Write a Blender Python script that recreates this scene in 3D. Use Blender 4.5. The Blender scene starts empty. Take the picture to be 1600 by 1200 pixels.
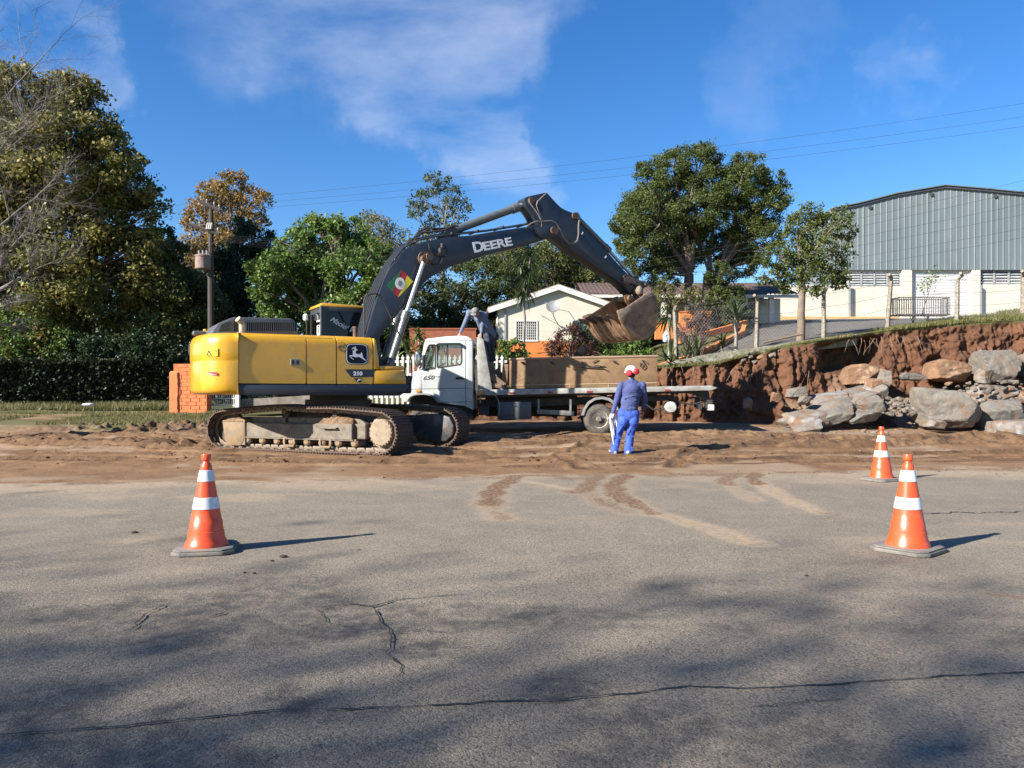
import bpy, bmesh, math, random
import numpy as np
from mathutils import Vector, Matrix, Euler
R = math.radians
SC = bpy.context.scene
COL = SC.collection
F = 1200.0            # focal length in photo pixels (photo 1600 wide)
HOR, CX, CAMH = 612.0, 800.0, 1.25

# ------------------------------------------------------------------ camera
cd = bpy.data.cameras.new('camera'); cam = bpy.data.objects.new('camera', cd); COL.objects.link(cam)
cam.location = (0, 0, CAMH); cam.rotation_euler = (R(90), 0, 0)
cd.sensor_width = 36; cd.lens = 27; cd.shift_y = (HOR-600)/1600; cd.clip_end = 3000; cd.clip_start = .05
SC.camera = cam
# ------------------------------------------------------------------ exposure
SC.view_settings.view_transform = 'Standard'; SC.view_settings.look = 'None'
SC.view_settings.exposure = 1.48; SC.view_settings.gamma = 1
try: SC.view_settings.use_curve_mapping = False
except Exception: pass
# ------------------------------------------------------------------ sun
SUN_EL = 29.0; SUN_DIR = Vector((-0.85, -0.53, 0)).normalized()
sd = bpy.data.lights.new('sun', 'SUN'); sun = bpy.data.objects.new('sun', sd); COL.objects.link(sun)
sd.energy = 4.8; sd.angle = R(0.53); sd.color = (1.0, 0.945, 0.86)
tosun = Vector((SUN_DIR.x*math.cos(R(SUN_EL)), SUN_DIR.y*math.cos(R(SUN_EL)), math.sin(R(SUN_EL))))
sun.rotation_euler = tosun.to_track_quat('Z', 'Y').to_euler(); sun.location = (0, 0, 40)
# ------------------------------------------------------------------ sky with wisps of cloud
w = bpy.data.worlds.new('World'); SC.world = w; w.use_nodes = True
nt = w.node_tree; nt.nodes.clear()
def N(t, **k):
    n = nt.nodes.new(t)
    for a, b in k.items():
        if a.startswith('i_'):
            n.inputs[int(a[2:]) if a[2:].isdigit() else a[2:].replace('_', ' ')].default_value = b
        else: setattr(n, a, b)
    return n
L = lambda a, b: nt.links.new(a, b)
sky = N('ShaderNodeTexSky'); sky.sky_type = 'NISHITA'; sky.sun_disc = False
sky.sun_elevation = R(SUN_EL); sky.sun_rotation = math.atan2(SUN_DIR.x, SUN_DIR.y) % (2*math.pi)
sky.altitude = 700; sky.air_density = 1.0; sky.dust_density = .3; sky.ozone_density = 3.0
hs = N('ShaderNodeHueSaturation'); hs.inputs['Saturation'].default_value = 1.30; hs.inputs['Hue'].default_value = .507; hs.inputs['Value'].default_value = 1.0
L(sky.outputs[0], hs.inputs['Color'])
tc = N('ShaderNodeTexCoord')
def mth(op, a, b=None, c=None, clamp=False):
    n = N('ShaderNodeMath', operation=op, use_clamp=clamp)
    for i, v in enumerate((a, b, c)):
        if v is None: continue
        if isinstance(v, (int, float)): n.inputs[i].default_value = v
        else: L(v, n.inputs[i])
    return n.outputs[0]
wn = N('ShaderNodeTexNoise'); wn.inputs['Scale'].default_value = 5.5; wn.inputs['Detail'].default_value = 6; wn.inputs['Roughness'].default_value = .6
L(tc.outputs['Generated'], wn.inputs['Vector'])
ws = N('ShaderNodeVectorMath', operation='SUBTRACT'); L(wn.outputs['Color'], ws.inputs[0]); ws.inputs[1].default_value = (.5, .5, .5)
wsc = N('ShaderNodeVectorMath', operation='SCALE'); L(ws.outputs[0], wsc.inputs[0]); wsc.inputs['Scale'].default_value = .28
wa = N('ShaderNodeVectorMath', operation='ADD'); L(tc.outputs['Generated'], wa.inputs[0]); L(wsc.outputs[0], wa.inputs[1])
wnn = N('ShaderNodeVectorMath', operation='NORMALIZE'); L(wa.outputs[0], wnn.inputs[0])
tot = None
for (px, py, r, s) in [(380,0,110,.45),(500,5,140,.7),(610,20,140,.8),(700,30,140,.9),(800,-10,110,.8),(650,110,100,.75),
                       (725,150,85,.9),(775,200,60,.9),(795,245,45,.6),(430,95,60,.35),
                       (10,60,110,1.),(75,95,80,1.0),(120,130,60,.8),(150,165,35,.4),(40,-20,80,.6),
                       (1390,120,50,.6),(1185,140,60,.3),(1240,40,60,.2),(1420,90,30,.35)]:
    d = Vector(((px-CX)/F, 1, (HOR-py)/F)).normalized()
    vm = N('ShaderNodeVectorMath', operation='DOT_PRODUCT'); vm.inputs[1].default_value = d; L(wnn.outputs[0], vm.inputs[0])
    mr = N('ShaderNodeMapRange', interpolation_type='SMOOTHSTEP'); L(vm.outputs['Value'], mr.inputs[0])
    mr.inputs[1].default_value = math.cos(math.atan(r*1.25/F)); mr.inputs[2].default_value = 1.0
    mr.inputs[3].default_value = 0; mr.inputs[4].default_value = s
    tot = mr.outputs[0] if tot is None else mth('ADD', tot, mr.outputs[0])
mp = N('ShaderNodeMapping'); mp.inputs['Scale'].default_value = (.9, 2.4, 2.6); mp.inputs['Rotation'].default_value = (0, R(35), 0)
L(tc.outputs['Generated'], mp.inputs[0])
nz = N('ShaderNodeTexNoise'); nz.inputs['Scale'].default_value = 4.2; nz.inputs['Detail'].default_value = 9
nz.inputs['Roughness'].default_value = .58; nz.inputs['Distortion'].default_value = .15; L(mp.outputs[0], nz.inputs['Vector'])
cl = mth('MINIMUM', tot, 1.0)
nn = N('ShaderNodeMapRange'); L(nz.outputs['Fac'], nn.inputs[0])
nn.inputs[1].default_value = .36; nn.inputs[2].default_value = .85; nn.inputs[3].default_value = 0; nn.inputs[4].default_value = 1
cf = mth('MULTIPLY', mth('MULTIPLY', cl, nn.outputs[0]), .56, clamp=True)
mx = N('ShaderNodeMix', data_type='RGBA'); L(cf, mx.inputs[0]); L(hs.outputs[0], mx.inputs[6]); mx.inputs[7].default_value = (4.6, 5.0, 5.8, 1)
bg = N('ShaderNodeBackground'); bg.inputs['Strength'].default_value = 0.070; L(mx.outputs[2], bg.inputs[0])
wo = N('ShaderNodeOutputWorld'); L(bg.outputs[0], wo.inputs[0])

SC.render.engine = 'CYCLES'
SC.cycles.max_bounces = 6; SC.cycles.transparent_max_bounces = 12; SC.cycles.diffuse_bounces = 3
try: SC.cycles.use_denoising = True
except Exception: pass

# ================================================================== helpers
def W(px, py, d):
    return Vector(((px-CX)/F*d, d, CAMH+(HOR-py)/F*d))
def G(px, py, z=0.0):                     # point of the level road seen at a pixel
    d = (CAMH-z)*F/(py-HOR); return Vector(((px-CX)/F*d, d, z))
rng = np.random.default_rng(7)

_P = rng.random((256, 256))
def vnoise(x, y, seed=0):
    x = np.asarray(x, float)+seed*17.31; y = np.asarray(y, float)+seed*9.77
    xi = np.floor(x).astype(int); yi = np.floor(y).astype(int); fx = x-xi; fy = y-yi
    fx = fx*fx*(3-2*fx); fy = fy*fy*(3-2*fy)
    a = _P[xi & 255, yi & 255]; b = _P[(xi+1) & 255, yi & 255]; c = _P[xi & 255, (yi+1) & 255]; d = _P[(xi+1) & 255, (yi+1) & 255]
    return (a*(1-fx)+b*fx)*(1-fy)+(c*(1-fx)+d*fx)*fy-.5
def fbm(x, y, oct=5, seed=0, gain=.5):
    s = 0; a = 1; f = 1
    for o in range(oct):
        s = s+a*vnoise(np.asarray(x)*f, np.asarray(y)*f, seed+o*3); a *= gain; f *= 2.03
    return s
def sstep(a, b, x):
    t = np.clip((np.asarray(x, float)-a)/(b-a), 0, 1); return t*t*(3-2*t)

# ---- materials
MATS = {}
def mat(name, col, col2=None, sc=3.0, lo=.35, hi=.65, rough=.6, metal=0, bump=0, bsc=40, col3=None, sc3=12, lo3=.5, hi3=.7,
        spec=.5, detail=6, coat=0, rough2=None, stretch=None, bdist=.02, coords='Object'):
    if name in MATS: return MATS[name]
    m = bpy.data.materials.new(name); m.use_nodes = True; MATS[name] = m
    t = m.node_tree; b = t.nodes['Principled BSDF']
    b.inputs['Roughness'].default_value = rough; b.inputs['Metallic'].default_value = metal
    b.inputs['Specular IOR Level'].default_value = spec; b.inputs['Coat Weight'].default_value = coat
    b.inputs['Coat Roughness'].default_value = .08
    c = tuple(col)+(1,)
    if col2 is None and not bump: b.inputs['Base Color'].default_value = c; return m
    tcn = t.nodes.new('ShaderNodeTexCoord'); vec = tcn.outputs[coords]
    if stretch:
        mpn = t.nodes.new('ShaderNodeMapping'); mpn.inputs['Scale'].default_value = stretch; t.links.new(vec, mpn.inputs[0]); vec = mpn.outputs[0]
    last = None
    def layer(prev, color, scale, a, bb, seed):
        n = t.nodes.new('ShaderNodeTexNoise'); n.inputs['Scale'].default_value = scale; n.inputs['Detail'].default_value = detail
        n.inputs['Roughness'].default_value = .62
        ad = t.nodes.new('ShaderNodeVectorMath'); ad.operation = 'ADD'; ad.inputs[1].default_value = (seed, seed*2, seed*3)
        t.links.new(vec, ad.inputs[0]); t.links.new(ad.outputs[0], n.inputs['Vector'])
        r = t.nodes.new('ShaderNodeMapRange'); r.inputs[1].default_value = a; r.inputs[2].default_value = bb
        t.links.new(n.outputs['Fac'], r.inputs[0])
        x = t.nodes.new('ShaderNodeMix'); x.data_type = 'RGBA'; t.links.new(r.outputs[0], x.inputs[0])
        if isinstance(prev, tuple): x.inputs[6].default_value = prev
        else: t.links.new(prev, x.inputs[6])
        x.inputs[7].default_value = tuple(color)+(1,)
        return x.outputs[2], r.outputs[0]
    last = c
    if col2 is not None:
        last, fac = layer(last, col2, sc, lo, hi, 3.7)
        if rough2 is not None:
            rr = t.nodes.new('ShaderNodeMapRange'); t.links.new(fac, rr.inputs[0]); rr.inputs[3].default_value = rough; rr.inputs[4].default_value = rough2
            t.links.new(rr.outputs[0], b.inputs['Roughness'])
    if col3 is not None: last, _ = layer(last, col3, sc3, lo3, hi3, 11.1)
    if isinstance(last, tuple): b.inputs['Base Color'].default_value = last
    else: t.links.new(last, b.inputs['Base Color'])
    if bump:
        n = t.nodes.new('ShaderNodeTexNoise'); n.inputs['Scale'].default_value = bsc; n.inputs['Detail'].default_value = 6
        n.inputs['Roughness'].default_value = .65
        t.links.new(vec, n.inputs['Vector'])
        bp = t.nodes.new('ShaderNodeBump'); bp.inputs['Strength'].default_value = bump; bp.inputs['Distance'].default_value = bdist
        t.links.new(n.outputs['Fac'], bp.inputs['Height']); t.links.new(bp.outputs[0], b.inputs['Normal'])
    return m

def glass(name, tint=(.75, .8, .8), refl=.14, rough=.02):
    if name in MATS: return MATS[name]
    m = bpy.data.materials.new(name); m.use_nodes = True; MATS[name] = m; t = m.node_tree; t.nodes.clear()
    tr = t.nodes.new('ShaderNodeBsdfTransparent'); tr.inputs[0].default_value = tuple(tint)+(1,)
    gl = t.nodes.new('ShaderNodeBsdfGlossy'); gl.inputs['Roughness'].default_value = rough; gl.inputs[0].default_value = (1, 1, 1, 1)
    lw = t.nodes.new('ShaderNodeFresnel'); lw.inputs[0].default_value = 1.5
    ad = t.nodes.new('ShaderNodeMath'); ad.operation = 'ADD'; ad.inputs[1].default_value = refl-.04; ad.use_clamp = True; t.links.new(lw.outputs[0], ad.inputs[0])
    mi = t.nodes.new('ShaderNodeMixShader'); t.links.new(ad.outputs[0], mi.inputs[0]); t.links.new(tr.outputs[0], mi.inputs[1]); t.links.new(gl.outputs[0], mi.inputs[2])
    o = t.nodes.new('ShaderNodeOutputMaterial'); t.links.new(mi.outputs[0], o.inputs[0])
    return m

def leafmat(name, cols, trans=.28, rough=.55, spec=.3):
    """cols: three leaf colours blended by the per-leaf 'tint' value"""
    if name in MATS: return MATS[name]
    m = bpy.data.materials.new(name); m.use_nodes = True; MATS[name] = m; t = m.node_tree; b = t.nodes['Principled BSDF']
    at = t.nodes.new('ShaderNodeAttribute'); at.attribute_name = 'tint'
    cr = t.nodes.new('ShaderNodeValToRGB'); cr.color_ramp.elements[0].color = tuple(cols[0])+(1,); cr.color_ramp.elements[1].color = tuple(cols[-1])+(1,)
    for i, c in enumerate(cols[1:-1]):
        e = cr.color_ramp.elements.new((i+1)/(len(cols)-1)); e.color = tuple(c)+(1,)
    t.links.new(at.outputs['Fac'], cr.inputs[0]); t.links.new(cr.outputs[0], b.inputs['Base Color'])
    b.inputs['Roughness'].default_value = rough; b.inputs['Specular IOR Level'].default_value = spec
    tl = t.nodes.new('ShaderNodeBsdfTranslucent'); t.links.new(cr.outputs[0], tl.inputs[0])
    mi = t.nodes.new('ShaderNodeMixShader'); mi.inputs[0].default_value = trans
    t.links.new(b.outputs[0], mi.inputs[1]); t.links.new(tl.outputs[0], mi.inputs[2])
    t.links.new(mi.outputs[0], t.nodes['Material Output'].inputs[0])
    return m

# ---- object bookkeeping
def tag(o, label=None, cat=None, group=None, kind=None):
    if label: o['label'] = label
    if cat: o['category'] = cat
    if group: o['group'] = group
    if kind: o['kind'] = kind
    return o
def empty(name, loc=(0, 0, 0), rz=0, **k):
    o = bpy.data.objects.new(name, None); COL.objects.link(o); o.location = loc; o.rotation_euler = (0, 0, rz); o.empty_display_size = .2
    return tag(o, **k)
def link(name, me, parent=None, loc=(0, 0, 0), rz=0, **k):
    o = bpy.data.objects.new(name, me); COL.objects.link(o); o.location = loc; o.rotation_euler = (0, 0, rz)
    if parent: o.parent = parent
    return tag(o, **k)
def copy_tree(o, parent=None):
    c = o.copy(); COL.objects.link(c)
    if parent: c.parent = parent
    for ch in [x for x in list(bpy.data.objects) if x.parent == o]:
        copy_tree(ch, c)
    return c

def frame(axis):
    a = Vector(axis).normalized(); h = Vector((0, 0, 1)) if abs(a.z) < .9 else Vector((1, 0, 0))
    u = a.cross(h).normalized(); v = a.cross(u).normalized(); return a, u, v

class MB:
    def __init__(s): s.v = []; s.f = []; s.m = []; s.mi = 0
    def add(s, vs, fs):
        n = len(s.v); s.v += [tuple(p) for p in vs]; s.f += [tuple(i+n for i in f) for f in fs]; s.m += [s.mi]*len(fs); return s
    def bm(s, b):
        b.verts.ensure_lookup_table(); b.verts.index_update()
        s.add([v.co[:] for v in b.verts], [[v.index for v in f.verts] for f in b.faces]); b.free(); return s
    def box(s, c, d, rz=0, bev=0, rot=None, seg=1):
        b = bmesh.new(); bmesh.ops.create_cube(b, size=1)
        M = Matrix.Translation(c) @ (rot.to_4x4() if rot is not None else Matrix.Rotation(rz, 4, 'Z')) @ Matrix.Diagonal((d[0], d[1], d[2], 1))
        bmesh.ops.transform(b, matrix=M, verts=b.verts)
        if bev: bmesh.ops.bevel(b, geom=b.edges[:], offset=min(bev, min(d)*.45), segments=seg, affect='EDGES', profile=.5)
        return s.bm(b)
    def box2(s, a, b_, bev=0, seg=1):
        return s.box([(a[i]+b_[i])/2 for i in range(3)], [abs(a[i]-b_[i]) for i in range(3)], bev=bev, seg=seg)
    def prism(s, pts, y0, y1, bev=0, seg=2, bevsel=None):
        """outline in local x,z extruded from y0 to y1"""
        b = bmesh.new(); n = len(pts)
        a = [b.verts.new((p[0], y0, p[1])) for p in pts]; c = [b.verts.new((p[0], y1, p[1])) for p in pts]
        b.faces.new(a); b.faces.new(c[::-1])
        for i in range(n): b.faces.new((a[i], c[i], c[(i+1) % n], a[(i+1) % n]))
        bmesh.ops.recalc_face_normals(b, faces=b.faces)
        if bev:
            es = b.edges[:] if bevsel is None else [e for e in b.edges if bevsel(e)]
            bmesh.ops.bevel(b, geom=es, offset=bev, segments=seg, affect='EDGES', profile=.5, clamp_overlap=True)
        return s.bm(b)
    def plate(s, pts, z0, z1, bev=0, seg=2):
        """outline in x,y extruded from z0 to z1"""
        b = bmesh.new(); n = len(pts)
        a = [b.verts.new((p[0], p[1], z0)) for p in pts]; c = [b.verts.new((p[0], p[1], z1)) for p in pts]
        b.faces.new(a); b.faces.new(c[::-1])
        for i in range(n): b.faces.new((a[i], c[i], c[(i+1) % n], a[(i+1) % n]))
        bmesh.ops.recalc_face_normals(b, faces=b.faces)
        if bev: bmesh.ops.bevel(b, geom=b.edges[:], offset=bev, segments=seg, affect='EDGES', profile=.5, clamp_overlap=True)
        return s.bm(b)
    def cyl(s, p0, p1, r0, r1=None, n=16, cap=True):
        r1 = r0 if r1 is None else r1; p0 = Vector(p0); p1 = Vector(p1); a, u, v = frame(p1-p0)
        vs = []
        for p, r in ((p0, r0), (p1, r1)):
            for i in range(n):
                t = 2*math.pi*i/n; vs.append(p+u*math.cos(t)*r+v*math.sin(t)*r)
        fs = [(i, (i+1) % n, n+(i+1) % n, n+i) for i in range(n)]
        if cap: fs += [tuple(range(n))[::-1], tuple(range(n, 2*n))]
        return s.add(vs, fs)
    def tube(s, path, r, n=6, closed=False, cap=True):
        path = [Vector(p) for p in path]; k = len(path)
        rs = r if hasattr(r, '__len__') else [r]*k
        vs = []; fs = []; pu = None
        for i, p in enumerate(path):
            if closed: d = path[(i+1) % k]-path[i-1]
            else: d = path[min(i+1, k-1)]-path[max(i-1, 0)]
            if d.length < 1e-9: d = Vector((0, 0, 1))
            a = d.normalized()
            if pu is None: _, u, _v = frame(a)
            else:
                u = pu-a*pu.dot(a)
                if u.length < 1e-6: _, u, _v = frame(a)
                u.normalize()
            pu = u; v = a.cross(u)
            for j in range(n):
                t = 2*math.pi*j/n; vs.append(p+u*math.cos(t)*rs[i]+v*math.sin(t)*rs[i])
        rg = k if closed else k-1
        for i in range(rg):
            i2 = (i+1) % k
            for j in range(n): fs.append((i*n+j, i*n+(j+1) % n, i2*n+(j+1) % n, i2*n+j))
        if cap and not closed: fs += [tuple(range(n))[::-1], tuple(range((k-1)*n, k*n))]
        return s.add(vs, fs)
    def lathe(s, prof, c, axis=(0, 0, 1), n=24):
        """prof: list of (radius, height along axis)"""
        a, u, v = frame(axis); c = Vector(c); vs = []; fs = []
        for (r, h) in prof:
            for j in range(n):
                t = 2*math.pi*j/n; vs.append(c+a*h+(u*math.cos(t)+v*math.sin(t))*max(r, 1e-4))
        for i in range(len(prof)-1):
            for j in range(n): fs.append((i*n+j, i*n+(j+1) % n, (i+1)*n+(j+1) % n, (i+1)*n+j))
        fs += [tuple(range(n))[::-1], tuple(range((len(prof)-1)*n, len(prof)*n))]
        return s.add(vs, fs)
    def ell(s, c, r, n=12, rot=None, m=8):
        vs = []; c = Vector(c)
        for i in range(1, m):
            ph = math.pi*i/m
            for j in range(n):
                t = 2*math.pi*j/n; p = Vector((r[0]*math.sin(ph)*math.cos(t), r[1]*math.sin(ph)*math.sin(t), r[2]*math.cos(ph)))
                if rot: p = rot @ p
                vs.append(c+p)
        top = Vector((0, 0, r[2])); bot = Vector((0, 0, -r[2]))
        if rot: top = rot @ top; bot = rot @ bot
        vs += [c+top, c+bot]; T = (m-1)*n; B = T+1; fs = []
        for i in range(m-2):
            for j in range(n): fs.append((i*n+j, (i+1)*n+j, (i+1)*n+(j+1) % n, i*n+(j+1) % n))
        for j in range(n): fs.append((T, j, (j+1) % n)); fs.append((B, (m-2)*n+(j+1) % n, (m-2)*n+j))
        return s.add(vs, fs)
    def mesh(s, name, mats, ang=35, flat=False, fixn=True):
        me = bpy.data.meshes.new(name); me.from_pydata(s.v, [], s.f); me.validate(clean_customdata=False)
        if fixn:
            b = bmesh.new(); b.from_mesh(me); bmesh.ops.recalc_face_normals(b, faces=b.faces); b.to_mesh(me); b.free()
        for m in (mats if isinstance(mats, (list, tuple)) else [mats]): me.materials.append(m)
        if len(me.polygons) == len(s.m): me.polygons.foreach_set('material_index', s.m)
        if not flat:
            me.polygons.foreach_set('use_smooth', [True]*len(me.polygons))
            me.set_sharp_from_angle(angle=R(ang))
        me.update(); return me
    def build(s, name, mats, parent=None, loc=(0, 0, 0), rz=0, ang=35, flat=False, label=None, cat=None, group=None, kind=None, fixn=True):
        return link(name, s.mesh(name, mats, ang, flat, fixn), parent, loc, rz, label=label, cat=cat, group=group, kind=kind)

def grid_mesh(name, X, Y, Z, mat_, attrs=None, **k):
    """numpy grid (rows, cols) -> mesh object"""
    r, c = X.shape; me = bpy.data.meshes.new(name)
    co = np.stack([X, Y, Z], -1).reshape(-1, 3).astype(np.float32)
    i = np.arange(r*c).reshape(r, c)
    q = np.stack([i[:-1, :-1], i[:-1, 1:], i[1:, 1:], i[1:, :-1]], -1).reshape(-1, 4)
    return raw_mesh(name, co, q, mat_, attrs=attrs, smooth=True, **k)
def raw_mesh(name, co, quads, mats, attrs=None, smooth=False, face_attrs=None, parent=None, **k):
    me = bpy.data.meshes.new(name); nv = len(co); nf = len(quads); ns = quads.shape[1]
    me.vertices.add(nv); me.vertices.foreach_set('co', np.ascontiguousarray(co, dtype=np.float32).ravel())
    me.loops.add(nf*ns); me.loops.foreach_set('vertex_index', np.ascontiguousarray(quads, dtype=np.int32).ravel())
    me.polygons.add(nf); me.polygons.foreach_set('loop_start', np.arange(0, nf*ns, ns, dtype=np.int32))
    me.update(calc_edges=True)
    if smooth: me.polygons.foreach_set('use_smooth', np.ones(nf, bool))
    for a, vals in (attrs or {}).items():
        at = me.attributes.new(a, 'FLOAT', 'POINT'); at.data.foreach_set('value', np.asarray(vals, np.float32).ravel())
    for a, vals in (face_attrs or {}).items():
        at = me.attributes.new(a, 'FLOAT', 'FACE'); at.data.foreach_set('value', np.asarray(vals, np.float32).ravel())
    for m in (mats if isinstance(mats, (list, tuple)) else [mats]): me.materials.append(m)
    me.validate(); me.update()
    return link(name, me, parent, **k)

def evaluated(o):
    dg = bpy.context.evaluated_depsgraph_get(); dg.update()
    me = bpy.data.meshes.new_from_object(o.evaluated_get(dg)); return me
def boolean(mb, cutters, mats, name, ang=35):
    """solid minus the cutter solids, as a mesh"""
    o = mb.build('solid', mats, ang=ang); tmp = []
    for c in cutters:
        k = c.build('cutter', mats if not isinstance(mats, (list, tuple)) else mats[0]); tmp.append(k)
        md = o.modifiers.new('b', 'BOOLEAN'); md.operation = 'DIFFERENCE'; md.object = k; md.solver = 'EXACT'
    me = evaluated(o); me.name = name
    for x in tmp+[o]:
        d = x.data; bpy.data.objects.remove(x); bpy.data.meshes.remove(d)
    me.polygons.foreach_set('use_smooth', [True]*len(me.polygons)); me.set_sharp_from_angle(angle=R(ang))
    return me
def organic(mb, name, mat_, voxel=.012, smooth=3, fac=.5):
    """one continuous skin grown over overlapping limb volumes"""
    o = mb.build('skin', mat_)
    md = o.modifiers.new('r', 'REMESH'); md.mode = 'VOXEL'; md.voxel_size = voxel; md.use_smooth_shade = True
    if smooth:
        s = o.modifiers.new('s', 'SMOOTH'); s.iterations = smooth; s.factor = fac
    me = evaluated(o); me.name = name; d = o.data; bpy.data.objects.remove(o); bpy.data.meshes.remove(d)
    me.materials.clear(); me.materials.append(mat_)
    me.polygons.foreach_set('use_smooth', [True]*len(me.polygons)); return me
def cap(mb, p0, p1, r0, r1=None, n=14):
    r1 = r0 if r1 is None else r1
    mb.cyl(p0, p1, r0, r1, n=n); mb.ell(p0, (r0,)*3, n=n); mb.ell(p1, (r1,)*3, n=n); return mb
def text_mesh(name, s, size, mat_, depth=.004, bold=0, shear=0, sx=1.0):
    c = bpy.data.curves.new(name, 'FONT'); c.body = s; c.size = size; c.extrude = depth; c.offset = bold; c.shear = shear
    c.align_x = 'LEFT'; c.resolution_u = 3
    o = bpy.data.objects.new('t', c); COL.objects.link(o); me = evaluated(o); me.name = name
    bpy.data.objects.remove(o); bpy.data.curves.remove(c)
    me.transform(Matrix.Rotation(R(90), 4, 'X') @ Matrix.Diagonal((sx, 1, 1, 1)))   # upright, facing -y
    me.materials.clear(); me.materials.append(mat_); return me

class VP:
    """vertical plane in the world: origin (x0,y0), yaw; turns photo pixels into local x,z of a thing standing there"""
    def __init__(s, x0, y0, z0, yaw): s.o = (x0, y0, z0); s.yaw = yaw; s.u = (math.cos(yaw), math.sin(yaw)); s.n = (-math.sin(yaw), math.cos(yaw))
    def __call__(s, px, py, off=0.0):
        x0 = s.o[0]+s.n[0]*off; y0 = s.o[1]+s.n[1]*off; k = (px-CX)/F
        t = (k*y0-x0)/(s.u[0]-k*s.u[1]); Y = y0+t*s.u[1]
        return (t, CAMH+(HOR-py)/F*Y-s.o[2])
    def L(s, pts, off=0.0): return [s(a, b, off) for a, b in pts]
# ================================================================== GROUND
def edge_y(x): return 11.35+.138*x+0.0*x
LR = [(-60, 0), (0, 0)]
def zl(x, y):
    """level of the dirt lot"""
    x = np.asarray(x, float); y = np.asarray(y, float)
    base = np.interp(y, [8, 11, 15, 19.6, 22, 24, 27, 32, 45], [-.03, -.01, .03, .15, .24, .33, .4, .5, .6])
    left = np.interp(y, [8, 15, 19.6, 24, 27, 32, 45], [0, .0, .02, .1, .22, .35, .6])*sstep(-3, -8, x)
    return base+left
PXC = [-900, 0, 300, 500, 600, 700, 800, 960, 1030, 1120, 1240, 1400, 1500, 1600, 2400]
DR = [24, 28, 34, 40, 50, 80, 200]
ZT = np.array([
 [.42,.6,.85,1.1,1.6,3,6],[.42,.6,.85,1.1,1.6,3,6],[.45,.65,.95,1.2,1.7,3,6],[.6,.85,1.15,1.5,2.1,4,8],
 [.75,.95,1.25,1.6,2.3,4,8],[.8,1.2,1.7,2.2,3,5,9],[1.1,1.6,2.2,2.6,3.4,5.5,10],[1.8,2.0,2.5,3.2,4.4,6.5,11],
 [2.0,2.4,3.2,4.2,5.2,7,12],[2.13,2.7,3.8,4.7,5.6,7.5,12],[2.72,3.3,4.1,4.85,5.95,8,13],[3.2,3.6,4.3,5.0,6.0,8,13],
 [3.38,3.9,4.5,5.0,6.0,8,13],[3.45,4.2,4.7,5.15,6.1,8,13],[4.4,4.8,5.0,5.3,6.2,8,13]])
def zu(x, y):
    x = np.asarray(x, float); y = np.asarray(y, float)
    px = CX+F*x/np.maximum(y, 1); px = np.clip(px, PXC[0], PXC[-1]); d = np.clip(y, DR[0], DR[-1])
    pi = np.clip(np.searchsorted(PXC, px)-1, 0, len(PXC)-2); di = np.clip(np.searchsorted(DR, d)-1, 0, len(DR)-2)
    pa = np.array(PXC, float); da = np.array(DR, float)
    a = (px-pa[pi])/(pa[pi+1]-pa[pi]); b = (d-da[di])/(da[di+1]-da[di])
    return (ZT[pi, di]*(1-a)+ZT[pi+1, di]*a)*(1-b)+(ZT[pi, di+1]*(1-a)+ZT[pi+1, di+1]*a)*b

def seg_dist(X, Y, pts):
    """distance to a polyline and position along it"""
    best = np.full(X.shape, 1e9); al = np.zeros(X.shape); acc = 0
    for (a, b) in zip(pts[:-1], pts[1:]):
        dx, dy = b[0]-a[0], b[1]-a[1]; l2 = dx*dx+dy*dy; t = np.clip(((X-a[0])*dx+(Y-a[1])*dy)/l2, 0, 1)
        d = np.hypot(X-a[0]-t*dx, Y-a[1]-t*dy); m = d < best; best = np.where(m, d, best); al = np.where(m, acc+t*math.sqrt(l2), al); acc += math.sqrt(l2)
    return best, al

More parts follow.
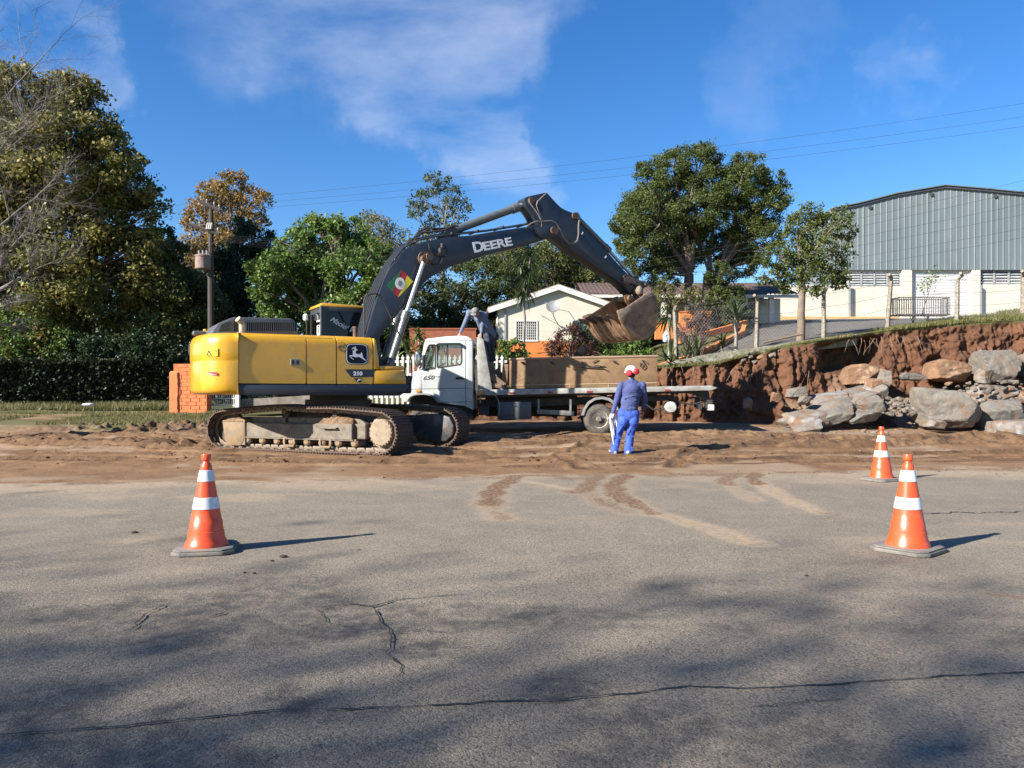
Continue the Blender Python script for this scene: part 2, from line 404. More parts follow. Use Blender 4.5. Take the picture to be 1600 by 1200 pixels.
# --- the asphalt road, mud carried onto it by tyres
def asphalt_material():
    m = bpy.data.materials.new('asphalt'); m.use_nodes = True; t = m.node_tree; b = t.nodes['Principled BSDF']
    n = t.nodes.new; l = t.links.new
    tcn = n('ShaderNodeTexCoord'); v = tcn.outputs['Object']
    def noise(sc, det=5, rough=.6, dist=0):
        q = n('ShaderNodeTexNoise'); q.inputs['Scale'].default_value = sc; q.inputs['Detail'].default_value = det
        q.inputs['Roughness'].default_value = rough; q.inputs['Distortion'].default_value = dist; l(v, q.inputs['Vector']); return q.outputs['Fac']
    def rng_(x, a, b_, c=0, d=1):
        q = n('ShaderNodeMapRange'); l(x, q.inputs[0]); q.inputs[1].default_value = a; q.inputs[2].default_value = b_; q.inputs[3].default_value = c; q.inputs[4].default_value = d; return q.outputs[0]
    def mix(f, a, c):
        q = n('ShaderNodeMix'); q.data_type = 'RGBA'; l(f, q.inputs[0])
        for i, z in ((6, a), (7, c)):
            if isinstance(z, tuple): q.inputs[i].default_value = z+(1,)
            else: l(z, q.inputs[i])
        return q.outputs[2]
    def mul(a, c):
        q = n('ShaderNodeMath'); q.operation = 'MULTIPLY'; q.use_clamp = True; l(a, q.inputs[0])
        if isinstance(c, float): q.inputs[1].default_value = c
        else: l(c, q.inputs[1])
        return q.outputs[0]
    vo = n('ShaderNodeTexVoronoi'); vo.inputs['Scale'].default_value = 120; l(v, vo.inputs['Vector'])
    sep = n('ShaderNodeSeparateColor'); l(vo.outputs['Color'], sep.inputs[0])
    c = mix(rng_(noise(.55, 6), .38, .62), (.205, .172, .128), (.160, .132, .097))
    c = mix(rng_(noise(2.7, 6), .46, .72), c, (.245, .198, .142))
    c = mix(rng_(sep.outputs[0], .2, 1, 0, .6), c, (.31, .26, .19))          # pale stones
    c = mix(rng_(sep.outputs[1], .6, 1, 0, .75), c, (.042, .037, .031))         # dark stones and binder
    c = mix(mul(rng_(noise(55, 3), .52, .68), .6), c, (.05, .047, .042))
    at = n('ShaderNodeAttribute'); at.attribute_name = 'oil'
    c = mix(mul(at.outputs['Fac'], rng_(noise(9, 5), .38, .62, .1, .85)), c, (.035, .033, .032))
    at = n('ShaderNodeAttribute'); at.attribute_name = 'dust'
    c = mix(mul(at.outputs['Fac'], rng_(noise(14, 6), .3, .6, .15, 1)), c, (.36, .27, .175))
    at = n('ShaderNodeAttribute'); at.attribute_name = 'mud'
    c = mix(mul(at.outputs['Fac'], rng_(noise(22, 6), .38, .5, .0, 1)), c, (.125, .064, .028))
    l(c, b.inputs['Base Color']); b.inputs['Roughness'].default_value = .82; b.inputs['Specular IOR Level'].default_value = .35
    bp = n('ShaderNodeBump'); bp.inputs['Strength'].default_value = .55; bp.inputs['Distance'].default_value = .005
    ad = n('ShaderNodeMath'); ad.operation = 'ADD'; l(vo.outputs['Distance'], ad.inputs[0])
    mm = n('ShaderNodeMath'); mm.operation = 'MULTIPLY'; mm.inputs[1].default_value = -1.6; l(noise(70, 4, .7), mm.inputs[0]); l(mm.outputs[0], ad.inputs[1])
    iv = n('ShaderNodeMath'); iv.operation = 'MULTIPLY'; iv.inputs[1].default_value = -1; l(ad.outputs[0], iv.inputs[0])
    l(iv.outputs[0], bp.inputs['Height']); l(bp.outputs[0], b.inputs['Normal'])
    return m
A_ROAD = asphalt_material()
mudtr = [  # (width m, strength mud, strength dust, pixels)
 (.17, 1.0, .6, [(806, 744), (785, 757), (772, 768), (768, 778), (769, 788)]),
 (.14, .35, .7, [(769, 788), (770, 800), (784, 811)]), (.13, .6, .6, [(772, 800), (790, 811)]),
 (.16, .9, .5, [(940, 741), (926, 752), (915, 766), (900, 769)]), (.13, .35, .5, [(920, 772), (935, 785), (975, 800)]),
 (.12, .7, .5, [(932, 780), (955, 792), (978, 800)]),
 (.17, 1.0, .6, [(985, 738), (970, 748), (958, 760), (962, 772), (980, 784)]), (.12, .9, .7, [(975, 776), (1000, 793), (1022, 802)]),
 (.12, .15, .9, [(1015, 799), (1050, 810), (1110, 825), (1180, 850)]), (.06, .0, .8, [(800, 748), (850, 757), (900, 768)]),
 (.08, .6, .5, [(880, 766), (905, 768)]),
 (.14, .8, .5, [(1150, 742), (1130, 751), (1138, 757)]), (.10, .15, .7, [(1135, 752), (1152, 766), (1180, 782)]),
 (.14, 1.0, .6, [(1182, 738), (1176, 747), (1186, 756)]), (.11, .1, .95, [(1185, 752), (1210, 770), (1250, 788), (1280, 800)]),
 (.07, .9, .3, [(1275, 799), (1300, 803), (1312, 805)]), (.06, .5, .3, [(1560, 930), (1600, 934)])]
def road():
    for (x0, x1, y0, y1, st, nm) in ((-13, 13.5, -1, 13.9, .05, 'road'),):
        xs = np.arange(x0, x1, st); ys = np.arange(y0, y1, st); X, Y = np.meshgrid(xs, ys)
        Z = fbm(X*.35, Y*.35, 3, 2)*.012+fbm(X*1.7, Y*1.7, 3, 5)*.006
        mud = np.zeros(X.shape); dust = np.zeros(X.shape); jit = fbm(X*4, Y*4, 3, 9)
        for (wd, sm, sd_, pts) in mudtr:
            gp = [G(a, b) for a, b in pts]; d, al = seg_dist(X, Y, gp); d = d+jit*.11
            mud = np.maximum(mud, sm*sstep(wd*1.05, wd*.5, d)); dust = np.maximum(dust, sd_*sstep(wd*1.9, wd*.6, d))
        e = edge_y(X)-Y
        dust = np.maximum(dust, .75*sstep(1.6, .05, e+fbm(X*1.1, Y*1.1, 4, 4)*1.6))
        dust = np.maximum(dust, .5*sstep(.08, .42, fbm(X*.5, Y*1.2, 4, 21))*sstep(3.5, 6.5, Y))
        mud = np.maximum(mud, .85*sstep(.35, -.1, e+fbm(X*2.1, Y*2.1, 4, 14)*.75))
        # shallow scraped hollows and the dark oily patches of the old surface
        oil = .8*sstep(-.02, .3, fbm(X*.8, Y*1.3, 5, 33))*sstep(6.5, 4.2, Y)
        for (px, py, r) in ((640, 1010, .35), (600, 985, .25), (20, 1120, .22), (270, 1110, .18), (450, 1095, .2), (880, 1085, .25), (1250, 1118, .16), (1500, 1165, .1), (780, 1160, .08), (240, 1180, .1)):
            p = G(px, py); oil = np.maximum(oil, .9*sstep(r, r*.2, np.hypot(X-p.x, Y-p.y)+jit*.25))
        Z = Z-.006*oil
        Z = Z-.05*sstep(-.05, -.9, e)          # dips under the dirt past its edge
        grid_mesh(nm, X, Y, Z, A_ROAD, attrs=dict(mud=mud.ravel(), dust=dust.ravel(), oil=oil.ravel()), kind='structure')
    # coarse sheets carry the road on to both sides and behind the viewer
    b = MB()
    for (x0, x1, y0, y1) in ((-90, -12.99, -1, 13.9), (13.44, 90, -1, 24), (-90, 90, -14, -.99)):
        n = 24
        for i in range(n):
            xa = x0+(x1-x0)*i/n; xb = x0+(x1-x0)*(i+1)/n
            if y1 < 0: b.add([(xa, y0, -.005), (xb, y0, -.005), (xb, y1, -.005), (xa, y1, -.005)], [(0, 1, 2, 3)])
            else: b.add([(xa, y0, -.005), (xb, y0, -.005), (xb, min(y1, edge_y(xb)+.3) if True else y1, -.005), (xa, min(y1, edge_y(xa)+.3), -.005)], [(0, 1, 2, 3)])
    b.build('road', A_ROAD, kind='structure', flat=True)
road()

# --- cracks: thin ragged ribbons of dark shadowy gap
def cracks():
    m = mat('crack', (.018, .016, .015), rough=.95)
    b = MB(); r = random.Random(5)
    def crack(pts, wd, jag=.02):
        gp = [G(a, c) for a, c in pts]; path = []
        for p, q in zip(gp[:-1], gp[1:]):
            k = max(2, int((q-p).length/.02))
            for i in range(k): path.append(p.lerp(q, i/k))
        path.append(gp[-1])
        vs = []
        for i, p in enumerate(path):
            d = (path[min(i+1, len(path)-1)]-path[max(i-1, 0)]); nrm = Vector((-d.y, d.x, 0)).normalized()
            o = nrm*(float(fbm(p.x*5+wd*900, p.y*5, 5, 7, .7))*jag*3.2); wv = wd*(.45+1.6*max(0, float(vnoise(p.x*14, p.y*14, 3))+.35)+.3*r.random())*(1 if 0 < i < len(path)-1 else .1)
            z = .006+float(fbm(p.x*.35, p.y*.35, 3, 2))*.012+float(fbm(p.x*1.7, p.y*1.7, 3, 5))*.006
            for sgn in (-1, 1):
                u = p+o+nrm*wv*.5*sgn; vs.append((u.x, u.y, z))
        b.add(vs, [(2*i, 2*i+2, 2*i+3, 2*i+1) for i in range(len(path)-1)])
    crack([(-30, 1151), (200, 1134), (420, 1114), (600, 1108), (800, 1098), (960, 1088), (1080, 1076), (1200, 1077), (1320, 1070), (1420, 1062), (1620, 1050)], .008, .006)
    crack([(582, 950), (590, 968), (612, 992), (608, 1020), (622, 1040), (626, 1058)], .008, .010)
    crack([(500, 948), (545, 943), (580, 950), (620, 938), (680, 932), (730, 930)], .008, .012)
    crack([(205, 985), (230, 962), (258, 945)], .01, .014); crack([(330, 962), (350, 956)], .01, .01)
    crack([(490, 952), (520, 975), (545, 980)], .006, .012); crack([(1440, 803), (1500, 802), (1570, 801), (1640, 799)], .02, .03)
    crack([(380, 930), (300, 938), (180, 944), (60, 948)], .004, .02); crack([(612, 992), (660, 985), (700, 990)], .005, .02)
    crack([(1180, 1110), (1260, 1095), (1330, 1100)], .004, .02)
    b.build('road_crack', m, kind='structure', flat=True, fixn=False)
cracks()

# --- the dirt lot
def dirt_material(name, a, b_, c_, wet=True):
    m = bpy.data.materials.new(name); m.use_nodes = True; t = m.node_tree; b = t.nodes['Principled BSDF']
    n = t.nodes.new; l = t.links.new; tcn = n('ShaderNodeTexCoord'); v = tcn.outputs['Object']
    def noise(sc, det=6, rough=.62):
        q = n('ShaderNodeTexNoise'); q.inputs['Scale'].default_value = sc; q.inputs['Detail'].default_value = det; q.inputs['Roughness'].default_value = rough; l(v, q.inputs['Vector']); return q.outputs['Fac']
    def rng_(x, lo, hi, c=0, d=1):
        q = n('ShaderNodeMapRange'); l(x, q.inputs[0]); q.inputs[1].default_value = lo; q.inputs[2].default_value = hi; q.inputs[3].default_value = c; q.inputs[4].default_value = d; return q.outputs[0]
    def mix(f, x, y):
        q = n('ShaderNodeMix'); q.data_type = 'RGBA'; l(f, q.inputs[0])
        for i, z in ((6, x), (7, y)):
            if isinstance(z, tuple): q.inputs[i].default_value = z+(1,)
            else: l(z, q.inputs[i])
        return q.outputs[2]
    c = mix(rng_(noise(1.1), .4, .62), a, b_)
    c = mix(rng_(noise(6.5), .5, .75, 0, .7), c, c_)
    c = mix(rng_(noise(38, 3), .56, .72, 0, .55), c, tuple(x*.45 for x in b_))
    at = n('ShaderNodeAttribute'); at.attribute_name = 'pale'
    c = mix(rng_(at.outputs['Fac'], 0, 1), c, (.30, .235, .165))
    at = n('ShaderNodeAttribute'); at.attribute_name = 'dark'
    c = mix(rng_(at.outputs['Fac'], 0, 1), c, (.065, .038, .022))
    at = n('ShaderNodeAttribute'); at.attribute_name = 'green'
    c = mix(rng_(at.outputs['Fac'], 0, 1), c, (.075, .085, .028))
    l(c, b.inputs['Base Color']); b.inputs['Roughness'].default_value = .9; b.inputs['Specular IOR Level'].default_value = .2
    bp = n('ShaderNodeBump'); bp.inputs['Strength'].default_value = .75; bp.inputs['Distance'].default_value = .03
    l(noise(26, 7, .7), bp.inputs['Height']); l(bp.outputs[0], b.inputs['Normal'])
    return m
M_DIRT = dirt_material('dirt', (.22, .130, .068), (.150, .082, .042), (.27, .175, .10))
M_BANK = dirt_material('bank_earth', (.112, .052, .028), (.068, .032, .018), (.165, .085, .048))
EXC = (-3.8, 16.85)
def lot_relief(X, Y):
    """ruts, tread prints, heaps: height added to the lot and how churned it is"""
    H = fbm(X*.5, Y*.7, 4, 1)*.07+fbm(X*2.2, Y*3.0, 4, 6)*.03
    far = sstep(11.8, 13.8, Y-.138*X)
    H = H*(.25+.75*far)
    churn = np.zeros(X.shape)
    # long tyre ruts running along the lot
    for (pts, wd, dp, pitch) in [([(-12, 13.6), (-4, 13.25), (3, 13.5), (12, 14.4)], .22, .035, .16), ([(-12, 14.9), (-7, 14.4), (-2, 13.8), (6, 14.6), (12, 15.6)], .2, .045, .14),
                          ([(-2.6, 14.6), (2, 15.4), (8, 16.4), (15, 17.4)], .3, .06, .19), ([(-1.8, 16.2), (3, 16.9), (9, 17.9), (16, 18.6)], .3, .07, .19),
                          ([(-14, 17.5), (-9, 16.4), (-6, 15.4)], .3, .07, .17), ([(-15, 19.5), (-9, 18.2), (-6, 17.2)], .3, .07, .17), ([(0, 12.6), (6, 13.3), (13, 14.0)], .12, .02, .13),
                          ([(1.2, 12.2), (.9, 14.5), (2.0, 17.5)], .18, .03, .14), ([(2.6, 12.4), (3.5, 15), (7, 17.5)], .18, .03, .14)]:
        d, al = seg_dist(X, Y, pts); d = d+fbm(X*1.3, Y*1.3, 2, 40)*.15
        H = H-dp*sstep(wd, wd*.55, d)+dp*.8*np.exp(-((d-wd*1.15)/(wd*.33))**2)
        H = H+.022*(np.sin(al/pitch*2*math.pi+d*9) > .1)*sstep(wd, wd*.8, d)*(vnoise(X*.9, Y*.9, 3) > -.18)
        churn = np.maximum(churn, sstep(wd*1.7, wd*.9, d))
    # heaps of churned earth
    for (px, py, d0, rx, ry, h) in [(190, 668, 20.5, 2.2, .45, .18), (250, 672, 19.2, 1.8, .4, .17), (150, 690, 17.2, 2.4, .3, .09), (280, 692, 16.7, 1.3, .35, .13), (300, 662, 21.0, 1.8, .5, .16), (230, 700, 16, 1.6, .3, .08),
                                    (720, 690, 17.6, 1.6, .4, .07), (1060, 672, 19.6, 3.0, .45, .07), (1180, 680, 19.2, 2.4, .5, .07), (1340, 682, 18.6, 3.2, .45, .08), (1500, 690, 17.8, 2.6, .5, .16), (900, 690, 18.2, 2.4, .35, .06),
                                    (1420, 700, 16.8, 2.0, .3, .07), (1250, 700, 16.7, 2.6, .35, .06), (60, 682, 18, 1.6, .4, .09)]:
        x0 = (px-CX)/F*d0; g = np.exp(-(((X-x0)/rx)**2+((Y-d0)/ry)**2)); rough = (1+2.6*fbm(X*5, Y*6, 4, 8))
        H = H+h*.58*g*np.clip(rough, .1, 2.0); churn = np.maximum(churn, g*1.2)
    lump = np.clip(fbm(X*9, Y*11, 3, 17)-.08, 0, 1)*.036+np.clip(fbm(X*17, Y*20, 2, 19)-.05, 0, 1)*.03
    H = H+lump*np.clip(churn, 0, 1)*far+lump*.12*far
    return H, churn
def flatten(H, X, Y):
    # trodden flat where the machine and the lorry stand
    c, s = math.cos(R(-24.4)), math.sin(R(-24.4)); u = (X+3.71)*c+(Y-16.7)*s; v = -(X+3.71)*s+(Y-16.7)*c
    m = sstep(.35, 0, np.maximum(np.abs(u)-2.3, np.abs(np.abs(v)-1.2)-.36))
    return H*(1-m)+(-.02)*m
def lot():
    xs = np.arange(-21, 20, .05); ys = np.concatenate([np.arange(9.6, 20.5, .035), np.arange(20.5, 26.2, .07)]); X, Y = np.meshgrid(xs, ys)
    H, churn = lot_relief(X, Y); H = flatten(H, X, Y)
    e = Y-edge_y(X)
    Z = zl(X, Y)+H
    Z = np.where(e < .6, Z*sstep(-.1, .6, e)+(-.06+.06*sstep(-.35, .25, e+fbm(X*2, Y*2, 3, 3)*.5)), Z)
    Z = Z+.012*sstep(-.25, .1, e+fbm(X*1.7, Y*1.7, 4, 31)*.5)
    pale = .55*sstep(.05, .3, fbm(X*.6, Y*1.4, 4, 12))*(1-np.clip(churn, 0, 1))
    g = np.exp(-(((X+13.5)/4.5)**2+((Y-21)/1.5)**2)); pale = np.maximum(pale, .7*g*(fbm(X*1.5, Y*3, 4, 2)+.6))
    pale = np.maximum(pale, .5*np.exp(-(((X-6.5)/3.5)**2+((Y-20.2)/.9)**2)))
    dark = np.clip(churn*.72*(.7+fbm(X*3, Y*3, 3, 15)), 0, .85)
    green = sstep(-4.5, -6, X)*sstep(20.8, 22.8, Y+fbm(X*1.2, Y*1.2, 4, 50)*3-.12*(X+6))*(1-.9*sstep(.3, .0, np.abs(fbm(X*.25, Y*.6, 2, 71)+.05)))
    grid_mesh('ground', X, Y, Z, M_DIRT, attrs=dict(pale=pale.ravel(), dark=dark.ravel(), green=green.ravel()*.8), kind='structure')
    # plain skirts of dirt beyond
    for (x0, x1, n) in ((-120, -20.9, 60), (19.9, 120, 60)):
        xs = np.linspace(x0, x1, n); t = np.linspace(0, 1, 30); X, T = np.meshgrid(xs, t); Y = edge_y(X)*(1-T)+26*T; Y = np.maximum(Y, edge_y(X))
        Y = np.where(X > 0, edge_y(X)+T*16, edge_y(X)+T*(26-edge_y(X))); Z = zl(X, Y)+.004
        grid_mesh('ground', X, Y, Z, M_DIRT, attrs=dict(green=(sstep(20, 23, Y)*.8).ravel()), kind='structure')
lot()
def road_end():
    pass
# --- cut bank
def yb(x): return np.interp(x, [-7, -4, 0, 4.5, 7.2, 8.3, 9.7, 11.5, 14, 18, 30], [24.2, 24.2, 24.1, 23.6, 22.9, 21.9, 21.1, 20.9, 20.5, 20.4, 22])
def yt(x): return np.interp(x, [-7, -4, 0, 4.5, 7.2, 8.3, 9.7, 11.5, 14, 18, 30], [24.6, 24.7, 24.8, 24.05, 23.7, 23.7, 23.8, 24.5, 24.6, 24.6, 26])
def bank():
    xs = np.concatenate([np.arange(-7, 3.5, .08), np.arange(3.5, 16.5, .03), np.arange(16.5, 34, .2)]); t = np.linspace(0, 1, 95); X, T = np.meshgrid(xs, t)
    B = yb(X); TP = yt(X); z0 = zl(X, B)-.05; z1 = zu(X, TP)
    h = z1-z0
    slope = sstep(7.4, 9.4, X)                      # right half: a sloping toe under a steep cut
    Ty = np.interp(T, [0, .1, .42, .5, 1], [0, .28, .82, .88, 1]); Tz = np.interp(T, [0, .1, .42, .5, 1], [0, .05, .36, .45, 1])
    yy = T*(1-slope)+Ty*slope; zz = T*(1-slope)+Tz*slope
    Y = B+(TP-B)*yy; Z = z0+h*zz
    amp = sstep(0, .12, T)*sstep(1.0, .93, T)
    # vertical gouges left by the bucket teeth
    gx = X+fbm(X*.6, Z*.7, 3, 4)*.25
    g = np.abs(vnoise(gx*2.7, Z*.22, 3))*.85+np.abs(vnoise(gx*7.5, Z*.35, 8))*.38
    deep = sstep(.18, .36, vnoise(gx*1.15, Z*.1, 22))
    dis = (g*(1-.45*slope)+.3*deep*(1-slope*.5))
    Y = Y+amp*(dis-.12)
    Y = Y+amp*(fbm(X*2.5, Z*3.2, 5, 9)*.26+fbm(X*9, Z*10, 3, 29)*.10+np.clip(fbm(X*5, Z*6, 3, 61)-.1, 0, 1)*.12)
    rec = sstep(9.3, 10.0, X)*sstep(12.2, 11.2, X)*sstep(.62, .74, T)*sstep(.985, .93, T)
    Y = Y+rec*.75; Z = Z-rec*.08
    Z = Z+amp*fbm(X*1.6, T*6, 4, 55)*.12
    pale = .6*slope*sstep(.0, .3, fbm(X*1.5, Z*3, 4, 7))*sstep(.6, .3, T)
    ora = sstep(9.5, 10.3, X)*sstep(12.0, 11.3, X)*sstep(.66, .6, T)*sstep(.45, .52, T)
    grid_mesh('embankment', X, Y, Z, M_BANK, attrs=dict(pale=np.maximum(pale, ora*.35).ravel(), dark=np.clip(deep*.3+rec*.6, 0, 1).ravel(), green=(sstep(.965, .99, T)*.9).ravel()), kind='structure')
bank()
def upper():
    px = np.concatenate([np.linspace(-2000, -100, 20), np.linspace(-80, 1700, 240), np.linspace(1720, 4200, 26)])
    k = (px-CX)/F; rows = []
    d0 = np.empty_like(k)
    for i, kk in enumerate(k):
        y = 24.3
        if kk*24 > -7:
            for _ in range(12): y = float(yt(kk*y))-.02
        d0[i] = y
    T = np.concatenate([np.linspace(0, .12, 40), np.linspace(.13, 1, 50)]); T, K = np.meshgrid(T, k, indexing='ij')
    D0 = np.broadcast_to(d0, T.shape); Y = D0+(260-D0)*T**1.0; X = K*Y
    Z = zu(X, Y)+fbm(X*.7, Y*.7, 4, 3)*.08*sstep(0, .01, T)-.004
    left = sstep(-5, -7, X)*sstep(.02, .0, T)
    Z = np.where(T < 1e-6, zu(X, Y)-.02, Z)
    m = mat('yard_soil', (.075, .075, .03), (.11, .07, .04), sc=1.3, bump=.5, bsc=20, rough=.95, spec=.1, col3=(.06, .085, .025), sc3=4, lo3=.45, hi3=.6)
    grid_mesh('hill', X, Y, Z, m, kind='structure')
upper()
def driveway():
    # paved ramp climbing to the right, up to the shed
    k1 = [(1035, 24.9, 1068, 29), (1090, 24.8, 1130, 30.5), (1150, 24.7, 1168, 33), (1210, 24.6, 1190, 38), (1290, 24.9, 1205, 48), (1380, 25.6, 1200, 49.6), (1450, 27.0, 1300, 49.6), (1620, 30.5, 1500, 49.6), (2000, 34, 1700, 49.6)]
    n = 40; m = 30; src = np.linspace(0, len(k1)-1, n); A = np.array(k1, float)
    P = np.stack([np.interp(src, range(len(k1)), A[:, i]) for i in range(4)], -1)
    t = np.linspace(0, 1, m)[:, None]
    ax = (P[:, 0]-CX)/F*P[:, 1]; ay = P[:, 1]; bx = (P[:, 2]-CX)/F*P[:, 3]; by = P[:, 3]
    X = ax[None]*(1-t)+bx[None]*t; Y = ay[None]*(1-t)+by[None]*t
    Z = zu(X, Y)+.03
    mm = mat('worn_paving', (.075, .066, .058), (.13, .115, .095), sc=3, rough=.9, bump=.4, bsc=60, col3=(.05, .045, .04), sc3=25)
    grid_mesh('driveway', X, Y, Z, mm, kind='structure')
driveway()
# ================================================================== EXCAVATOR
YEL = mat('yellow_paint', (.60, .315, .014), (.54, .28, .018), sc=2.2, rough=.22, rough2=.38, coat=.5, spec=.5, bump=.03, bsc=3, col3=(.40, .24, .07), sc3=5, lo3=.54, hi3=.85)
NAVY = mat('dark_blue_paint', (.015, .022, .036), (.022, .030, .044), sc=2.5, rough=.36, rough2=.55, coat=.1, spec=.4, col3=(.10, .075, .05), sc3=9, lo3=.62, hi3=.85)
GREYP = mat('grey_cowl', (.065, .072, .08), (.10, .10, .10), sc=4, rough=.45)
BLACK = mat('black_rubber', (.015, .015, .016), (.04, .036, .03), sc=8, rough=.6)
CHROME = mat('chromed_rod', (.40, .41, .42), rough=.42, metal=.6)
CYLM = mat('cylinder_paint', (.075, .088, .095), (.11, .115, .11), sc=6, rough=.35, coat=.2)
MUD = mat('caked_mud', (.15, .09, .055), (.24, .16, .10), sc=7, rough=.95, bump=1, bsc=28, bdist=.05, spec=.15)
TRK = mat('muddy_track_steel', (.055, .034, .024), (.10, .062, .042), sc=9, rough=.75, bump=.8, bsc=35, bdist=.02, col3=(.24, .19, .14), sc3=30, lo3=.6, hi3=.75)
FRM = mat('dusty_grey_frame', (.115, .10, .082), (.19, .155, .11), sc=6, rough=.75, bump=.35, bsc=30, col3=(.09, .06, .045), sc3=9, lo3=.5, hi3=.7)
TANF = mat('dusty_yellow_frame', (.23, .145, .065), (.15, .115, .08), sc=5, rough=.7, bump=.3, bsc=20, col3=(.12, .085, .06), sc3=8, lo3=.55, hi3=.75)
BUCK = mat('worn_bucket_steel', (.16, .09, .048), (.27, .16, .085), sc=3.2, rough=.6, bump=.35, bsc=18, col3=(.075, .045, .03), sc3=6, lo3=.5, hi3=.7, metal=.15)
BRT = mat('scraped_steel', (.45, .38, .30), (.25, .16, .10), sc=9, rough=.45, metal=.5)
RUSTY = mat('rust', (.13, .07, .045), (.07, .045, .035), sc=12, rough=.85, bump=.3)
WHITE_ = mat('white_vinyl', (.78, .78, .76), rough=.4)
REDV = mat('red_vinyl', (.62, .02, .02), rough=.35)
DKGLASS = mat('tinted_glass', (.004, .006, .012), rough=.03, spec=.35)
YAW = R(29); GZ = .02
exc = empty('excavator', (EXC[0], EXC[1], GZ), YAW, label='yellow tracked excavator with a dark blue arm raised over the truck', cat='excavator')
E = VP(EXC[0], EXC[1], GZ, YAW)
HW = 1.32
def e(px, py, off=-HW): return E(px, py, off)
def emesh(mb, name, mats, parent=exc, **k): return mb.build(name, mats, parent, **k)

tj = e(372, 560)[0]; tf = e(583, 560)[0]; tend = e(635, 590)[0]
zb = 1.17; zsk = 1.385; ztop = 2.36
def zat(px, py): return e(px, py)[1]
# counterweight: rounded plan, crowned top
b = MB(); rear = -2.94
def cw_plan(ins):
    w_ = HW+.02-ins; xr = rear+ins; rc = .55; pts = []
    pts.append((tj, -w_))
    for i in range(9):
        a = R(-90-90*i/8); pts.append((xr+rc+math.cos(a)*rc, -w_+rc+math.sin(a)*rc))
    for i in range(1, 8): pts.append((xr-.07*math.sin(math.pi*i/8), -w_+rc+(2*w_-2*rc)*i/8))
    for i in range(9):
        a = R(180-90*i/8); pts.append((xr+rc+math.cos(a)*rc, w_-rc+math.sin(a)*rc))
    pts.append((tj, w_)); return pts
lv = [(.16, zb+.0), (.07, zb+.012), (.025, zb+.045), (.004, zb+.10), (0, zb+.2), (.0, 1.76), (.008, 1.80), (.008, 1.83), (.0, 1.87), (.0, 2.16), (.018, 2.25), (.05, 2.31), (.10, 2.345), (.22, ztop)]
vs = []; fs = []; n0 = len(cw_plan(0))
for (ins, z) in lv:
    P_ = cw_plan(ins)
    P_[0] = (tj, -HW-.02+(.0 if ins < .15 else ins*.35)); P_[-1] = (tj, HW+.02-(.0 if ins < .15 else ins*.35))
    vs += [(p[0], p[1], z) for p in P_]
for i in range(len(lv)-1):
    for j in range(n0): fs.append((i*n0+j, i*n0+(j+1) % n0, (i+1)*n0+(j+1) % n0, (i+1)*n0+j))
fs += [tuple(range(n0))[::-1], tuple(range((len(lv)-1)*n0, len(lv)*n0))]
b.add(vs, fs); cwt = emesh(b, 'counterweight', YEL, ang=50)
# red reflector, warning sticker, rear emblem
def sticker(pts, off, name, m, parent, th=.006):
    q = MB(); q.prism([E(a, c, off) for a, c in pts], off-th, off+.01); return q.build(name, m, parent, flat=True)
def curved_sticker(pts, name, m, parent, lift=.022):
    """flat outline laid on the curved near corner of the counterweight"""
    q = MB(); out = []
    for (a, c) in pts:
        x, z = E(a, c, -HW-.03); w_ = HW+.02; rc = .55; cx_, cy_ = rear+rc, -w_+rc
        k = (a-CX)/F      # meet the rounded wall
        for it in range(30):
            pass
        # march along the ray from the camera to the rounded wall
        best = None
        for s_ in np.linspace(13.0, 18, 900):
            wx, wy = k*s_, s_; dx, dy = wx-EXC[0], wy-EXC[1]; lx = dx*E.u[0]+dy*E.u[1]; ly = dx*E.n[0]+dy*E.n[1]
            inside = ly > -w_ and lx > rear and not (lx < cx_ and ly < cy_ and math.hypot(lx-cx_, ly-cy_) > rc)
            if inside: best = (lx, ly, s_); break
        if best is None: best = (rear+.1, -w_+.4, 15.2)
        lx, ly, s_ = best; z = CAMH+(HOR-c)/F*s_-GZ
        nx, ny = (0, -1) if lx > cx_ else (Vector((lx-cx_, ly-cy_)).normalized() if ly < cy_ else (-1, 0))
        out.append((lx+nx*lift, ly+ny*lift, z))
    q.add(out, [tuple(range(len(out)))]); return q.build(name, m, parent, flat=True, fixn=False)
curved_sticker([(324, 581.5), (340, 581.5), (340, 586.5), (331, 586)], 'reflector', REDV, cwt)
YST = mat('warning_yellow', (.80, .62, .02), rough=.4); INK = mat('ink', (.02, .02, .02), rough=.5)
curved_sticker([(324, 544.5), (340.5, 543.5), (340.5, 556), (324, 556.5)], 'warning_sticker', YST, cwt)
for tri in ([(327.5, 546.5), (331.2, 555), (330.0, 555), (327.5, 549), (325, 555), (323.9, 555)], [(324.2, 555.4), (331, 555.2), (331, 554.4), (324.4, 554.6)], [(327, 549.5), (328, 549.5), (327.8, 552.5), (327.2, 552.5)],
            [(333.5, 550.8), (336, 550.6), (336, 551.6), (333.5, 551.8)], [(337, 549), (338, 546.5), (339, 546.5), (339, 554), (338.2, 554), (338.2, 550)]):
    curved_sticker(tri, 'warning_symbol', INK, cwt, lift=.028)
def rear_emblem():
    curved_sticker([(300+4.5*math.cos(a), 546+11*math.sin(a)) for a in np.linspace(0, 2*math.pi, 14, endpoint=False)], 'emblem', INK, cwt)
    curved_sticker([(299, 538), (301, 537), (303, 541), (301.5, 545), (303, 550), (301, 555), (299, 554), (301, 549), (299.5, 544), (300.8, 540)], 'leaping_deer', WHITE_, cwt, lift=.028)
rear_emblem()

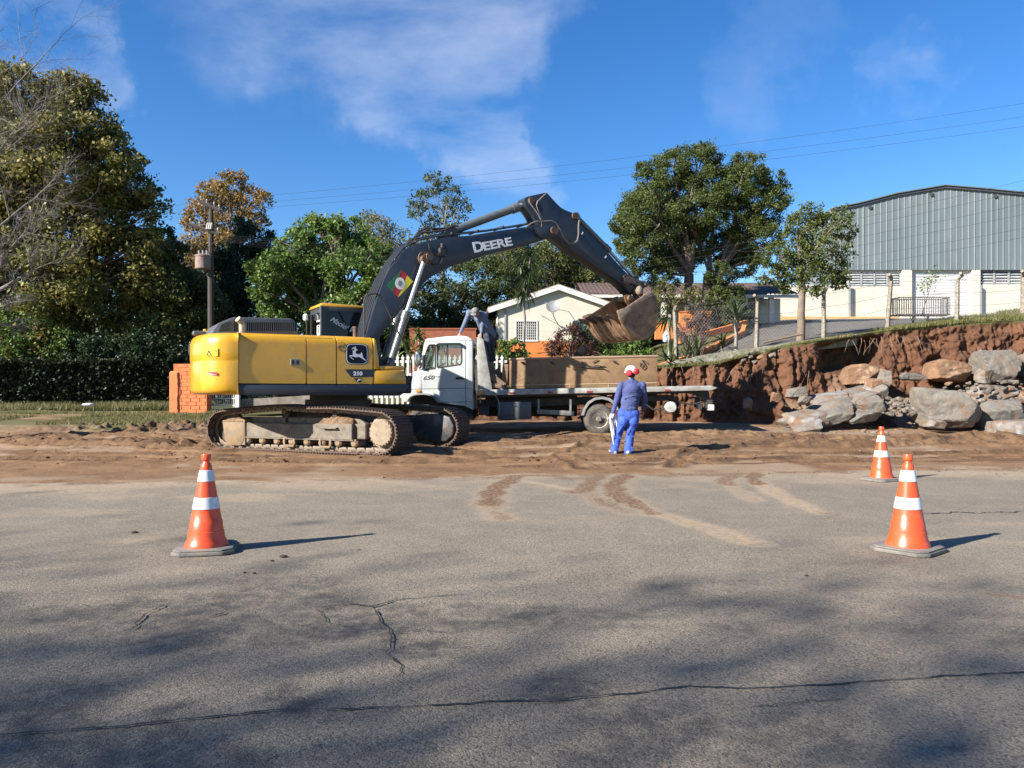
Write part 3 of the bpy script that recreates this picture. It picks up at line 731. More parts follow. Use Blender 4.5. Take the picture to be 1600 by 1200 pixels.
# house body and its door panels (real gaps between them)
b = MB()
b.box2((tj+.01, -HW+.03, zsk), (e(525, 560)[0], HW-.02, ztop-.02), bev=.07, seg=3)
b.box2((e(525, 560)[0]-.02, -HW+.03, zsk), (tf-.02, -.45, ztop-.03), bev=.06, seg=3)
b.box2((tf-.05, -HW+.03, zsk), (tend-.02, -.45, zat(600, 585)-.03), bev=.02)
body = emesh(b, 'body', YEL)
def panel(pxl, pxr, name='side_panel', ztp=None, ptop=None):
    q = MB(); x0 = e(pxl, 560)[0]; x1 = e(pxr, 560)[0]
    zt_ = ztop if ztp is None else ztp
    prof = [(-HW, zsk+.004), (-HW, zt_-.19), (-HW+.012, zt_-.115), (-HW+.055, zt_-.035), (-HW+.13, zt_), (-HW+.42, zt_+.004), (-HW+.42, zt_-.05), (-HW+.08, zt_-.1), (-HW+.05, zsk+.004)]
    bm_ = bmesh.new(); a = [bm_.verts.new((x0, y, z)) for y, z in prof]; c = [bm_.verts.new((x1, y, z)) for y, z in prof]; n = len(prof)
    bm_.faces.new(a); bm_.faces.new(c[::-1])
    for i in range(n): bm_.faces.new((a[i], c[i], c[(i+1) % n], a[(i+1) % n]))
    bmesh.ops.recalc_face_normals(bm_, faces=bm_.faces)
    bmesh.ops.bevel(bm_, geom=[k for k in bm_.edges if abs(k.verts[0].co.x-k.verts[1].co.x) < 1e-5], offset=.008, segments=2, affect='EDGES')
    q.bm(bm_); return q.build(name, YEL, exc, ang=40)
p1 = panel(373.2, 478.0); p2 = panel(479.5, 525.0); p3 = panel(526.5, 582.4)
q = MB(); P = [e(583.3, 528), e(587.5, 530), e(592, 562), e(593.5, 577.5), e(583.3, 577.5)]; q.prism(P, -HW+.0, -.45, bev=.02); emesh(q, 'front_cover', YEL)
q = MB(); q.prism([e(584, 578.6), e(631.5, 578.6), e(634.5, 592), e(635, 600.3), e(584, 600.3)], -HW+.0, -.45, bev=.018); tb = emesh(q, 'toolbox', YEL)
q = MB(); q.prism([e(594, 571.5), e(631, 571.5), e(632.5, 578), e(594, 578)], -HW+.02, -.5, bev=.014); q.build('lid', YEL, tb)
# latch and round sticker
q = MB(); x, z = e(461, 566); q.box((x, -HW-.006, z), (.19, .012, .13), bev=.005); lt = q.build('latch', mat('latch_steel', (.25, .26, .27), rough=.4, metal=.6), p1)
q = MB(); q.box((x-.045, -HW-.016, z), (.06, .012, .085), bev=.004); q.box((x+.045, -HW-.016, z), (.06, .012, .085), bev=.004); q.build('handle', BLACK, lt)
q = MB(); x, z = e(534.5, 542)
q.tube([(x+.085*math.cos(a), -HW-.004, z+.085*math.sin(a)) for a in np.linspace(0, 2*math.pi, 28, endpoint=False)], .004, n=4, closed=True); q.build('round_sticker', INK, p3)
tm = text_mesh('lettering', 'EP 11', .05, INK, .001); link('lettering', tm, p3, (x-.062, -HW-.003, z-.018))
# leaping deer emblem
def shield(cx_, cz_, rx, rz_, pw=.42, n=40):
    return [(cx_+rx*math.copysign(abs(math.cos(a))**pw, math.cos(a))*(1-.0*math.sin(a)), cz_+rz_*math.copysign(abs(math.sin(a))**pw, math.sin(a))) for a in np.linspace(0, 2*math.pi, n, endpoint=False)]
def emb(px, py):   # emblem crop (11.43x, origin 520,520) -> local
    return e(520+px/11.43, 520+py/11.43)
cx_, cz_ = emb(430, 380); rx = emb(630, 380)[0]-cx_; rz_ = emb(430, 190)[1]-cz_
q = MB(); q.prism(shield(cx_, cz_, rx, rz_), -HW-.004, -HW+.01); q.build('emblem', INK, p3, flat=True)
q = MB(); q.prism(shield(cx_, cz_, rx*.94, rz_*.94), -HW-.007, -HW-.001); q.build('emblem_border', WHITE_, p3, flat=True)
q = MB(); q.prism(shield(cx_, cz_, rx*.885, rz_*.885), -HW-.010, -HW-.001); q.build('emblem_field', mat('emblem_navy', (.006, .010, .024), rough=.5, spec=.2), p3, flat=True)
deer = [(345,330),(385,312),(378,285),(340,295),(332,282),(362,280),(350,258),(362,258),(378,278),(372,250),(384,252),(390,282),(398,288),(400,262),(393,245),(404,242),(412,268),(410,292),(445,302),(428,316),(412,322),(402,345),(408,370),(450,380),(492,384),(505,372),(500,345),(516,362),(530,388),(522,402),(535,420),(545,448),(582,482),(588,506),(560,484),(520,462),(492,445),(470,430),(425,436),(385,432),(345,420),(318,424),(330,442),(378,474),(364,478),(318,450),(298,420),(300,402),(330,402),(362,395),(356,372),(362,345)]
q = MB(); q.prism([emb(a, c) for a, c in deer], -HW-.013, -HW-.001); q.build('leaping_deer', mat('deer_white', (.7, .72, .74), rough=.4), p3, flat=True)
q = MB(); q.prism([emb(215, 652), emb(728, 652), emb(728, 790), emb(325, 790)], -HW-.005, -HW+.01); q.build('number_badge', NAVY, p3, flat=True)
q = MB(); q.prism([emb(368, 808), emb(505, 808), emb(505, 882), emb(435, 882)], -HW-.005, -HW+.01); q.build('letter_badge', INK, p3, flat=True)
x0, z0 = emb(368, 758); x1 = emb(568, 758)[0]; h_ = emb(400, 690)[1]-z0
tm = text_mesh('number', '210', h_*1.38, WHITE_, .002, bold=.006, sx=1.15); link('number', tm, p3, (x0, -HW-.008, z0))
x0, z0 = emb(432, 866); h_ = emb(400, 822)[1]-z0
tm = text_mesh('letter', 'P', h_*1.38, WHITE_, .002, bold=.003, shear=.3, sx=1.5); link('letter', tm, p3, (x0, -HW-.008, z0))
# dark skirt under the panels
q = MB(); q.prism([e(372.5, 600.6), e(636.5, 600.6), e(639, 605), e(632, 614.5), e(622, 618.5), (tj, zb)], -HW+.0, -HW+.5, bev=.012); emesh(q, 'skirt', NAVY)
q = MB(); q.box2((tj-.2, -HW+.4, zb+.02), (1.35, HW-.1, zsk+.2), bev=.03)
q.box2((-.5, .42, 1.2), (1.55, HW, 1.55), bev=.05)
q.cyl((0, 0, .86), (0, 0, zb+.1), .62, n=32); q.cyl((0, 0, .95), (0, 0, 1.06), .72, n=40)
q.box2((.1, -.42, 1.3), (1.05, -.33, 2.0)); q.box2((.1, .30, 1.3), (1.05, .39, 2.0))
emesh(q, 'turntable', mat('dark_chassis', (.02, .022, .026), (.05, .035, .025), sc=7, rough=.6))
# cowl with louvres
def hood():
    offn = -.92
    P = lambda a, c: E(a, c, offn)
    q = MB(); nx = [P(329, 523), P(333, 515.5), P(341, 505), P(362, 496.3), P(368, 495.3), P(455, 497.5), P(460, 500), P(466, 513), P(466.5, 524)]
    zlo = min(p[1] for p in nx)-.05; nx[0] = (nx[0][0], zlo); nx[-1] = (nx[-1][0], zlo)
    q.prism(nx, offn, .95, bev=.03)
    cut = []
    for i in range(24):
        px = 386+i*3.25; c = MB(); a0 = P(px, 503.5); a1 = P(px, 517.5); c.box2((a0[0], offn-.05, a1[1]), (a0[0]+.022, offn+.1, a0[1])); cut.append(c)
    c = MB()
    for i in range(4):
        a0 = P(366+i*3.2, 502); a1 = P(366+i*3.2, 518); c.box2((a0[0], offn-.05, a1[1]), (a0[0]+.022, offn+.1, a0[1]))
    cut.append(c)
    one = MB()
    for c_ in cut: one.add(c_.v, c_.f)
    me = boolean(q, [one], [GREYP], 'engine_cowl'); h = link('engine_cowl', me, exc)
    s = MB(); s.box2((P(364, 510)[0], offn+.09, P(364, 518)[1]), (P(460, 510)[0], offn+.1, P(364, 502)[1])); s.build('louvre_backing', mat('black_void', (.01, .01, .01)), h, flat=True)
    s = MB(); s.prism([P(341, 518.5), P(346, 507), P(359, 502), P(357, 518)], offn-.01, offn+.004); s.build('mesh_vent', mat('dark_mesh', (.05, .065, .06), (.03, .03, .03), sc=80, rough=.7), h, flat=True)
    ex = MB(); x, z = E(378.5, 522, -1.08); x2, z2 = E(378.5, 503, -1.08)
    ex.tube([(x, -1.08, z-.1), (x, -1.08, z2-.06), (x-.02, -1.09, z2), (x-.09, -1.12, z2+.05)], .062, n=14); ex.build('exhaust_pipe', mat('exhaust_buff', (.50, .42, .30), (.3, .22, .15), sc=8, rough=.5), exc)
    ex = MB(); x, z = E(555, 528, -1.15); x2, z2 = E(555, 512.5, -1.15); ex.cyl((x, -1.15, z-.05), (x, -1.15, z2), .048, n=12); ex.cyl((x, -1.15, z2-.01), (x, -1.15, z2+.03), .056, n=12); ex.build('filler_pipe', RUSTY, exc)
hood()
# beacon and work light at the tail
q = MB(); x, z = E(321, 516, .4); q.cyl((x, .4, ztop-.1), (x, .4, z+.02), .045, n=10); q.build('beacon', mat('amber', (.7, .33, .02), rough=.3), exc)
q = MB(); x, z = E(311, 521, 0.1); q.box((x, .1, z), (.26, .14, .1), bev=.03); q.box((x+.2, .12, z-.05), (.3, .03, .03)); q.build('rear_camera', GREYP, exc)
# cab
def cab_():
    yn, yf = .36, 1.34
    P = lambda a, c, o=yn: E(a, c, o)
    q = MB(); top = P(502, 476)[1]; xr = P(502, 500)[0]; xf = P(572, 500)[0]+.25
    zc = 1.5
    out = [(xr, zc), (xr, top-.06), (xr+.03, top), (xf-.25, top-.02), (xf-.05, top-.25), (xf+.1, 2.3), (xf+.1, zc)]
    q.prism(out, yn, yf, bev=.03)
    c1 = MB(); c1.prism([(xr+.07, zc+.06), (xr+.07, top-.1), (xf-.27, top-.1), (xf-.1, top-.32), (xf+.02, 2.3), (xf+.02, zc+.06)], yn+.04, yf-.04)
    c2 = MB(); c2.prism([(xr+.10, 2.05), (xr+.10, top-.13), (xf-.3, top-.13), (xf-.16, top-.34), (xf-.02, 2.3), (xf-.02, 2.05)], yn-.1, yf+.1)
    c3 = MB(); c3.box2((xr-.1, yn+.09, 2.1), (xr+.2, yf-.09, top-.16)); c4 = MB(); c4.box2((xf-.3, yn+.08, 1.8), (xf+.3, yf-.08, top-.2))
    me = boolean(q, [c1, c2, c3, c4], [mat('cab_dark', (.035, .037, .04), rough=.4)], 'cab'); cb = link('cab', me, exc)
    r = MB(); r.prism([(xr-.03, top-.035), (xr+.02, top+.045), (xf-.25, top+.02), (xf-.18, top-.035)], yn-.015, yf+.02, bev=.015); rf = r.build('roof', YEL, cb)
    r = MB(); x, z = P(514, 470); r.cyl((x, .6, top), (x, .6, top+.12), .05, n=10); r.cyl((x+.1, .55, top), (x+.1, .55, top+.08), .07, n=10); r.build('roof_fitting', BLACK, rf)
    g = MB(); g.prism([(xr+.09, 2.04), (xr+.09, top-.12), (xf-.29, top-.12), (xf-.15, top-.33), (xf-.01, 2.3), (xf-.01, 2.04)], yn+.012, yn+.02); sg = g.build('side_window', DKGLASS, cb, flat=True)
    g = MB(); g.box2((xr+.02, yn+.08, 2.09), (xr+.028, yf-.08, top-.15)); rw = g.build('rear_window', glass('smoke_glass', (.25, .28, .28), .12), cb, flat=True)
    p = MB(); p.tube([(xr-.01, yn-.01, 2.0), (xr-.01, yn-.01, top-.02)], .028, n=8); p.build('pillar', GREYP, cb)
    # script on the side window, slanting downhill
    x, z = P(514.5, 500.5); tm = text_mesh('lettering', 'Maciel V', .165, mat('window_script', (.7, .7, .7), rough=.5), .001, shear=.45, bold=.002); t_ = link('lettering', tm, sg, (x, yn-.0, z)); t_.rotation_euler = (0, R(27), 0)
    # crest decal on the rear pane
    s = MB(); yc = .62; k = [(yc-.10, 2.72), (yc+.10, 2.72), (yc+.10, 2.55), (yc, 2.40), (yc-.10, 2.55)]
    s.tube([(xr+.008, a, c) for a, c in k], .012, n=4, closed=True); s.tube([(xr+.008, a*.6+yc*.4, c*.6+2.58*.4) for a, c in k], .009, n=4, closed=True); s.box((xr+.008, yc, 2.82), (.006, .3, .035)); s.build('crest_decal', mat('window_script', None), rw, flat=True)
    s = MB(); s.tube([(xr-.01, yf-.02, 2.2), (xr-.07, yf+.03, 2.3), (xr-.07, yf+.03, top-.25), (xr-.01, yf-.02, top-.15)], .013, n=6); s.build('grab_rail', BLACK, cb)
    s = MB(); s.box((xr-.1, yf+.02, top-.2), (.10, .12, .16), bev=.03); s.build('work_light', mat('lamp_white', (.8, .8, .78), rough=.25), cb)
    s = MB(); s.box((xr+.7, .85, 2.0), (.5, .5, .5), bev=.08); s.box((xr+.45, .85, 2.4), (.14, .46, .7), bev=.06); s.build('seat', BLACK, cb)
cab_()
# handrail
q = MB(); o = -HW+.12
q.tube([(*E(a, c, o)[:1], o, E(a, c, o)[1]) for a, c in [(569, 527), (569, 500), (569, 470), (571, 463.5), (577, 460), (588, 459), (593, 461), (600, 472), (620, 515), (639, 553), (643, 563), (643.6, 590), (641, 603), (636, 611), (630, 612)]], .017, n=8)
q.tube([(E(643, 599, o)[0], o, E(643, 599, o)[1]), (E(632, 600.5, o)[0], o, E(632, 600.5, o)[1])], .016, n=6); emesh(q, 'handrail', BLACK)

# ---- boom
BW = .30
bp = lambda pts, off=-BW: [E(a, c, off) for a, c in pts]
boom_px = [(571,526),(582,488),(593,455),(600,436),(608,420),(617,408),(627,396),(637,388),(650,381),(667,376.5),(696,371.5),(737.5,367.5),(779,360.5),(819,355),(834,351.5),(850,351),(865,352.5),(870,359),(868,366.5),(858,372),(843,376.5),(819,384.5),(779,393),(750,401),(731,408),(710,414.5),(692,422),(675,432),(661,443),(650,456),(637,471),(612.5,503),(588.5,533),(572,585),(558,585),(556,565)]
q = MB(); q.prism(bp(boom_px), -BW, BW, bev=.012); boom = emesh(q, 'boom', NAVY, ang=30)
q = MB()      # fork cheeks at the tip
q.prism(bp([(835,356),(851,353.5),(866,353.5),(872,360),(869,368),(858,371.5),(846,374),(842,370),(838,364)]), -BW-.07, -BW+.01, bev=.01)
q.build('fork_cheek', NAVY, boom); q = MB(); q.prism(bp([(835,356),(851,353.5),(866,353.5),(872,360),(869,368),(858,371.5),(846,374),(842,370),(838,364)], BW), BW-.01, BW+.07, bev=.01)
q.build('fork_cheek', NAVY, boom); q = MB()
x, z = E(863, 361, -BW); q.cyl((x, -BW-.12, z), (x, BW+.12, z), .1, n=18); q.build('pivot', RUSTY, boom); q = MB()
x, z = E(663.5, 404, -BW); q.cyl((x, -.62, z), (x, .62, z), .085, n=16); q.cyl((x, -BW-.06, z), (x, BW+.06, z), .17, n=24)
q.build('pivot', RUSTY, boom)
# lettering on the boom side
def side_text(px, py, px2, py2, s, hpx, off, parent, m=WHITE_, **k):
    x0, z0 = E(px, py, off); x1, z1 = E(px2, py2, off); L_ = math.hypot(x1-x0, z1-z0); tm = text_mesh('lettering', s, 1, m, .002, **k)
    w0 = max(v.co.x for v in tm.vertices)-min(v.co.x for v in tm.vertices); mn = min(v.co.x for v in tm.vertices); h0 = max(v.co.z for v in tm.vertices)
    hz = hpx/F*(EXC[1]+x0*E.u[1]); tm.transform(Matrix.Diagonal((L_/w0, 1, hz/h0, 1))); o_ = link('lettering', tm, parent, (x0-mn*L_/w0, off-.004, z0)); o_.rotation_euler = (0, -math.atan2(z1-z0, x1-x0), 0); return o_
side_text(741, 394.5, 757, 392, 'D', 15.5, -BW, boom, bold=.03)
side_text(756.5, 391.5, 801, 383, 'EERE', 12.5, -BW, boom, bold=.03)
# state flag decal: green, red, yellow with round crest
fl = lambda a, c: E(550+a/4.8, 330+c/4.8, -BW)
def decal(pts, m, th, nm, par=boom): q_ = MB(); q_.prism(pts, -BW-th, -BW+.005); return q_.build(nm, m, par, flat=True)
fa, fb, fc, fd = (375, 437), (458, 528), (346, 647), (262, 553)
decal([fl(*fa), fl(*fb), fl(*fc), fl(*fd)], mat('flag_red', (.45, .02, .03), rough=.4), .003, 'flag_decal')
decal([fl(262, 553), fl(375, 437), fl(368, 445), fl(303, 603)], mat('flag_green', (.02, .17, .06), rough=.4), .006, 'flag_stripe')
decal([fl(415, 483), fl(458, 528), fl(346, 647), fl(350, 640)], mat('flag_yellow', (.72, .62, .03), rough=.4), .006, 'flag_stripe')
x, z = fl(360, 542); decal([(x+.115*math.cos(a), z+.135*math.sin(a)) for a in np.linspace(0, 2*math.pi, 24, endpoint=False)], WHITE_, .009, 'flag_crest')
decal([(x+.055*math.cos(a), z+.075*math.sin(a)) for a in np.linspace(0, 2*math.pi, 6, endpoint=False)], mat('crest_grey', (.22, .24, .22), rough=.5), .012, 'flag_crest')
# hoses and steel pipes along the back of the boom
q = MB()
for i, dy in enumerate((-.24, -.14, -.04, .06, .16)):
    lift = 1.5+i*.9
    pts = [(566-i*2.2, 540), (572-i*2.5, 508), (583-i*2.6, 473-lift), (597-i*2.2, 440-lift), (612-i*1.6, 412-lift), (630-i, 389-lift), (652, 377-lift*.8), (680, 370.5-lift*.6), (715, 366.5-lift*.4), (760, 361.5-lift*.3), (800, 355-lift*.3), (825, 350.5-lift*.3)]
    q.tube([(E(a, c, dy)[0], dy, E(a, c, dy)[1]) for a, c in pts], .021, n=6)
q.build('hydraulic_pipes', mat('dark_pipe', (.022, .026, .032), rough=.45), boom)
for (a, c) in ((583, 463), (612, 408), (644, 380), (700, 367), (740, 363), (779, 357), (815, 352)):
    q = MB(); x, z = E(a, c, -.04); q.box((x, -.04, z), (.05, .5, .05), bev=.01); q.build('pipe_clamp', BLACK, boom)
q = MB()
for k_, (dy, pts) in enumerate([(-.1, [(645, 378), (656, 366), (672, 357), (690, 357), (704, 356)]), (.02, [(640, 380), (654, 362), (668, 356), (688, 360), (702, 360)]), (-.2, [(630, 390), (640, 376), (660, 363), (690, 361), (708, 353), (716, 353)])]):
    q.tube([(E(a, c, dy)[0], dy, E(a, c, dy)[1]) for a, c in pts], .024, n=6)
off = -BW-.05
q.tube([(E(a, c, off)[0], off, E(a, c, off)[1]) for a, c in [(670, 381), (671, 390), (676, 396), (684, 398), (690, 396), (692, 392)]], .016, n=6)
q.tube([(E(a, c, off)[0], off, E(a, c, off)[1]) for a, c in [(672, 408), (680, 414), (688, 412), (691, 405), (690, 400)]], .012, n=6)
q.build('hoses', BLACK, boom)
q = MB(); x, z = E(691, 394, off); q.box((x, off+.03, z), (.16, .12, .2), bev=.02); q.cyl((x, off, z+.1), (x, off, z+.2), .04, n=8); q.cyl((x-.1, off, z-.05), (x+.12, off, z+.06), .03, n=8); q.build('valve_block', BLACK, boom)

def cylinder(name, a, m_, r_, b_, off, rb, rr, barrel=CYLM, parent=exc):
    """a: barrel foot px, m_: barrel mouth px, b_: rod eye px"""
    p = [Vector((E(*k, off)[0], off, E(*k, off)[1])) for k in (a, m_, b_)]
    d = (p[1]-p[0]).normalized()
    q = MB(); q.cyl(p[0], p[1], rb, n=20); q.cyl(p[1]-d*.16, p[1]+d*.03, rb*1.22, n=20); q.cyl(p[0]-d*.02, p[0]+d*.1, rb*1.15, n=20); q.cyl(p[0]-Vector((0, rb*1.1, 0)), p[0]+Vector((0, rb*1.1, 0)), rb*1.15, n=16)
    c = q.build(name, barrel, parent)
    q = MB(); q.cyl(p[1], p[2], rr, n=16); q.build('rod', CHROME, c)
    q = MB(); q.cyl(p[2]-Vector((0, rb, 0)), p[2]+Vector((0, rb, 0)), rb*1.1, n=16); q.build('rod_eye', RUSTY, c)
    return c
cylinder('boom_cylinder', (603, 590), (635, 489), 0, (663.5, 405), -.50, .082, .048)
cylinder('boom_cylinder', (603-10, 586), (635-13, 492), 0, (663.5-11, 409), .50, .082, .048)
cylinder('arm_cylinder', (704, 362), (808, 324), 0, (826, 315.5), 0.0, .098, .058)
q = MB(); q.prism(bp([(684, 377), (700, 356), (706, 352), (713, 357), (716, 372)], -.14), -.16, -.12); q.prism(bp([(684, 377), (700, 356), (706, 352), (713, 357), (716, 372)], -.14), .12, .16); q.build('cylinder_bracket', NAVY, boom)
# ---- arm
AW = .20
arm_px = [(818.5,312.5),(822,308),(826,306.5),(854,300.5),(857,303.5),(869.3,317),(876,323.5),(883.4,328),(896.4,333),(901,338),(902.5,346),(925,367),(948,392),(970,417),(983.8,431),(991,441),(993,452),(990,458.5),(984,457),(972,444),(948,428),(919,408),(897,394),(880,381),(866,370),(858,365),(850,371),(843,366),(841,351.8),(836.8,345),(831.4,334.4),(822.5,322.5)]
q = MB(); q.prism([E(a, c, -AW) for a, c in arm_px], -AW, AW, bev=.014); arm = emesh(q, 'arm', NAVY, ang=30)
q = MB()
for (a, c) in ((829.5, 314), (897.5, 337.5), (978, 437.5)):
    q = MB(); x, z = E(a, c, -AW); q.cyl((x, -AW-.05, z), (x, AW+.05, z), .085, n=18)
    if a > 970: q.cyl((x, -AW-.08, z), (x, AW+.08, z), .14, n=20)
    q.build('pivot', RUSTY, arm)
off = -AW-.03
for pts in ([(853, 302.5), (846, 309), (840, 315), (838, 321), (842, 333), (846, 343)], [(827, 312), (828, 317), (834, 325), (841, 335), (845, 343)],
            [(845, 346), (852, 345.5), (862, 345), (869, 349), (875, 359), (881, 372), (889, 380), (896, 381), (902, 376), (904, 366), (904, 352), (905, 344)],
            [(822, 355), (830, 349), (838, 346), (846, 346), (846, 356), (843, 362)]):
    q = MB(); q.tube([(E(a, c, off-.12)[0], off-.12, E(a, c, off-.12)[1]) for a, c in pts], .018, n=7); q.build('hose', mat('worn_hose', (.16, .14, .12), rough=.6), arm)
cylinder('bucket_cylinder', (899, 338), (951, 391), 0, (992, 436), 0.0, .075, .045)
# worn white marks on the arm
q = MB()
for (a, c) in ((910, 364.5), (946.5, 401.5)):
    x, z = E(a, c, -AW); rot = Matrix.Rotation(R(35), 3, 'Y'); q.box((x, -AW-.003, z), (.03, .006, .075), rot=rot)
q.build('marks', WHITE_, arm)
# link and tip
q = MB()
for sy in (-1, 1):
    off = sy*.27; q.prism([E(a, c, -.27) for a, c in [(974, 434), (981, 431), (1000, 438.5), (1009, 440), (1011, 446), (1006, 450), (996, 446), (976, 441)]], off-.025, off+.025, bev=.006)
x, z = E(1006, 445, -.2); q.cyl((x, -.34, z), (x, .34, z), .06, n=14)
x2, z2 = E(1000, 452, -.2); x3, z3 = E(1007, 442, -.2); q.prism([(x3-.12, z3), (x3+.06, z3+.03), (x2+.16, z2-.22), (x2-.03, z2-.2)], -.12, .12, bev=.02)
q.build('bucket_link', mat('dark_link', (.035, .032, .032), (.09, .06, .045), sc=8, rough=.5), exc)
# ---- bucket
KW = .74
k_ = lambda pts, off=-KW: [E(a, c, off) for a, c in pts]
lipc = [(966.5, 497), (975.4, 512), (982, 522), (989, 529), (1002.5, 531), (1012, 528.5), (1019, 523), (1025, 510), (1027.5, 495), (1026.8, 476), (1024.4, 462), (1017, 457.5)]
outer = k_(lipc); cen = (sum(p[0] for p in outer)/len(outer), sum(p[1] for p in outer)/len(outer))
inner = [(p[0]+(cen[0]-p[0])*.075, p[1]+(cen[1]-p[1])*.075) for p in outer]
q = MB()
# curved shell
bm_ = bmesh.new(); rows = []
for (o_, i_) in zip(outer, inner): rows.append([bm_.verts.new((o_[0], -KW, o_[1])), bm_.verts.new((o_[0], KW, o_[1])), bm_.verts.new((i_[0], KW, i_[1])), bm_.verts.new((i_[0], -KW, i_[1]))])
for a, c in zip(rows[:-1], rows[1:]):
    for j in range(4): bm_.faces.new((a[j], c[j], c[(j+1) % 4], a[(j+1) % 4]))
bm_.faces.new(rows[0]); bm_.faces.new(rows[-1][::-1]); q.bm(bm_)
side = k_([(966.6, 489)])+outer[0:]+k_([(1008, 461.5)])
for y0 in (-KW-.025, KW-.005): q.prism(side, y0, y0+.03)
buck = emesh(q, 'bucket', BUCK, ang=40)
q = MB() # side cutter lip, rim bar, wear strips, lifting ears
for y0 in (-KW-.05,): q.prism(k_([(966, 488), (972, 490), (1016, 463.5), (1023, 463), (1018, 456.5), (1011, 457)]), y0, y0+.035, bev=.006)
q.prism(k_([(962, 486), (972, 482), (983, 482.5), (985, 486), (979, 490), (974, 497), (972, 504), (966, 498)]), -KW-.075, -KW-.03, bev=.008)
q.build('side_cutter', mat('cutter_steel', (.20, .13, .08), (.36, .28, .2), sc=8, rough=.5, metal=.2), buck); q = MB()
q.prism(k_([(962, 486), (972, 482), (983, 482.5), (985, 486), (979, 490), (974, 497), (972, 504), (966, 498)]), KW+.02, KW+.06, bev=.008)
q.build('side_cutter', mat('cutter_steel', (.20, .13, .08), (.36, .28, .2), sc=8, rough=.5, metal=.2), buck)
q = MB()
for j in range(6):
    yy = -KW+.12+j*(2*KW-.24)/5
    for (a, c) in zip(outer[:5], outer[1:6]):
        dx, dz = c[0]-a[0], c[1]-a[1]; l_ = math.hypot(dx, dz); nx_, nz_ = dz/l_, -dx/l_
        mid = ((a[0]+c[0])/2+nx_*(-.006), (a[1]+c[1])/2+nz_*(-.006))
        q.box((mid[0]-nx_*0, yy, mid[1]), (l_*1.02, .06, .05), rot=Matrix.Rotation(-math.atan2(dz, dx), 3, 'Y'))
q.build('wear_strips', BRT, buck)
lp = Vector((outer[0][0], 0, outer[0][1])); lp1 = Vector((inner[0][0], 0, inner[0][1])); din = (Vector((outer[1][0], 0, outer[1][1]))-lp).normalized()
for j in range(5):
    yy = -KW+.09+j*(2*KW-.18)/4; d = Vector((-.93, 0, .22)).normalized(); up = Vector((d.z*-1, 0, d.x)).normalized()
    q = MB(); base = lp+Vector((0, yy, 0))-d*.06
    w1, h1 = .065, .065
    vs = [base+Vector((0, sy*w1, 0))+up*sz*h1 for sy in (-1, 1) for sz in (-1, 1)]+[base+d*.20+Vector((0, sy*w1*.8, 0))+up*sz*h1*.7 for sy in (-1, 1) for sz in (-1, 1)]+[base+d*.36+Vector((0, sy*w1*.5, 0))+up*sz*.012-up*.01 for sy in (-1, 1) for sz in (-1, 1)]
    fs = []
    for s0 in (0, 4): fs += [(s0, s0+1, s0+5, s0+4), (s0+1, s0+3, s0+7, s0+5), (s0+3, s0+2, s0+6, s0+7), (s0+2, s0, s0+4, s0+6)]
    fs += [(0, 2, 3, 1), (8, 9, 11, 10)]; q.add(vs, fs); q.build('tooth', mat('tooth_steel', (.055, .04, .032), (.13, .085, .06), sc=14, rough=.5, metal=.4), buck, flat=True)
q = MB()
for y0 in (-.27, .2):
    q.prism(k_([(975, 462), (982, 460), (992, 466), (1004, 464), (1016, 460), (1020, 470), (1012, 484), (996, 486), (984, 480), (978, 472)], -.27), y0, y0+.07, bev=.015)
x, z = E(983, 466, -.27); q.cyl((x, -.36, z), (x, .36, z), .075, n=14)
q.build('lifting_ears', BUCK, buck)
q = MB(); x, z = E(999, 454, -.36); q.ell((x, -.36, z), (.10, .09, .13), n=12); q.cyl((x, -.36, z), (x, .3, z-.02), .07, n=12); q.build('pin_boss', mat('boss', (.26, .20, .15), (.15, .1, .07), sc=9, rough=.7), buck)

# ---- undercarriage
UA = R(-24.4); uc_c = Vector((-3.71, 16.7, 0)); rel = uc_c-Vector((EXC[0], EXC[1], 0)); rel = Matrix.Rotation(-YAW, 3, 'Z') @ rel
def path_pts():
    P = []; r_ = .445; xc = 1.975
    P += [(x, 0.0) for x in np.linspace(-xc, xc, 40)]
    P += [(xc+r_*math.sin(a), r_-r_*math.cos(a)) for a in np.linspace(.1, math.pi-.1, 16)]
    P += [(x, np.interp(x, [-xc, -1.3, -.5, .25, .9, xc], [.87, .93, .985, .945, .955, .89])) for x in np.linspace(xc, -xc, 40)]
    P += [(-xc-r_*.98*math.sin(a), r_-.008+(r_-.008)*math.cos(a)) for a in np.linspace(.1, math.pi-.1, 16)]
    return np.array(P)
PP = path_pts(); seg = np.hypot(*(np.roll(PP, -1, 0)-PP).T); cum = np.concatenate([[0], np.cumsum(seg)]); TL = cum[-1]; NS = 50; PI_ = TL/NS
def on_path(s_):
    s_ = s_ % TL; i = min(np.searchsorted(cum, s_, side='right')-1, len(PP)-1); t_ = (s_-cum[i])/max(seg[i], 1e-9); a, c = PP[i], PP[(i+1) % len(PP)]
    return a*(1-t_)+c*t_
sh = MB(); sw = .6
prof = [(-.5*PI_*.99, .0), (-.5*PI_*.99, .022), (-.46*PI_, .026), (.5*PI_*.99, .026), (.5*PI_*.99, .0), (.36*PI_, 0), (.35*PI_, -.03), (.27*PI_, -.03), (.25*PI_, 0), (.05*PI_, 0), (.04*PI_, -.03), (-.04*PI_, -.03), (-.05*PI_, 0), (-.26*PI_, 0), (-.27*PI_, -.03), (-.36*PI_, -.03), (-.38*PI_, 0)]
sh.prism([(x, z+.036) for x, z in prof], -sw/2, sw/2)
sh.mi = 1
for yy in (-.11, .07):                                         # link bars on the inner side
    sh.prism([(-.5*PI_, .06), (-.42*PI_, .14), (.35*PI_, .14), (.52*PI_, .10), (.48*PI_, .06)], yy, yy+.04, bev=.006)
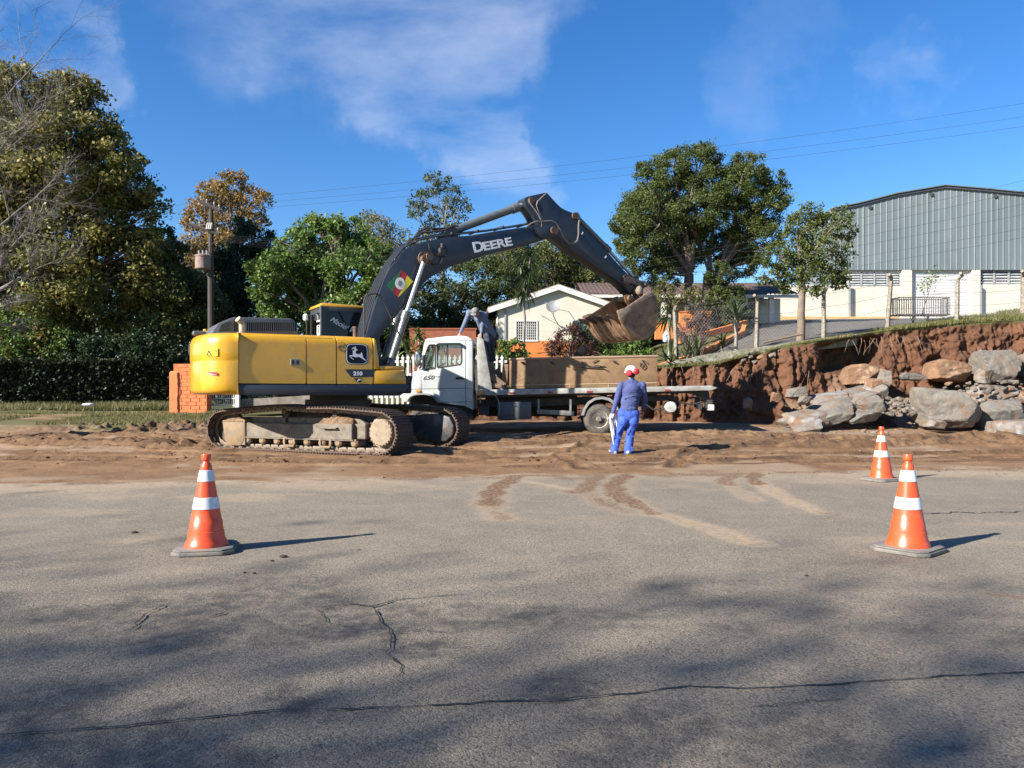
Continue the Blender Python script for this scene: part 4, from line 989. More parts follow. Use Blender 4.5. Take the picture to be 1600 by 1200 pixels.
sh.box((0, -.19, .073), (.05, .03, .022)); sh.box((.05, -.19, .073), (.03, .03, .022))
ME_SHOE = sh.mesh('track_shoe', [TRK, mat('worn_link', (.21, .16, .11), (.11, .08, .055), sc=20, rough=.6)], ang=30)
TRUNDER = []
for sy in (-1, 1):
    tr = empty('track', (rel.x, rel.y, 0), UA-YAW); tr.parent = exc
    yy = sy*1.20
    q = MB()
    q.box2((-1.75, yy-.10, .30), (1.55, yy+.14, .60), bev=.02)
    q.prism([(-1.8, .60), (1.5, .60), (1.35, .70), (-1.6, .70)], yy-.02, yy+.12)
    if True:
        yo = yy-.17*1 if sy < 0 else yy-.17
        q.box2((-1.42, yo, .29), (.45, yo+.1, .585), bev=.012)
        q.box2((-1.43, yo-.02, .27), (1.32, yo+.1, .295)); q.box2((.42, yo-.03, .29), (1.30, yo+.1, .60), bev=.01)
        q.box2((.62, yo-.1, .50), (.98, yo, .53), bev=.008)
    q.build('track_frame', FRM, tr)
    if sy < 0:
        q = MB(); q.prism([(-2.02, .62), (-1.95, .2), (-1.86, .10), (-1.52, .10), (-1.42, .22), (-1.40, .66)], yy-.21, yy-.12, bev=.012); q.box2((-1.5, yy-.2, .12), (-1.4, yy, .66)); q.build('idler_guard', TANF, tr)
        q = MB()   # dirt lying on the frame
        xs = np.linspace(.45, 1.28, 26); ys = np.linspace(yy-.2, yy+.1, 12); X, Y = np.meshgrid(xs, ys)
        H = .60+.17*np.clip(1-np.abs(X-.88)/.44, 0, 1)**.5*sstep(-.02, .2, Y-yy+.22)+fbm(X*14, Y*14, 4, 3)*.05*(np.abs(X-.88) < .38)
        H[:, 0] = .59; H[:, -1] = .59; H[0] = .585; grid_mesh('dirt_heap', X, Y, H, MUD, parent=tr)
        q = MB(); xs = np.linspace(-2.0, -1.45, 20); ys = np.linspace(yy-.22, yy-.05, 8); X, Y = np.meshgrid(xs, ys); H = .63+.04*fbm(X*12, Y*12, 4, 8)+.05*sstep(-2.0, -1.8, X); H[0] = .6
        grid_mesh('dirt_heap', X, Y, H, MUD, parent=tr)
    else:
        q = MB(); q.prism([(1.1, .30), (1.1, .62), (1.5, .74), (1.98, .74), (2.18, .68), (2.28, .5), (2.25, .30), (2.1, .16), (1.8, .12)], yy-.30, yy-.1, bev=.03); q.build('motor_cover', mat('dark_cover', (.035, .038, .042), (.12, .09, .07), sc=5, rough=.5, lo=.5), tr)
    q = MB(); q.lathe([(.38, -.05), (.40, 0), (.38, .05), (.3, .06)], (-1.98, yy, .45), (0, 1, 0), 28); q.build('idler', TRK, tr)
    q = MB(); c0 = Vector((1.975, yy, .45)); n_ = 21; pts = []
    for i in range(n_*2):
        a = math.pi*i/n_; r_ = .41 if i % 2 == 0 else .34; pts.append((c0.x+r_*math.cos(a), c0.z+r_*math.sin(a)))
    q.prism(pts, yy-.03, yy+.03); q.build('sprocket', TRK, tr)
    if sy < 0:
        q = MB(); q.lathe([(.34, -.02), (.34, .06), (.26, .10), (.26, .20), (.235, .23), (.05, .235)], (1.975, yy, .45), (0, -1, 0), 32)
        q.build('final_drive', mat('dusty_drive', (.20, .15, .095), (.27, .21, .14), sc=5, rough=.7, bump=.2, col3=(.15, .10, .07), sc3=9), tr)
        q = MB()
        for i in range(22):
            a = 2*math.pi*i/22; q.cyl((1.975+.243*math.cos(a), yy-.2, .45+.243*math.sin(a)), (1.975+.243*math.cos(a), yy-.225, .45+.243*math.sin(a)), .014, n=6)
        for i in range(26):
            a = 2*math.pi*i/26; q.cyl((1.975+.31*math.cos(a), yy-.05, .45+.31*math.sin(a)), (1.975+.31*math.cos(a), yy-.085, .45+.31*math.sin(a)), .014, n=6)
        q.build('bolts', BRT, tr)
    for i in range(8):
        q = MB(); x = -1.38+i*.385; q.lathe([(.05, -.17), (.085, -.14), (.085, .14), (.05, .17)], (x, yy, .225), (0, 1, 0), 14); q.box2((x-.05, yy-.16, .22), (x+.05, yy-.12, .30)); q.build('roller', TANF, tr)
    for x in (-.25, .65):
        q = MB(); q.prism([(x-.14, .3), (x-.16, .2), (x-.11, .11), (x+.11, .11), (x+.16, .2), (x+.14, .3), (x+.10, .3), (x+.1, .16), (x-.1, .16), (x-.1, .3)], yy-.2, yy-.15, bev=.008); q.build('track_guide', TANF, tr)
    for x in (-.45, .82):
        q = MB(); q.lathe([(.03, -.12), (.065, -.11), (.065, .12)], (x, yy, .83 if x < 0 else .80), (0, 1, 0), 14); q.box2((x-.04, yy-.02, .6), (x+.04, yy+.06, .82)); q.build('carrier_roller', TRK, tr)
    for i in range(NS):
        a = on_path(i*PI_-PI_*.5); c = on_path(i*PI_+PI_*.5); m_ = (a+c)/2; ang = math.atan2(c[1]-a[1], c[0]-a[0])
        o_ = bpy.data.objects.new('track_shoe', ME_SHOE); COL.objects.link(o_); o_.parent = tr; o_.location = (m_[0], yy, m_[1]); o_.rotation_euler = (0, -ang, 0)
q = MB(); q.box2((-.75, -1.1, .48), (.75, 1.1, .80), bev=.08); q.box2((-.3, -1.15, .42), (.3, 1.15, .7), bev=.05); q.cyl((0, 0, .7), (0, 0, .95), .6, n=28)
uf = q.build('undercarriage', mat('muddy_dark', (.05, .04, .035), (.11, .07, .05), sc=6, rough=.8), exc, (rel.x, rel.y, 0), UA-YAW)
# ================================================================== TOW TRUCK
TYAW = R(-3.0); TX, TY = (745-CX)/F*19.6, 19.6; TZ = .14
truck = empty('tow_truck', (TX, TY, TZ), TYAW, label='white flatbed tow truck parked behind the excavator with a rusty steel box on its deck', cat='truck')
T = VP(TX, TY, TZ, TYAW); TW = 2.3
WHP = mat('white_truck_paint', (.54, .56, .56), (.45, .46, .45), sc=1.5, rough=.3, coat=.3, col3=(.36, .31, .25), sc3=5, lo3=.6, hi3=.95)
OLDW = mat('scuffed_white_steel', (.33, .34, .32), (.21, .19, .165), sc=5, rough=.55, col3=(.17, .12, .085), sc3=14, lo3=.58, hi3=.75, bump=.1)
CHAS = mat('truck_chassis', (.022, .022, .023), (.05, .042, .034), sc=6, rough=.7)
TG = lambda x, y: T(620+x/7.5, 500+y/7.5)      # crop coordinates of the cab close-up
def TL(pts, f=TG): return [f(a, c) for a, c in pts]
CABW = 2.05
cab_out = TL([(348, 218), (335, 235), (315, 290), (296, 400), (292, 560), (235, 596), (150, 625), (118, 640), (95, 690), (80, 800), (60, 890), (60, 960), (128, 960), (140, 925), (175, 890), (240, 868), (330, 866), (400, 878), (455, 915), (500, 968), (800, 1010), (890, 1055), (888, 250), (870, 215), (820, 190), (760, 183), (590, 190)])
q = MB(); q.prism(cab_out, 0, CABW, bev=.045, seg=2)
cut = MB(); cut.prism(TL([(365, 240), (345, 300), (325, 420), (330, 580), (330, 900), (860, 900), (862, 262), (850, 240)]), .05, CABW-.05)
c2 = MB(); c2.prism(TL([(470, 290), (482, 280), (745, 278), (758, 290), (758, 480), (750, 510), (735, 522), (480, 560), (472, 550)]), -.2, CABW+.2)
c3 = MB(); c3.prism(TL([(372, 300), (385, 290), (448, 290), (452, 300), (450, 560), (440, 570), (340, 580), (322, 570), (328, 450), (340, 380)]), -.2, CABW+.2)
zt = TG(0, 262)[1]; zbm = TG(0, 555)[1]
c4 = MB(); c4.box2((TG(230, 0)[0], .16, zbm+.05), (TG(400, 0)[0], CABW-.16, zt-.03))
c5 = MB(); c5.box2((TG(850, 0)[0], .12, TG(0, 450)[1]), (TG(920, 0)[0], CABW-.12, TG(0, 290)[1]))
c6 = MB(); c6.prism(TL([(150, 980), (175, 905), (240, 882), (330, 880), (395, 890), (445, 925), (490, 980)]), -.2, .5)
me = boolean(q, [cut, c2, c3, c4, c5, c6], [WHP], 'cab', ang=32); cabo = link('cab', me, truck)
SEAM = mat('seam', (.05, .05, .05), rough=.8)
q = MB()
for pts in ([(800, 240), (803, 600), (810, 1000)], [(282, 590), (285, 800), (290, 860)], [(130, 812), (290, 808), (800, 798), (885, 800)], [(345, 250), (560, 246), (880, 243)], [(510, 965), (890, 958)]):
    q.tube([(TG(a, c)[0], -.001, TG(a, c)[1]) for a, c in pts], .0065, n=4)
q.build('seams', SEAM, cabo, flat=True)
def tprism(pts, y0, y1, name, m, par=cabo, f=TG, bev=0, **k):
    q = MB(); q.prism(TL(pts, f), y0, y1, bev=bev); return q.build(name, m, par, **k)
# door skin pressed crease, handle, trim
tprism([(300, 590), (330, 594), (420, 630), (490, 655), (500, 668), (480, 668), (410, 645), (320, 615)], -.018, .004, 'crease', WHP, bev=.006)
hd = tprism([(690, 682), (700, 676), (780, 674), (790, 682), (788, 696), (695, 696)], -.04, .003, 'door_handle', BLACK, bev=.006)
tprism([(690, 676), (712, 664), (745, 666), (770, 674), (745, 678), (712, 674)], -.012, .003, 'lock_plate', GREYP)
tprism([(462, 300), (470, 278), (500, 268), (740, 268), (770, 280), (775, 315), (755, 318), (752, 298), (735, 290), (500, 292), (482, 300), (474, 315)], -.07, .01, 'rain_visor', mat('smoked_visor', (.02, .03, .028), rough=.25), bev=.006)
q = MB()
for pts, cl_ in (([(470, 290), (482, 280), (745, 278), (758, 290), (758, 480), (750, 510), (735, 522), (480, 560), (472, 550)], 1), ([(372, 300), (385, 290), (448, 290), (452, 300), (450, 560), (440, 570), (340, 580), (322, 570), (328, 450), (340, 380)], 1)):
    q.tube([(TG(a, c)[0], .0, TG(a, c)[1]) for a, c in pts], .016, n=5, closed=True)
q.box2((TG(586, 0)[0], .0, TG(0, 545)[1]), (TG(600, 0)[0], .03, TG(0, 285)[1]))
q.build('window_seal', BLACK, cabo)
GL = glass('truck_glass', (.90, .93, .92), .05)
for y in (.03, CABW-.03):
    tprism([(470, 290), (482, 280), (745, 278), (758, 290), (758, 480), (750, 510), (735, 522), (480, 560), (472, 550)], y-.002, y+.002, 'door_window', GL, flat=True)
    tprism([(372, 300), (385, 290), (448, 290), (452, 300), (450, 560), (440, 570), (340, 580), (322, 570), (328, 450), (340, 380)], y-.002, y+.002, 'quarter_window', glass('quarter_glass', (.75, .82, .80), .08), flat=True)
q = MB(); q.prism(TL([(345, 262), (300, 560), (296, 560), (340, 262)]), .14, CABW-.14); q.build('windshield', GL, cabo, flat=True)
q = MB(); q.box2((TG(884, 0)[0]-.02, .11, TG(0, 452)[1]), (TG(884, 0)[0]-.014, CABW-.11, TG(0, 288)[1])); q.build('rear_window', glass('truck_rear_glass', (.12, .14, .14), .08), cabo, flat=True)
# interior: seats, wheel, dash
q = MB(); zs = TG(0, 640)[1]
for y in (.25, 1.15): q.box2((TG(600, 0)[0], y, zs-.3), (TG(800, 0)[0], y+.6, zs-.12), bev=.05); q.box2((TG(770, 0)[0], y, zs-.2), (TG(840, 0)[0], y+.6, TG(0, 520)[1]), bev=.05)
q.box2((TG(300, 0)[0], .1, zs-.3), (TG(380, 0)[0], CABW-.1, TG(0, 585)[1]), bev=.04); q.build('seat', CHAS, cabo)
q = MB(); c = Vector((TG(455, 0)[0], .55, TG(0, 555)[1])); ax = Vector((-.6, 0, .8)); a_, u_, v_ = frame(ax); q.tube([c+(u_*math.cos(t)+v_*math.sin(t))*.2 for t in np.linspace(0, 2*math.pi, 22, endpoint=False)], .014, n=5, closed=True); q.cyl(c-ax*.3, c, .02, n=6); q.tube([c-u_*.2, c, c+u_*.2], .012, n=4); q.build('steering_wheel', BLACK, cabo)
tprism([(225, 822), (235, 818), (275, 820), (282, 828), (280, 848), (235, 852), (222, 842)], -.035, .003, 'indicator', mat('orange_lens', (.55, .20, .03), rough=.3), bev=.008)
# model number, small slanted chrome script as in the photo's blurred badge
tm = text_mesh('badge', '650', .15, mat('badge_grey', (.18, .18, .2), rough=.4, metal=.4), .004, shear=.35, bold=.002, sx=1.3); x, z = TG(300, 702); o_ = link('badge', tm, cabo, (x, -.006, z)); o_.rotation_euler = (0, R(-3), 0)
# wheel arch trim
arch = [(122, 925), (150, 893), (200, 868), (260, 857), (330, 857), (395, 868), (450, 895), (490, 935), (505, 968), (480, 968), (462, 940), (425, 905), (385, 888), (330, 878), (260, 880), (200, 890), (160, 912), (140, 938)]
tprism(arch, -.05, .10, 'wheel_arch', mat('arch_grey', (.16, .17, .17), (.25, .24, .22), sc=6, rough=.6), bev=.012)
q = MB(); c = TG(316, 1080); R_ = T(936+23.5, 655)[0]-T(936, 655)[0]
def wheel(px, pz_z, y, name='wheel', par=truck, twin=True):
    x = px; w_ = empty(name, (x, y, pz_z)); w_.parent = par; w_.empty_display_size = .1
    TYR = mat('tyre', (.045, .042, .038), (.13, .105, .08), sc=9, rough=.85, bump=.2, col3=(.28, .21, .15), sc3=16, lo3=.62, hi3=.75); RIM = mat('rim_paint', (.42, .40, .36), (.2, .17, .14), sc=8, rough=.55, bump=.1)
    q = MB(); q.lathe([(R_*.60, .0), (R_*.66, -.02), (R_*.86, -.022), (R_*.96, .0), (R_, .035), (R_, .19), (R_*.95, .22), (R_*.6, .22)], (0, 0, 0), (0, 1, 0), 40)
    for i in range(44):
        a = 2*math.pi*i/44; q.box((math.cos(a)*R_*1.002, .045, math.sin(a)*R_*1.002), (.02, .07, .03), rot=Matrix.Rotation(-a, 3, 'Y'))
        q.box((math.cos(a+.07)*R_*1.002, .16, math.sin(a+.07)*R_*1.002), (.02, .07, .03), rot=Matrix.Rotation(-a, 3, 'Y'))
    q.build('tyre', TYR, w_)
    q = MB(); q.lathe([(R_*.61, .0), (R_*.60, -.02), (R_*.55, .0), (R_*.52, .06), (R_*.42, .085), (R_*.3, .10)], (0, 0, 0), (0, 1, 0), 36); rm = q.build('rim', RIM, w_)
    q = MB(); q.lathe([(R_*.46, .075), (R_*.44, .07), (R_*.30, .03), (R_*.27, .015)], (0, 0, 0), (0, 1, 0), 30); q.build('wheel_disc', CHAS, w_)
    q = MB(); q.lathe([(R_*.20, .06), (R_*.20, -.03), (R_*.15, -.06), (R_*.06, -.065)], (0, 0, 0), (0, 1, 0), 20)
    for i in range(6):
        a = math.pi*i/3+.3; q.cyl((math.cos(a)*R_*.26, .04, math.sin(a)*R_*.26), (math.cos(a)*R_*.26, -.01, math.sin(a)*R_*.26), .017, n=6)
    q.build('hub', mat('hub_grey', (.2, .18, .16), (.09, .08, .07), sc=12, rough=.6), w_)
    q = MB()
    for i in range(6):
        a = math.pi*i/3; q.cyl((math.cos(a)*R_*.385, .062, math.sin(a)*R_*.385), (math.cos(a)*R_*.385, .05, math.sin(a)*R_*.385), R_*.055, n=10)
    q.build('hand_hole', mat('black_void', None), w_)
    return w_
xr_, zr_ = T(936, 655); wheel(xr_, zr_, .02); wheel(xr_, zr_, TW-.30); 
xf_ = TG(318, 0)[0]; wheel(xf_, zr_-.02, .05); wheel(xf_, zr_-.02, CABW-.3)
q = MB(); q.cyl((xr_, .2, zr_), (xr_, TW-.2, zr_), .07, n=12); q.ell((xr_, TW/2, zr_), (.22, .22, .2)); q.cyl((xf_, .2, zr_), (xf_, CABW-.2, zr_), .06, n=12); q.build('axle', CHAS, truck)
# mirror
q = MB(); x, z = TG(252, 455); q.ell((x, -.12, z), (.085, .05, .215), n=18); mir = q.build('mirror', mat('mirror_shell', (.03, .03, .03), rough=.4), cabo)
q = MB(); q.ell((x+.012, -.155, z), (.07, .03, .185), n=18); q.build('mirror_face', mat('mirror_glass', (.42, .46, .45), rough=.08, metal=.8), mir)
q = MB(); q.tube([(TG(a, c)[0], y, TG(a, c)[1]) for a, c, y in [(300, 420, 0), (285, 425, -.08), (282, 460, -.1), (290, 540, -.06), (270, 560, -.05), (200, 565, -.02)]], .011, n=5); q.build('mirror_arm', BLACK, mir)
# antenna, roof rack lump
q = MB(); x, z = TG(415, 232); q.cyl((x, .5, z-.03), (x, .5, z+.04), .025, n=8); q.tube([(x, .5, z), (TG(470, 0)[0], .5, TG(0, 195)[1]), (TG(520, 0)[0], .5, TG(0, 125)[1])], .006, n=4); q.build('antenna', BLACK, cabo)
# headboard (two tapered steel wedges and rungs)
hbn = [(935, 198), (965, 200), (1012, 222), (1118, 815), (950, 815)]
tprism(hbn, 0.02, .10, 'headboard', OLDW, truck, bev=.008)
q = MB(); dx = 0
P1 = TL(hbn); q.prism(P1, TW-.12, TW-.03, bev=.008)
q.prism([P1[1], P1[2], P1[3], (P1[3][0]-.09, P1[3][1]), (P1[2][0]-.08, P1[2][1])], .10, TW-.12)
for zz in (.62,): q.box2((P1[0][0]+.02, .1, P1[4][1]+zz), (P1[0][0]+.1, TW-.1, P1[4][1]+zz+.06))
q.build('headboard_frame', mat('dark_headboard', (.05, .055, .06), (.09, .085, .08), sc=5, rough=.6), truck)
# deck and side rail
z0 = lambda px, py: T(px, py)[1]
xa = T(748, 0)[0]; xb = T(1109, 0)[0]; xe = T(1121, 0)[0]
rail = [T(746, 609.3), T(800, 608), T(1027, 604), T(1110, 602.3), T(1121.5, 606), T(1112, 609.8), T(1027, 612.0), T(800, 617), T(746, 618)]
q = MB(); q.prism(rail, 0, .07, bev=.01); rl = q.build('side_rail', OLDW, truck)
q = MB(); q.prism(rail, TW-.07, TW, bev=.01); q.build('side_rail', OLDW, truck)
deck = [T(746, 610.8), T(1110, 604.0), T(1119, 606), T(1112, 608), T(746, 614.5)]
q = MB(); q.prism(deck, .07, TW-.07); q.build('deck', mat('rusty_deck', (.11, .075, .055), (.2, .16, .13), sc=5, rough=.75), truck)
for a in (800, 860, 921, 1043, 982):
    x, z = T(a, 614.2-(a-800)*.0175); q = MB(); q.box((x, -.006, z), (.14, .012, .05), bev=.003); q.build('reflector', mat('dull_red', (.20, .03, .03), rough=.5), rl)
q = MB(); x, z = TG(985, 848); q.lathe([(.055, 0), (.055, .03), (.04, .045)], (x, -.0, z), (0, -1, 0), 16); q.build('side_lamp', mat('orange_lens', None), rl)
q = MB(); x, z = TG(978, 905); q.box2((x-.012, .0, z-.16), (x+.012, .02, z+.02)); q.build('marker', OLDW, rl)
# chassis
q = MB()
for y in (.62, TW-.72): q.prism([T(742, 625), T(1060, 617), T(1060, 626), T(742, 640)], y, y+.1)
for a in (760, 830, 900, 985, 1060): x, z = T(a, 622); q.box2((x, .62, z-.12), (x+.07, TW-.65, z))
q.prism([T(744, 615), T(1095, 609), T(1095, 614), T(744, 622)], .25, TW-.25)
q.prism([T(1052, 611), T(1109, 608.5), T(1112, 614), T(1114, 630), T(1108, 636), T(1100, 622), T(1086, 616)], .3, .42)
for sx in (0, 1): q.prism([T(1112-4, 622), T(1117, 622), T(1116, 641), T(1106, 638)], .25+sx*1.6, .33+sx*1.6)
q.box2((T(750, 0)[0], 1.5, T(0, 652)[1]), (T(905, 0)[0], 2.05, T(0, 617)[1]), bev=.03); q.box2((T(966, 0)[0], 1.6, T(0, 636)[1]), (T(1040, 0)[0], 2.0, T(0, 612)[1]), bev=.03)  # dark far-side boxes added to blacken the view under the deck
q.build('chassis_and_filler', CHAS, truck)
q = MB(); q.box2((TG(130, 0)[0], .3, TG(0, 985)[1]), (TG(500, 0)[0], CABW-.3, TG(0, 880)[1])); q.box2((TG(135, 0)[0], .34, TG(0, 1150)[1]), (TG(880, 0)[0], CABW-.34, TG(0, 980)[1])); q.build('engine', CHAS, truck)  # first box is an added black wheel-well liner closing the see-through arch
q = MB(); q.prism([T(777, 628), T(830, 628), T(830, 655.5), T(777, 655.5)], .10, .6, bev=.012); tbx = q.build('toolbox', mat('dark_toolbox', (.05, .058, .068), (.08, .078, .075), sc=5, rough=.45), truck)
q = MB(); q.prism([T(780, 630.5), T(827, 630.5), T(827, 653), T(780, 653)], .092, .10, bev=.003); x, z = T(803, 633.5); q.cyl((x, .06, z), (x, .1, z), .02, n=8); q.build('lid', mat('dark_toolbox', None), tbx)
q = MB(); q.prism([T(747, 635), T(763, 635), T(763, 649), T(747, 649)], .15, .5, bev=.01); q.prism([T(749, 637), T(761, 637), T(761, 647), T(749, 647)], .14, .15); q.build('battery_box', CHAS, truck)
q = MB(); x1, zz1 = T(839, 640.5); x2, zz2 = T(897, 643.5); q.prism([T(839, 639.5), T(897, 642.5), T(897, 650), T(839, 646.5)], .06, .11, bev=.006)
for a in (840, 890): q.prism([T(a, 624), T(a+3, 624), T(a+3, 645), T(a, 645)], .08, .12)
q.build('side_guard', mat('guard_steel', (.22, .22, .21), (.12, .1, .09), sc=7, rough=.6), truck)
fen = [(908.5, 649), (912, 638), (919, 628), (929, 621.5), (941, 619.5), (953, 622), (962, 629), (967, 640), (964, 641), (959, 632), (951, 626), (941, 623.5), (930, 625), (921, 631), (915, 640), (912.5, 649)]
q = MB(); q.prism([T(*p) for p in fen], -.02, .55); q.build('mudguard', mat('mudguard_grey', (.17, .175, .175), (.26, .25, .23), sc=6, rough=.55), truck)
q = MB(); x, z = T(1050, 636.5); q.lathe([(.03, -.02), (.12, -.01), (.145, .02), (.145, .5), (.1, .54)], (x, .12, z), (0, 1, 0), 24); q.build('air_tank', mat('pale_tank', (.42, .44, .42), (.28, .27, .25), sc=6, rough=.4), truck)
q = MB()
for pts in ([(1012, 632), (1022, 640), (1036, 641), (1046, 636)], [(1055, 620), (1066, 630), (1085, 632), (1102, 628)], [(1075, 616), (1080, 622), (1090, 621), (1098, 618)]):
    q.tube([(T(a, c)[0], .3, T(a, c)[1]) for a, c in pts], .022, n=6)
q.build('air_hose', BLACK, truck)
for y in (.2, 1.8):
    q = MB(); x, z = T(1113, 637); q.box((x, y, z), (.12, .34, .15), bev=.012); tl = q.build('tail_lamp', mat('lamp_box', (.5, .5, .47), rough=.4), truck)
    q = MB(); q.box((x+.055, y, z), (.03, .28, .09), bev=.006); q.build('lens', REDV, tl)
q = MB(); q.tube([(TG(a, c)[0], -.02, TG(a, c)[1]) for a, c in [(1125, 830), (1150, 880), (1185, 930), (1205, 980), (1208, 1060), (1195, 1120)]], .008, n=5); q.build('cable', mat('pale_cable', (.3, .28, .25)), truck)

# steel box on the deck
BYAW = TYAW+R(-2.5); bxp = (796-CX)/F*19.75
BX = VP(bxp, 19.75, 0, BYAW); boxr = empty('steel_box', (bxp, 19.75, 0), BYAW, label='long rusty tan steel box lying on the deck of the tow truck', cat='container')
RB = mat('rusty_tan_paint', (.235, .145, .068), (.17, .10, .05), sc=2.6, rough=.75, bump=.2, bsc=18, col3=(.115, .065, .04), sc3=5, lo3=.52, hi3=.72)
q = MB(); z1 = BX(796, 608.5)[1]; q.prism([BX(796, 607.5), BX(796, 562), BX(1027, 557.5), BX(1027, 604.2)], 0, 1.75, bev=.01); q.build('body', RB, boxr)
q = MB(); q.prism([BX(795, 562.5), BX(795.5, 559.5), BX(1028, 554.5), BX(1028, 557.5)], -.02, 1.78, bev=.006); q.build('lid', mat('wood_lid', (.33, .22, .16), (.24, .16, .11), sc=4, rough=.85, stretch=(.3, 4, 1), bump=.2), boxr)
q = MB(); q.prism([BX(797, 601.5), BX(1026, 597.5), BX(1026, 598.7), BX(797, 602.7)], -.012, .0); q.tube([(BX(a, c)[0], -.004, BX(a, c)[1]) for a, c in [(799, 597), (815, 592), (830, 588)]], .006, n=4)
for a in (831, 890, 950, 1001): x, z = BX(a, 600); q.box2((x, -.01, z-.1), (x+.02, 0, z+.03))
q.build('bottom_edge', mat('pale_scrape', (.42, .32, .2), (.3, .2, .12), sc=12, rough=.6), boxr)
q = MB(); rr = random.Random(2)
for (a, c, n_) in ((817, 567, 1), (863, 567, 1), (913, 567, 1), (960, 565, 1)):
    x, z = BX(a, c); q.tube([(x-.05, -.03, z+.03), (x, -.05, z), (x+.06, -.03, z-.04)], .02, n=5); q.box((x, -.02, z), (.05, .05, .06), bev=.01)
for pts in ([(908, 565), (914, 570), (925, 573), (934, 573), (945, 572)], [(908, 574), (925, 575), (943, 576), (950, 580)], [(1003, 562), (1006, 568), (1002, 574), (1005, 577), (1009, 573), (1006, 567)], [(1001, 566), (999, 572)], [(1006, 563), (1012, 568)], [(934, 562), (926, 566)]):
    q.tube([(BX(a, c)[0], -.03, BX(a, c)[1]) for a, c in pts], .012, n=5)
x, z = BX(933, 572.5); q.box((x, -.03, z), (.16, .05, .06), bev=.01)
q.build('lashing_hook', mat('dark_iron', (.03, .025, .022), (.07, .05, .04), sc=9, rough=.7), boxr)
# slings lying on the lid
sl = empty('lifting_sling', (BX(905, 0)[0]*math.cos(BYAW)+bxp, 19.75+.6, 1.25+(HOR-556)/F*20.2), BYAW, label='brown lifting straps heaped on top of the steel box', cat='sling')
SLM = mat('strap_brown', (.17, .105, .065), (.10, .065, .045), sc=8, rough=.9, bump=.3)
q = MB(); rr = random.Random(8)
for (x0, x1, y0, y1, h) in ((-1.0, .1, -.5, .3, .06), (-.1, .62, .2, -.3, .09), (-.7, .5, -.2, .1, .05), (-.2, .8, -.4, .35, .05)):
    pts = [(x0+(x1-x0)*t, y0+(y1-y0)*t+.08*math.sin(t*7), .04+h*math.sin(math.pi*t)+.01*rr.random()) for t in np.linspace(0, 1, 14)]
    for a, c in zip(pts[:-1], pts[1:]):
        a = Vector(a); c = Vector(c); d = (c-a).normalized(); s_ = d.cross(Vector((0, 0, 1))).normalized()*.06; u = Vector((0, 0, .012)); q.add([a-s_, a+s_, c+s_, c-s_, a-s_+u, a+s_+u, c+s_+u, c-s_+u], [(0, 1, 2, 3), (7, 6, 5, 4), (0, 4, 5, 1), (2, 6, 7, 3), (1, 5, 6, 2), (0, 3, 7, 4)])
q.build('strap', SLM, sl)
q = MB(); q.ell((.12, -.1, .12), (.14, .12, .14)); q.cyl((.0, -.15, .03), (.0, .2, .10), .06, n=10); q.tube([(.1, -.1, .2), (.2, -.1, .28), (.33, -.1, .2), (.3, -.1, .06)], .04, n=6); q.build('strap_knot', SLM, sl)
# wood blocks between headboard and box
rb_ = random.Random(4)
for i, (a, c, w_, h_, rot, yy) in enumerate([(776, 594, .55, .17, 38, .25), (783, 589, .5, .15, 50, .6), (789, 584, .16, .50, 4, .45), (777, 603, .42, .10, 10, .2)]):
    x, z = T(a, c, .3); z = max(z, T(a, 606, .3)[1]+h_*.4)
    q = MB(); q.box((0, 0, 0), (w_, .22, h_), bev=.012); o_ = q.build('wood_block', mat('weathered_wood', (.22, .145, .09), (.12, .08, .055), sc=5, rough=.85, stretch=(1, 4, 8), bump=.3), None)
    wp = Matrix.Rotation(TYAW, 3, 'Z') @ Vector((x, yy, 0)); o_.location = (TX+wp.x, TY+wp.y, TZ+z); o_.rotation_euler = (0, R(rot), TYAW)
    tag(o_, ['brown timber leaning steeply on the headboard of the tow truck', 'brown timber leaning on another timber beside the headboard', 'upright timber standing against the left end of the steel box', 'thin timber lying flat on the truck deck beside the headboard'][i], 'timber', 'timbers on the truck deck')

# ================================================================== CONES
def cone_make():
    r = empty('traffic_cone', (0, 0, 0)); OR = mat('cone_orange', (.74, .075, .015), (.62, .065, .02), sc=6, rough=.36, spec=.5, col3=(.36, .11, .06), sc3=14, lo3=.55, hi3=.8)
    q = MB(); s_ = .228; c_ = .07
    o8 = [(-s_, -s_+c_), (-s_+c_, -s_), (s_-c_, -s_), (s_, -s_+c_), (s_, s_-c_), (s_-c_, s_), (-s_+c_, s_), (-s_, s_-c_)]
    q.plate(o8, 0, .028, bev=.006); q.plate([(x*.95, y*.95) for x, y in o8], .029, .042, bev=.006); q.build('base', mat('cone_base', (.10, .10, .10), (.20, .175, .14), sc=9, rough=.8, bump=.2), r)
    H = .755
    def rad(h): return .150+(.040-.150)*(h-.04)/(.63)
    prof = [(.162, .042), (.160, .055), (.152, .075)]
    for h in (.1, .16, .163, .166, .235, .240, .3, .303): prof.append((rad(h)+(.003 if h in (.16, .235) else 0), h))
    for h in (.45, .5, .55, .6): prof.append((rad(h), h))
    prof += [(.042, .652), (.040, .672), (.026, .690), (.024, .702), (.035, .712), (.036, .748), (.033, .756), (.02, .757)]
    q = MB(); q.lathe(prof, (0, 0, 0), n=36); q.build('body', OR, r)
    WB = mat('reflective_white', (.62, .66, .70), (.50, .53, .56), sc=12, rough=.32, coat=.2, col3=(.38, .35, .31), sc3=18, lo3=.6, hi3=.75)
    for a, c in ((.332, .422), (.545, .632)):
        q = MB(); q.lathe([(rad(a)+.001, a), (rad(a)+.0045, a+.002), (rad(c)+.0045, c-.002), (rad(c)+.001, c)], (0, 0, 0), n=36); q.build('reflective_band', WB, r)
    return r
c0 = cone_make()
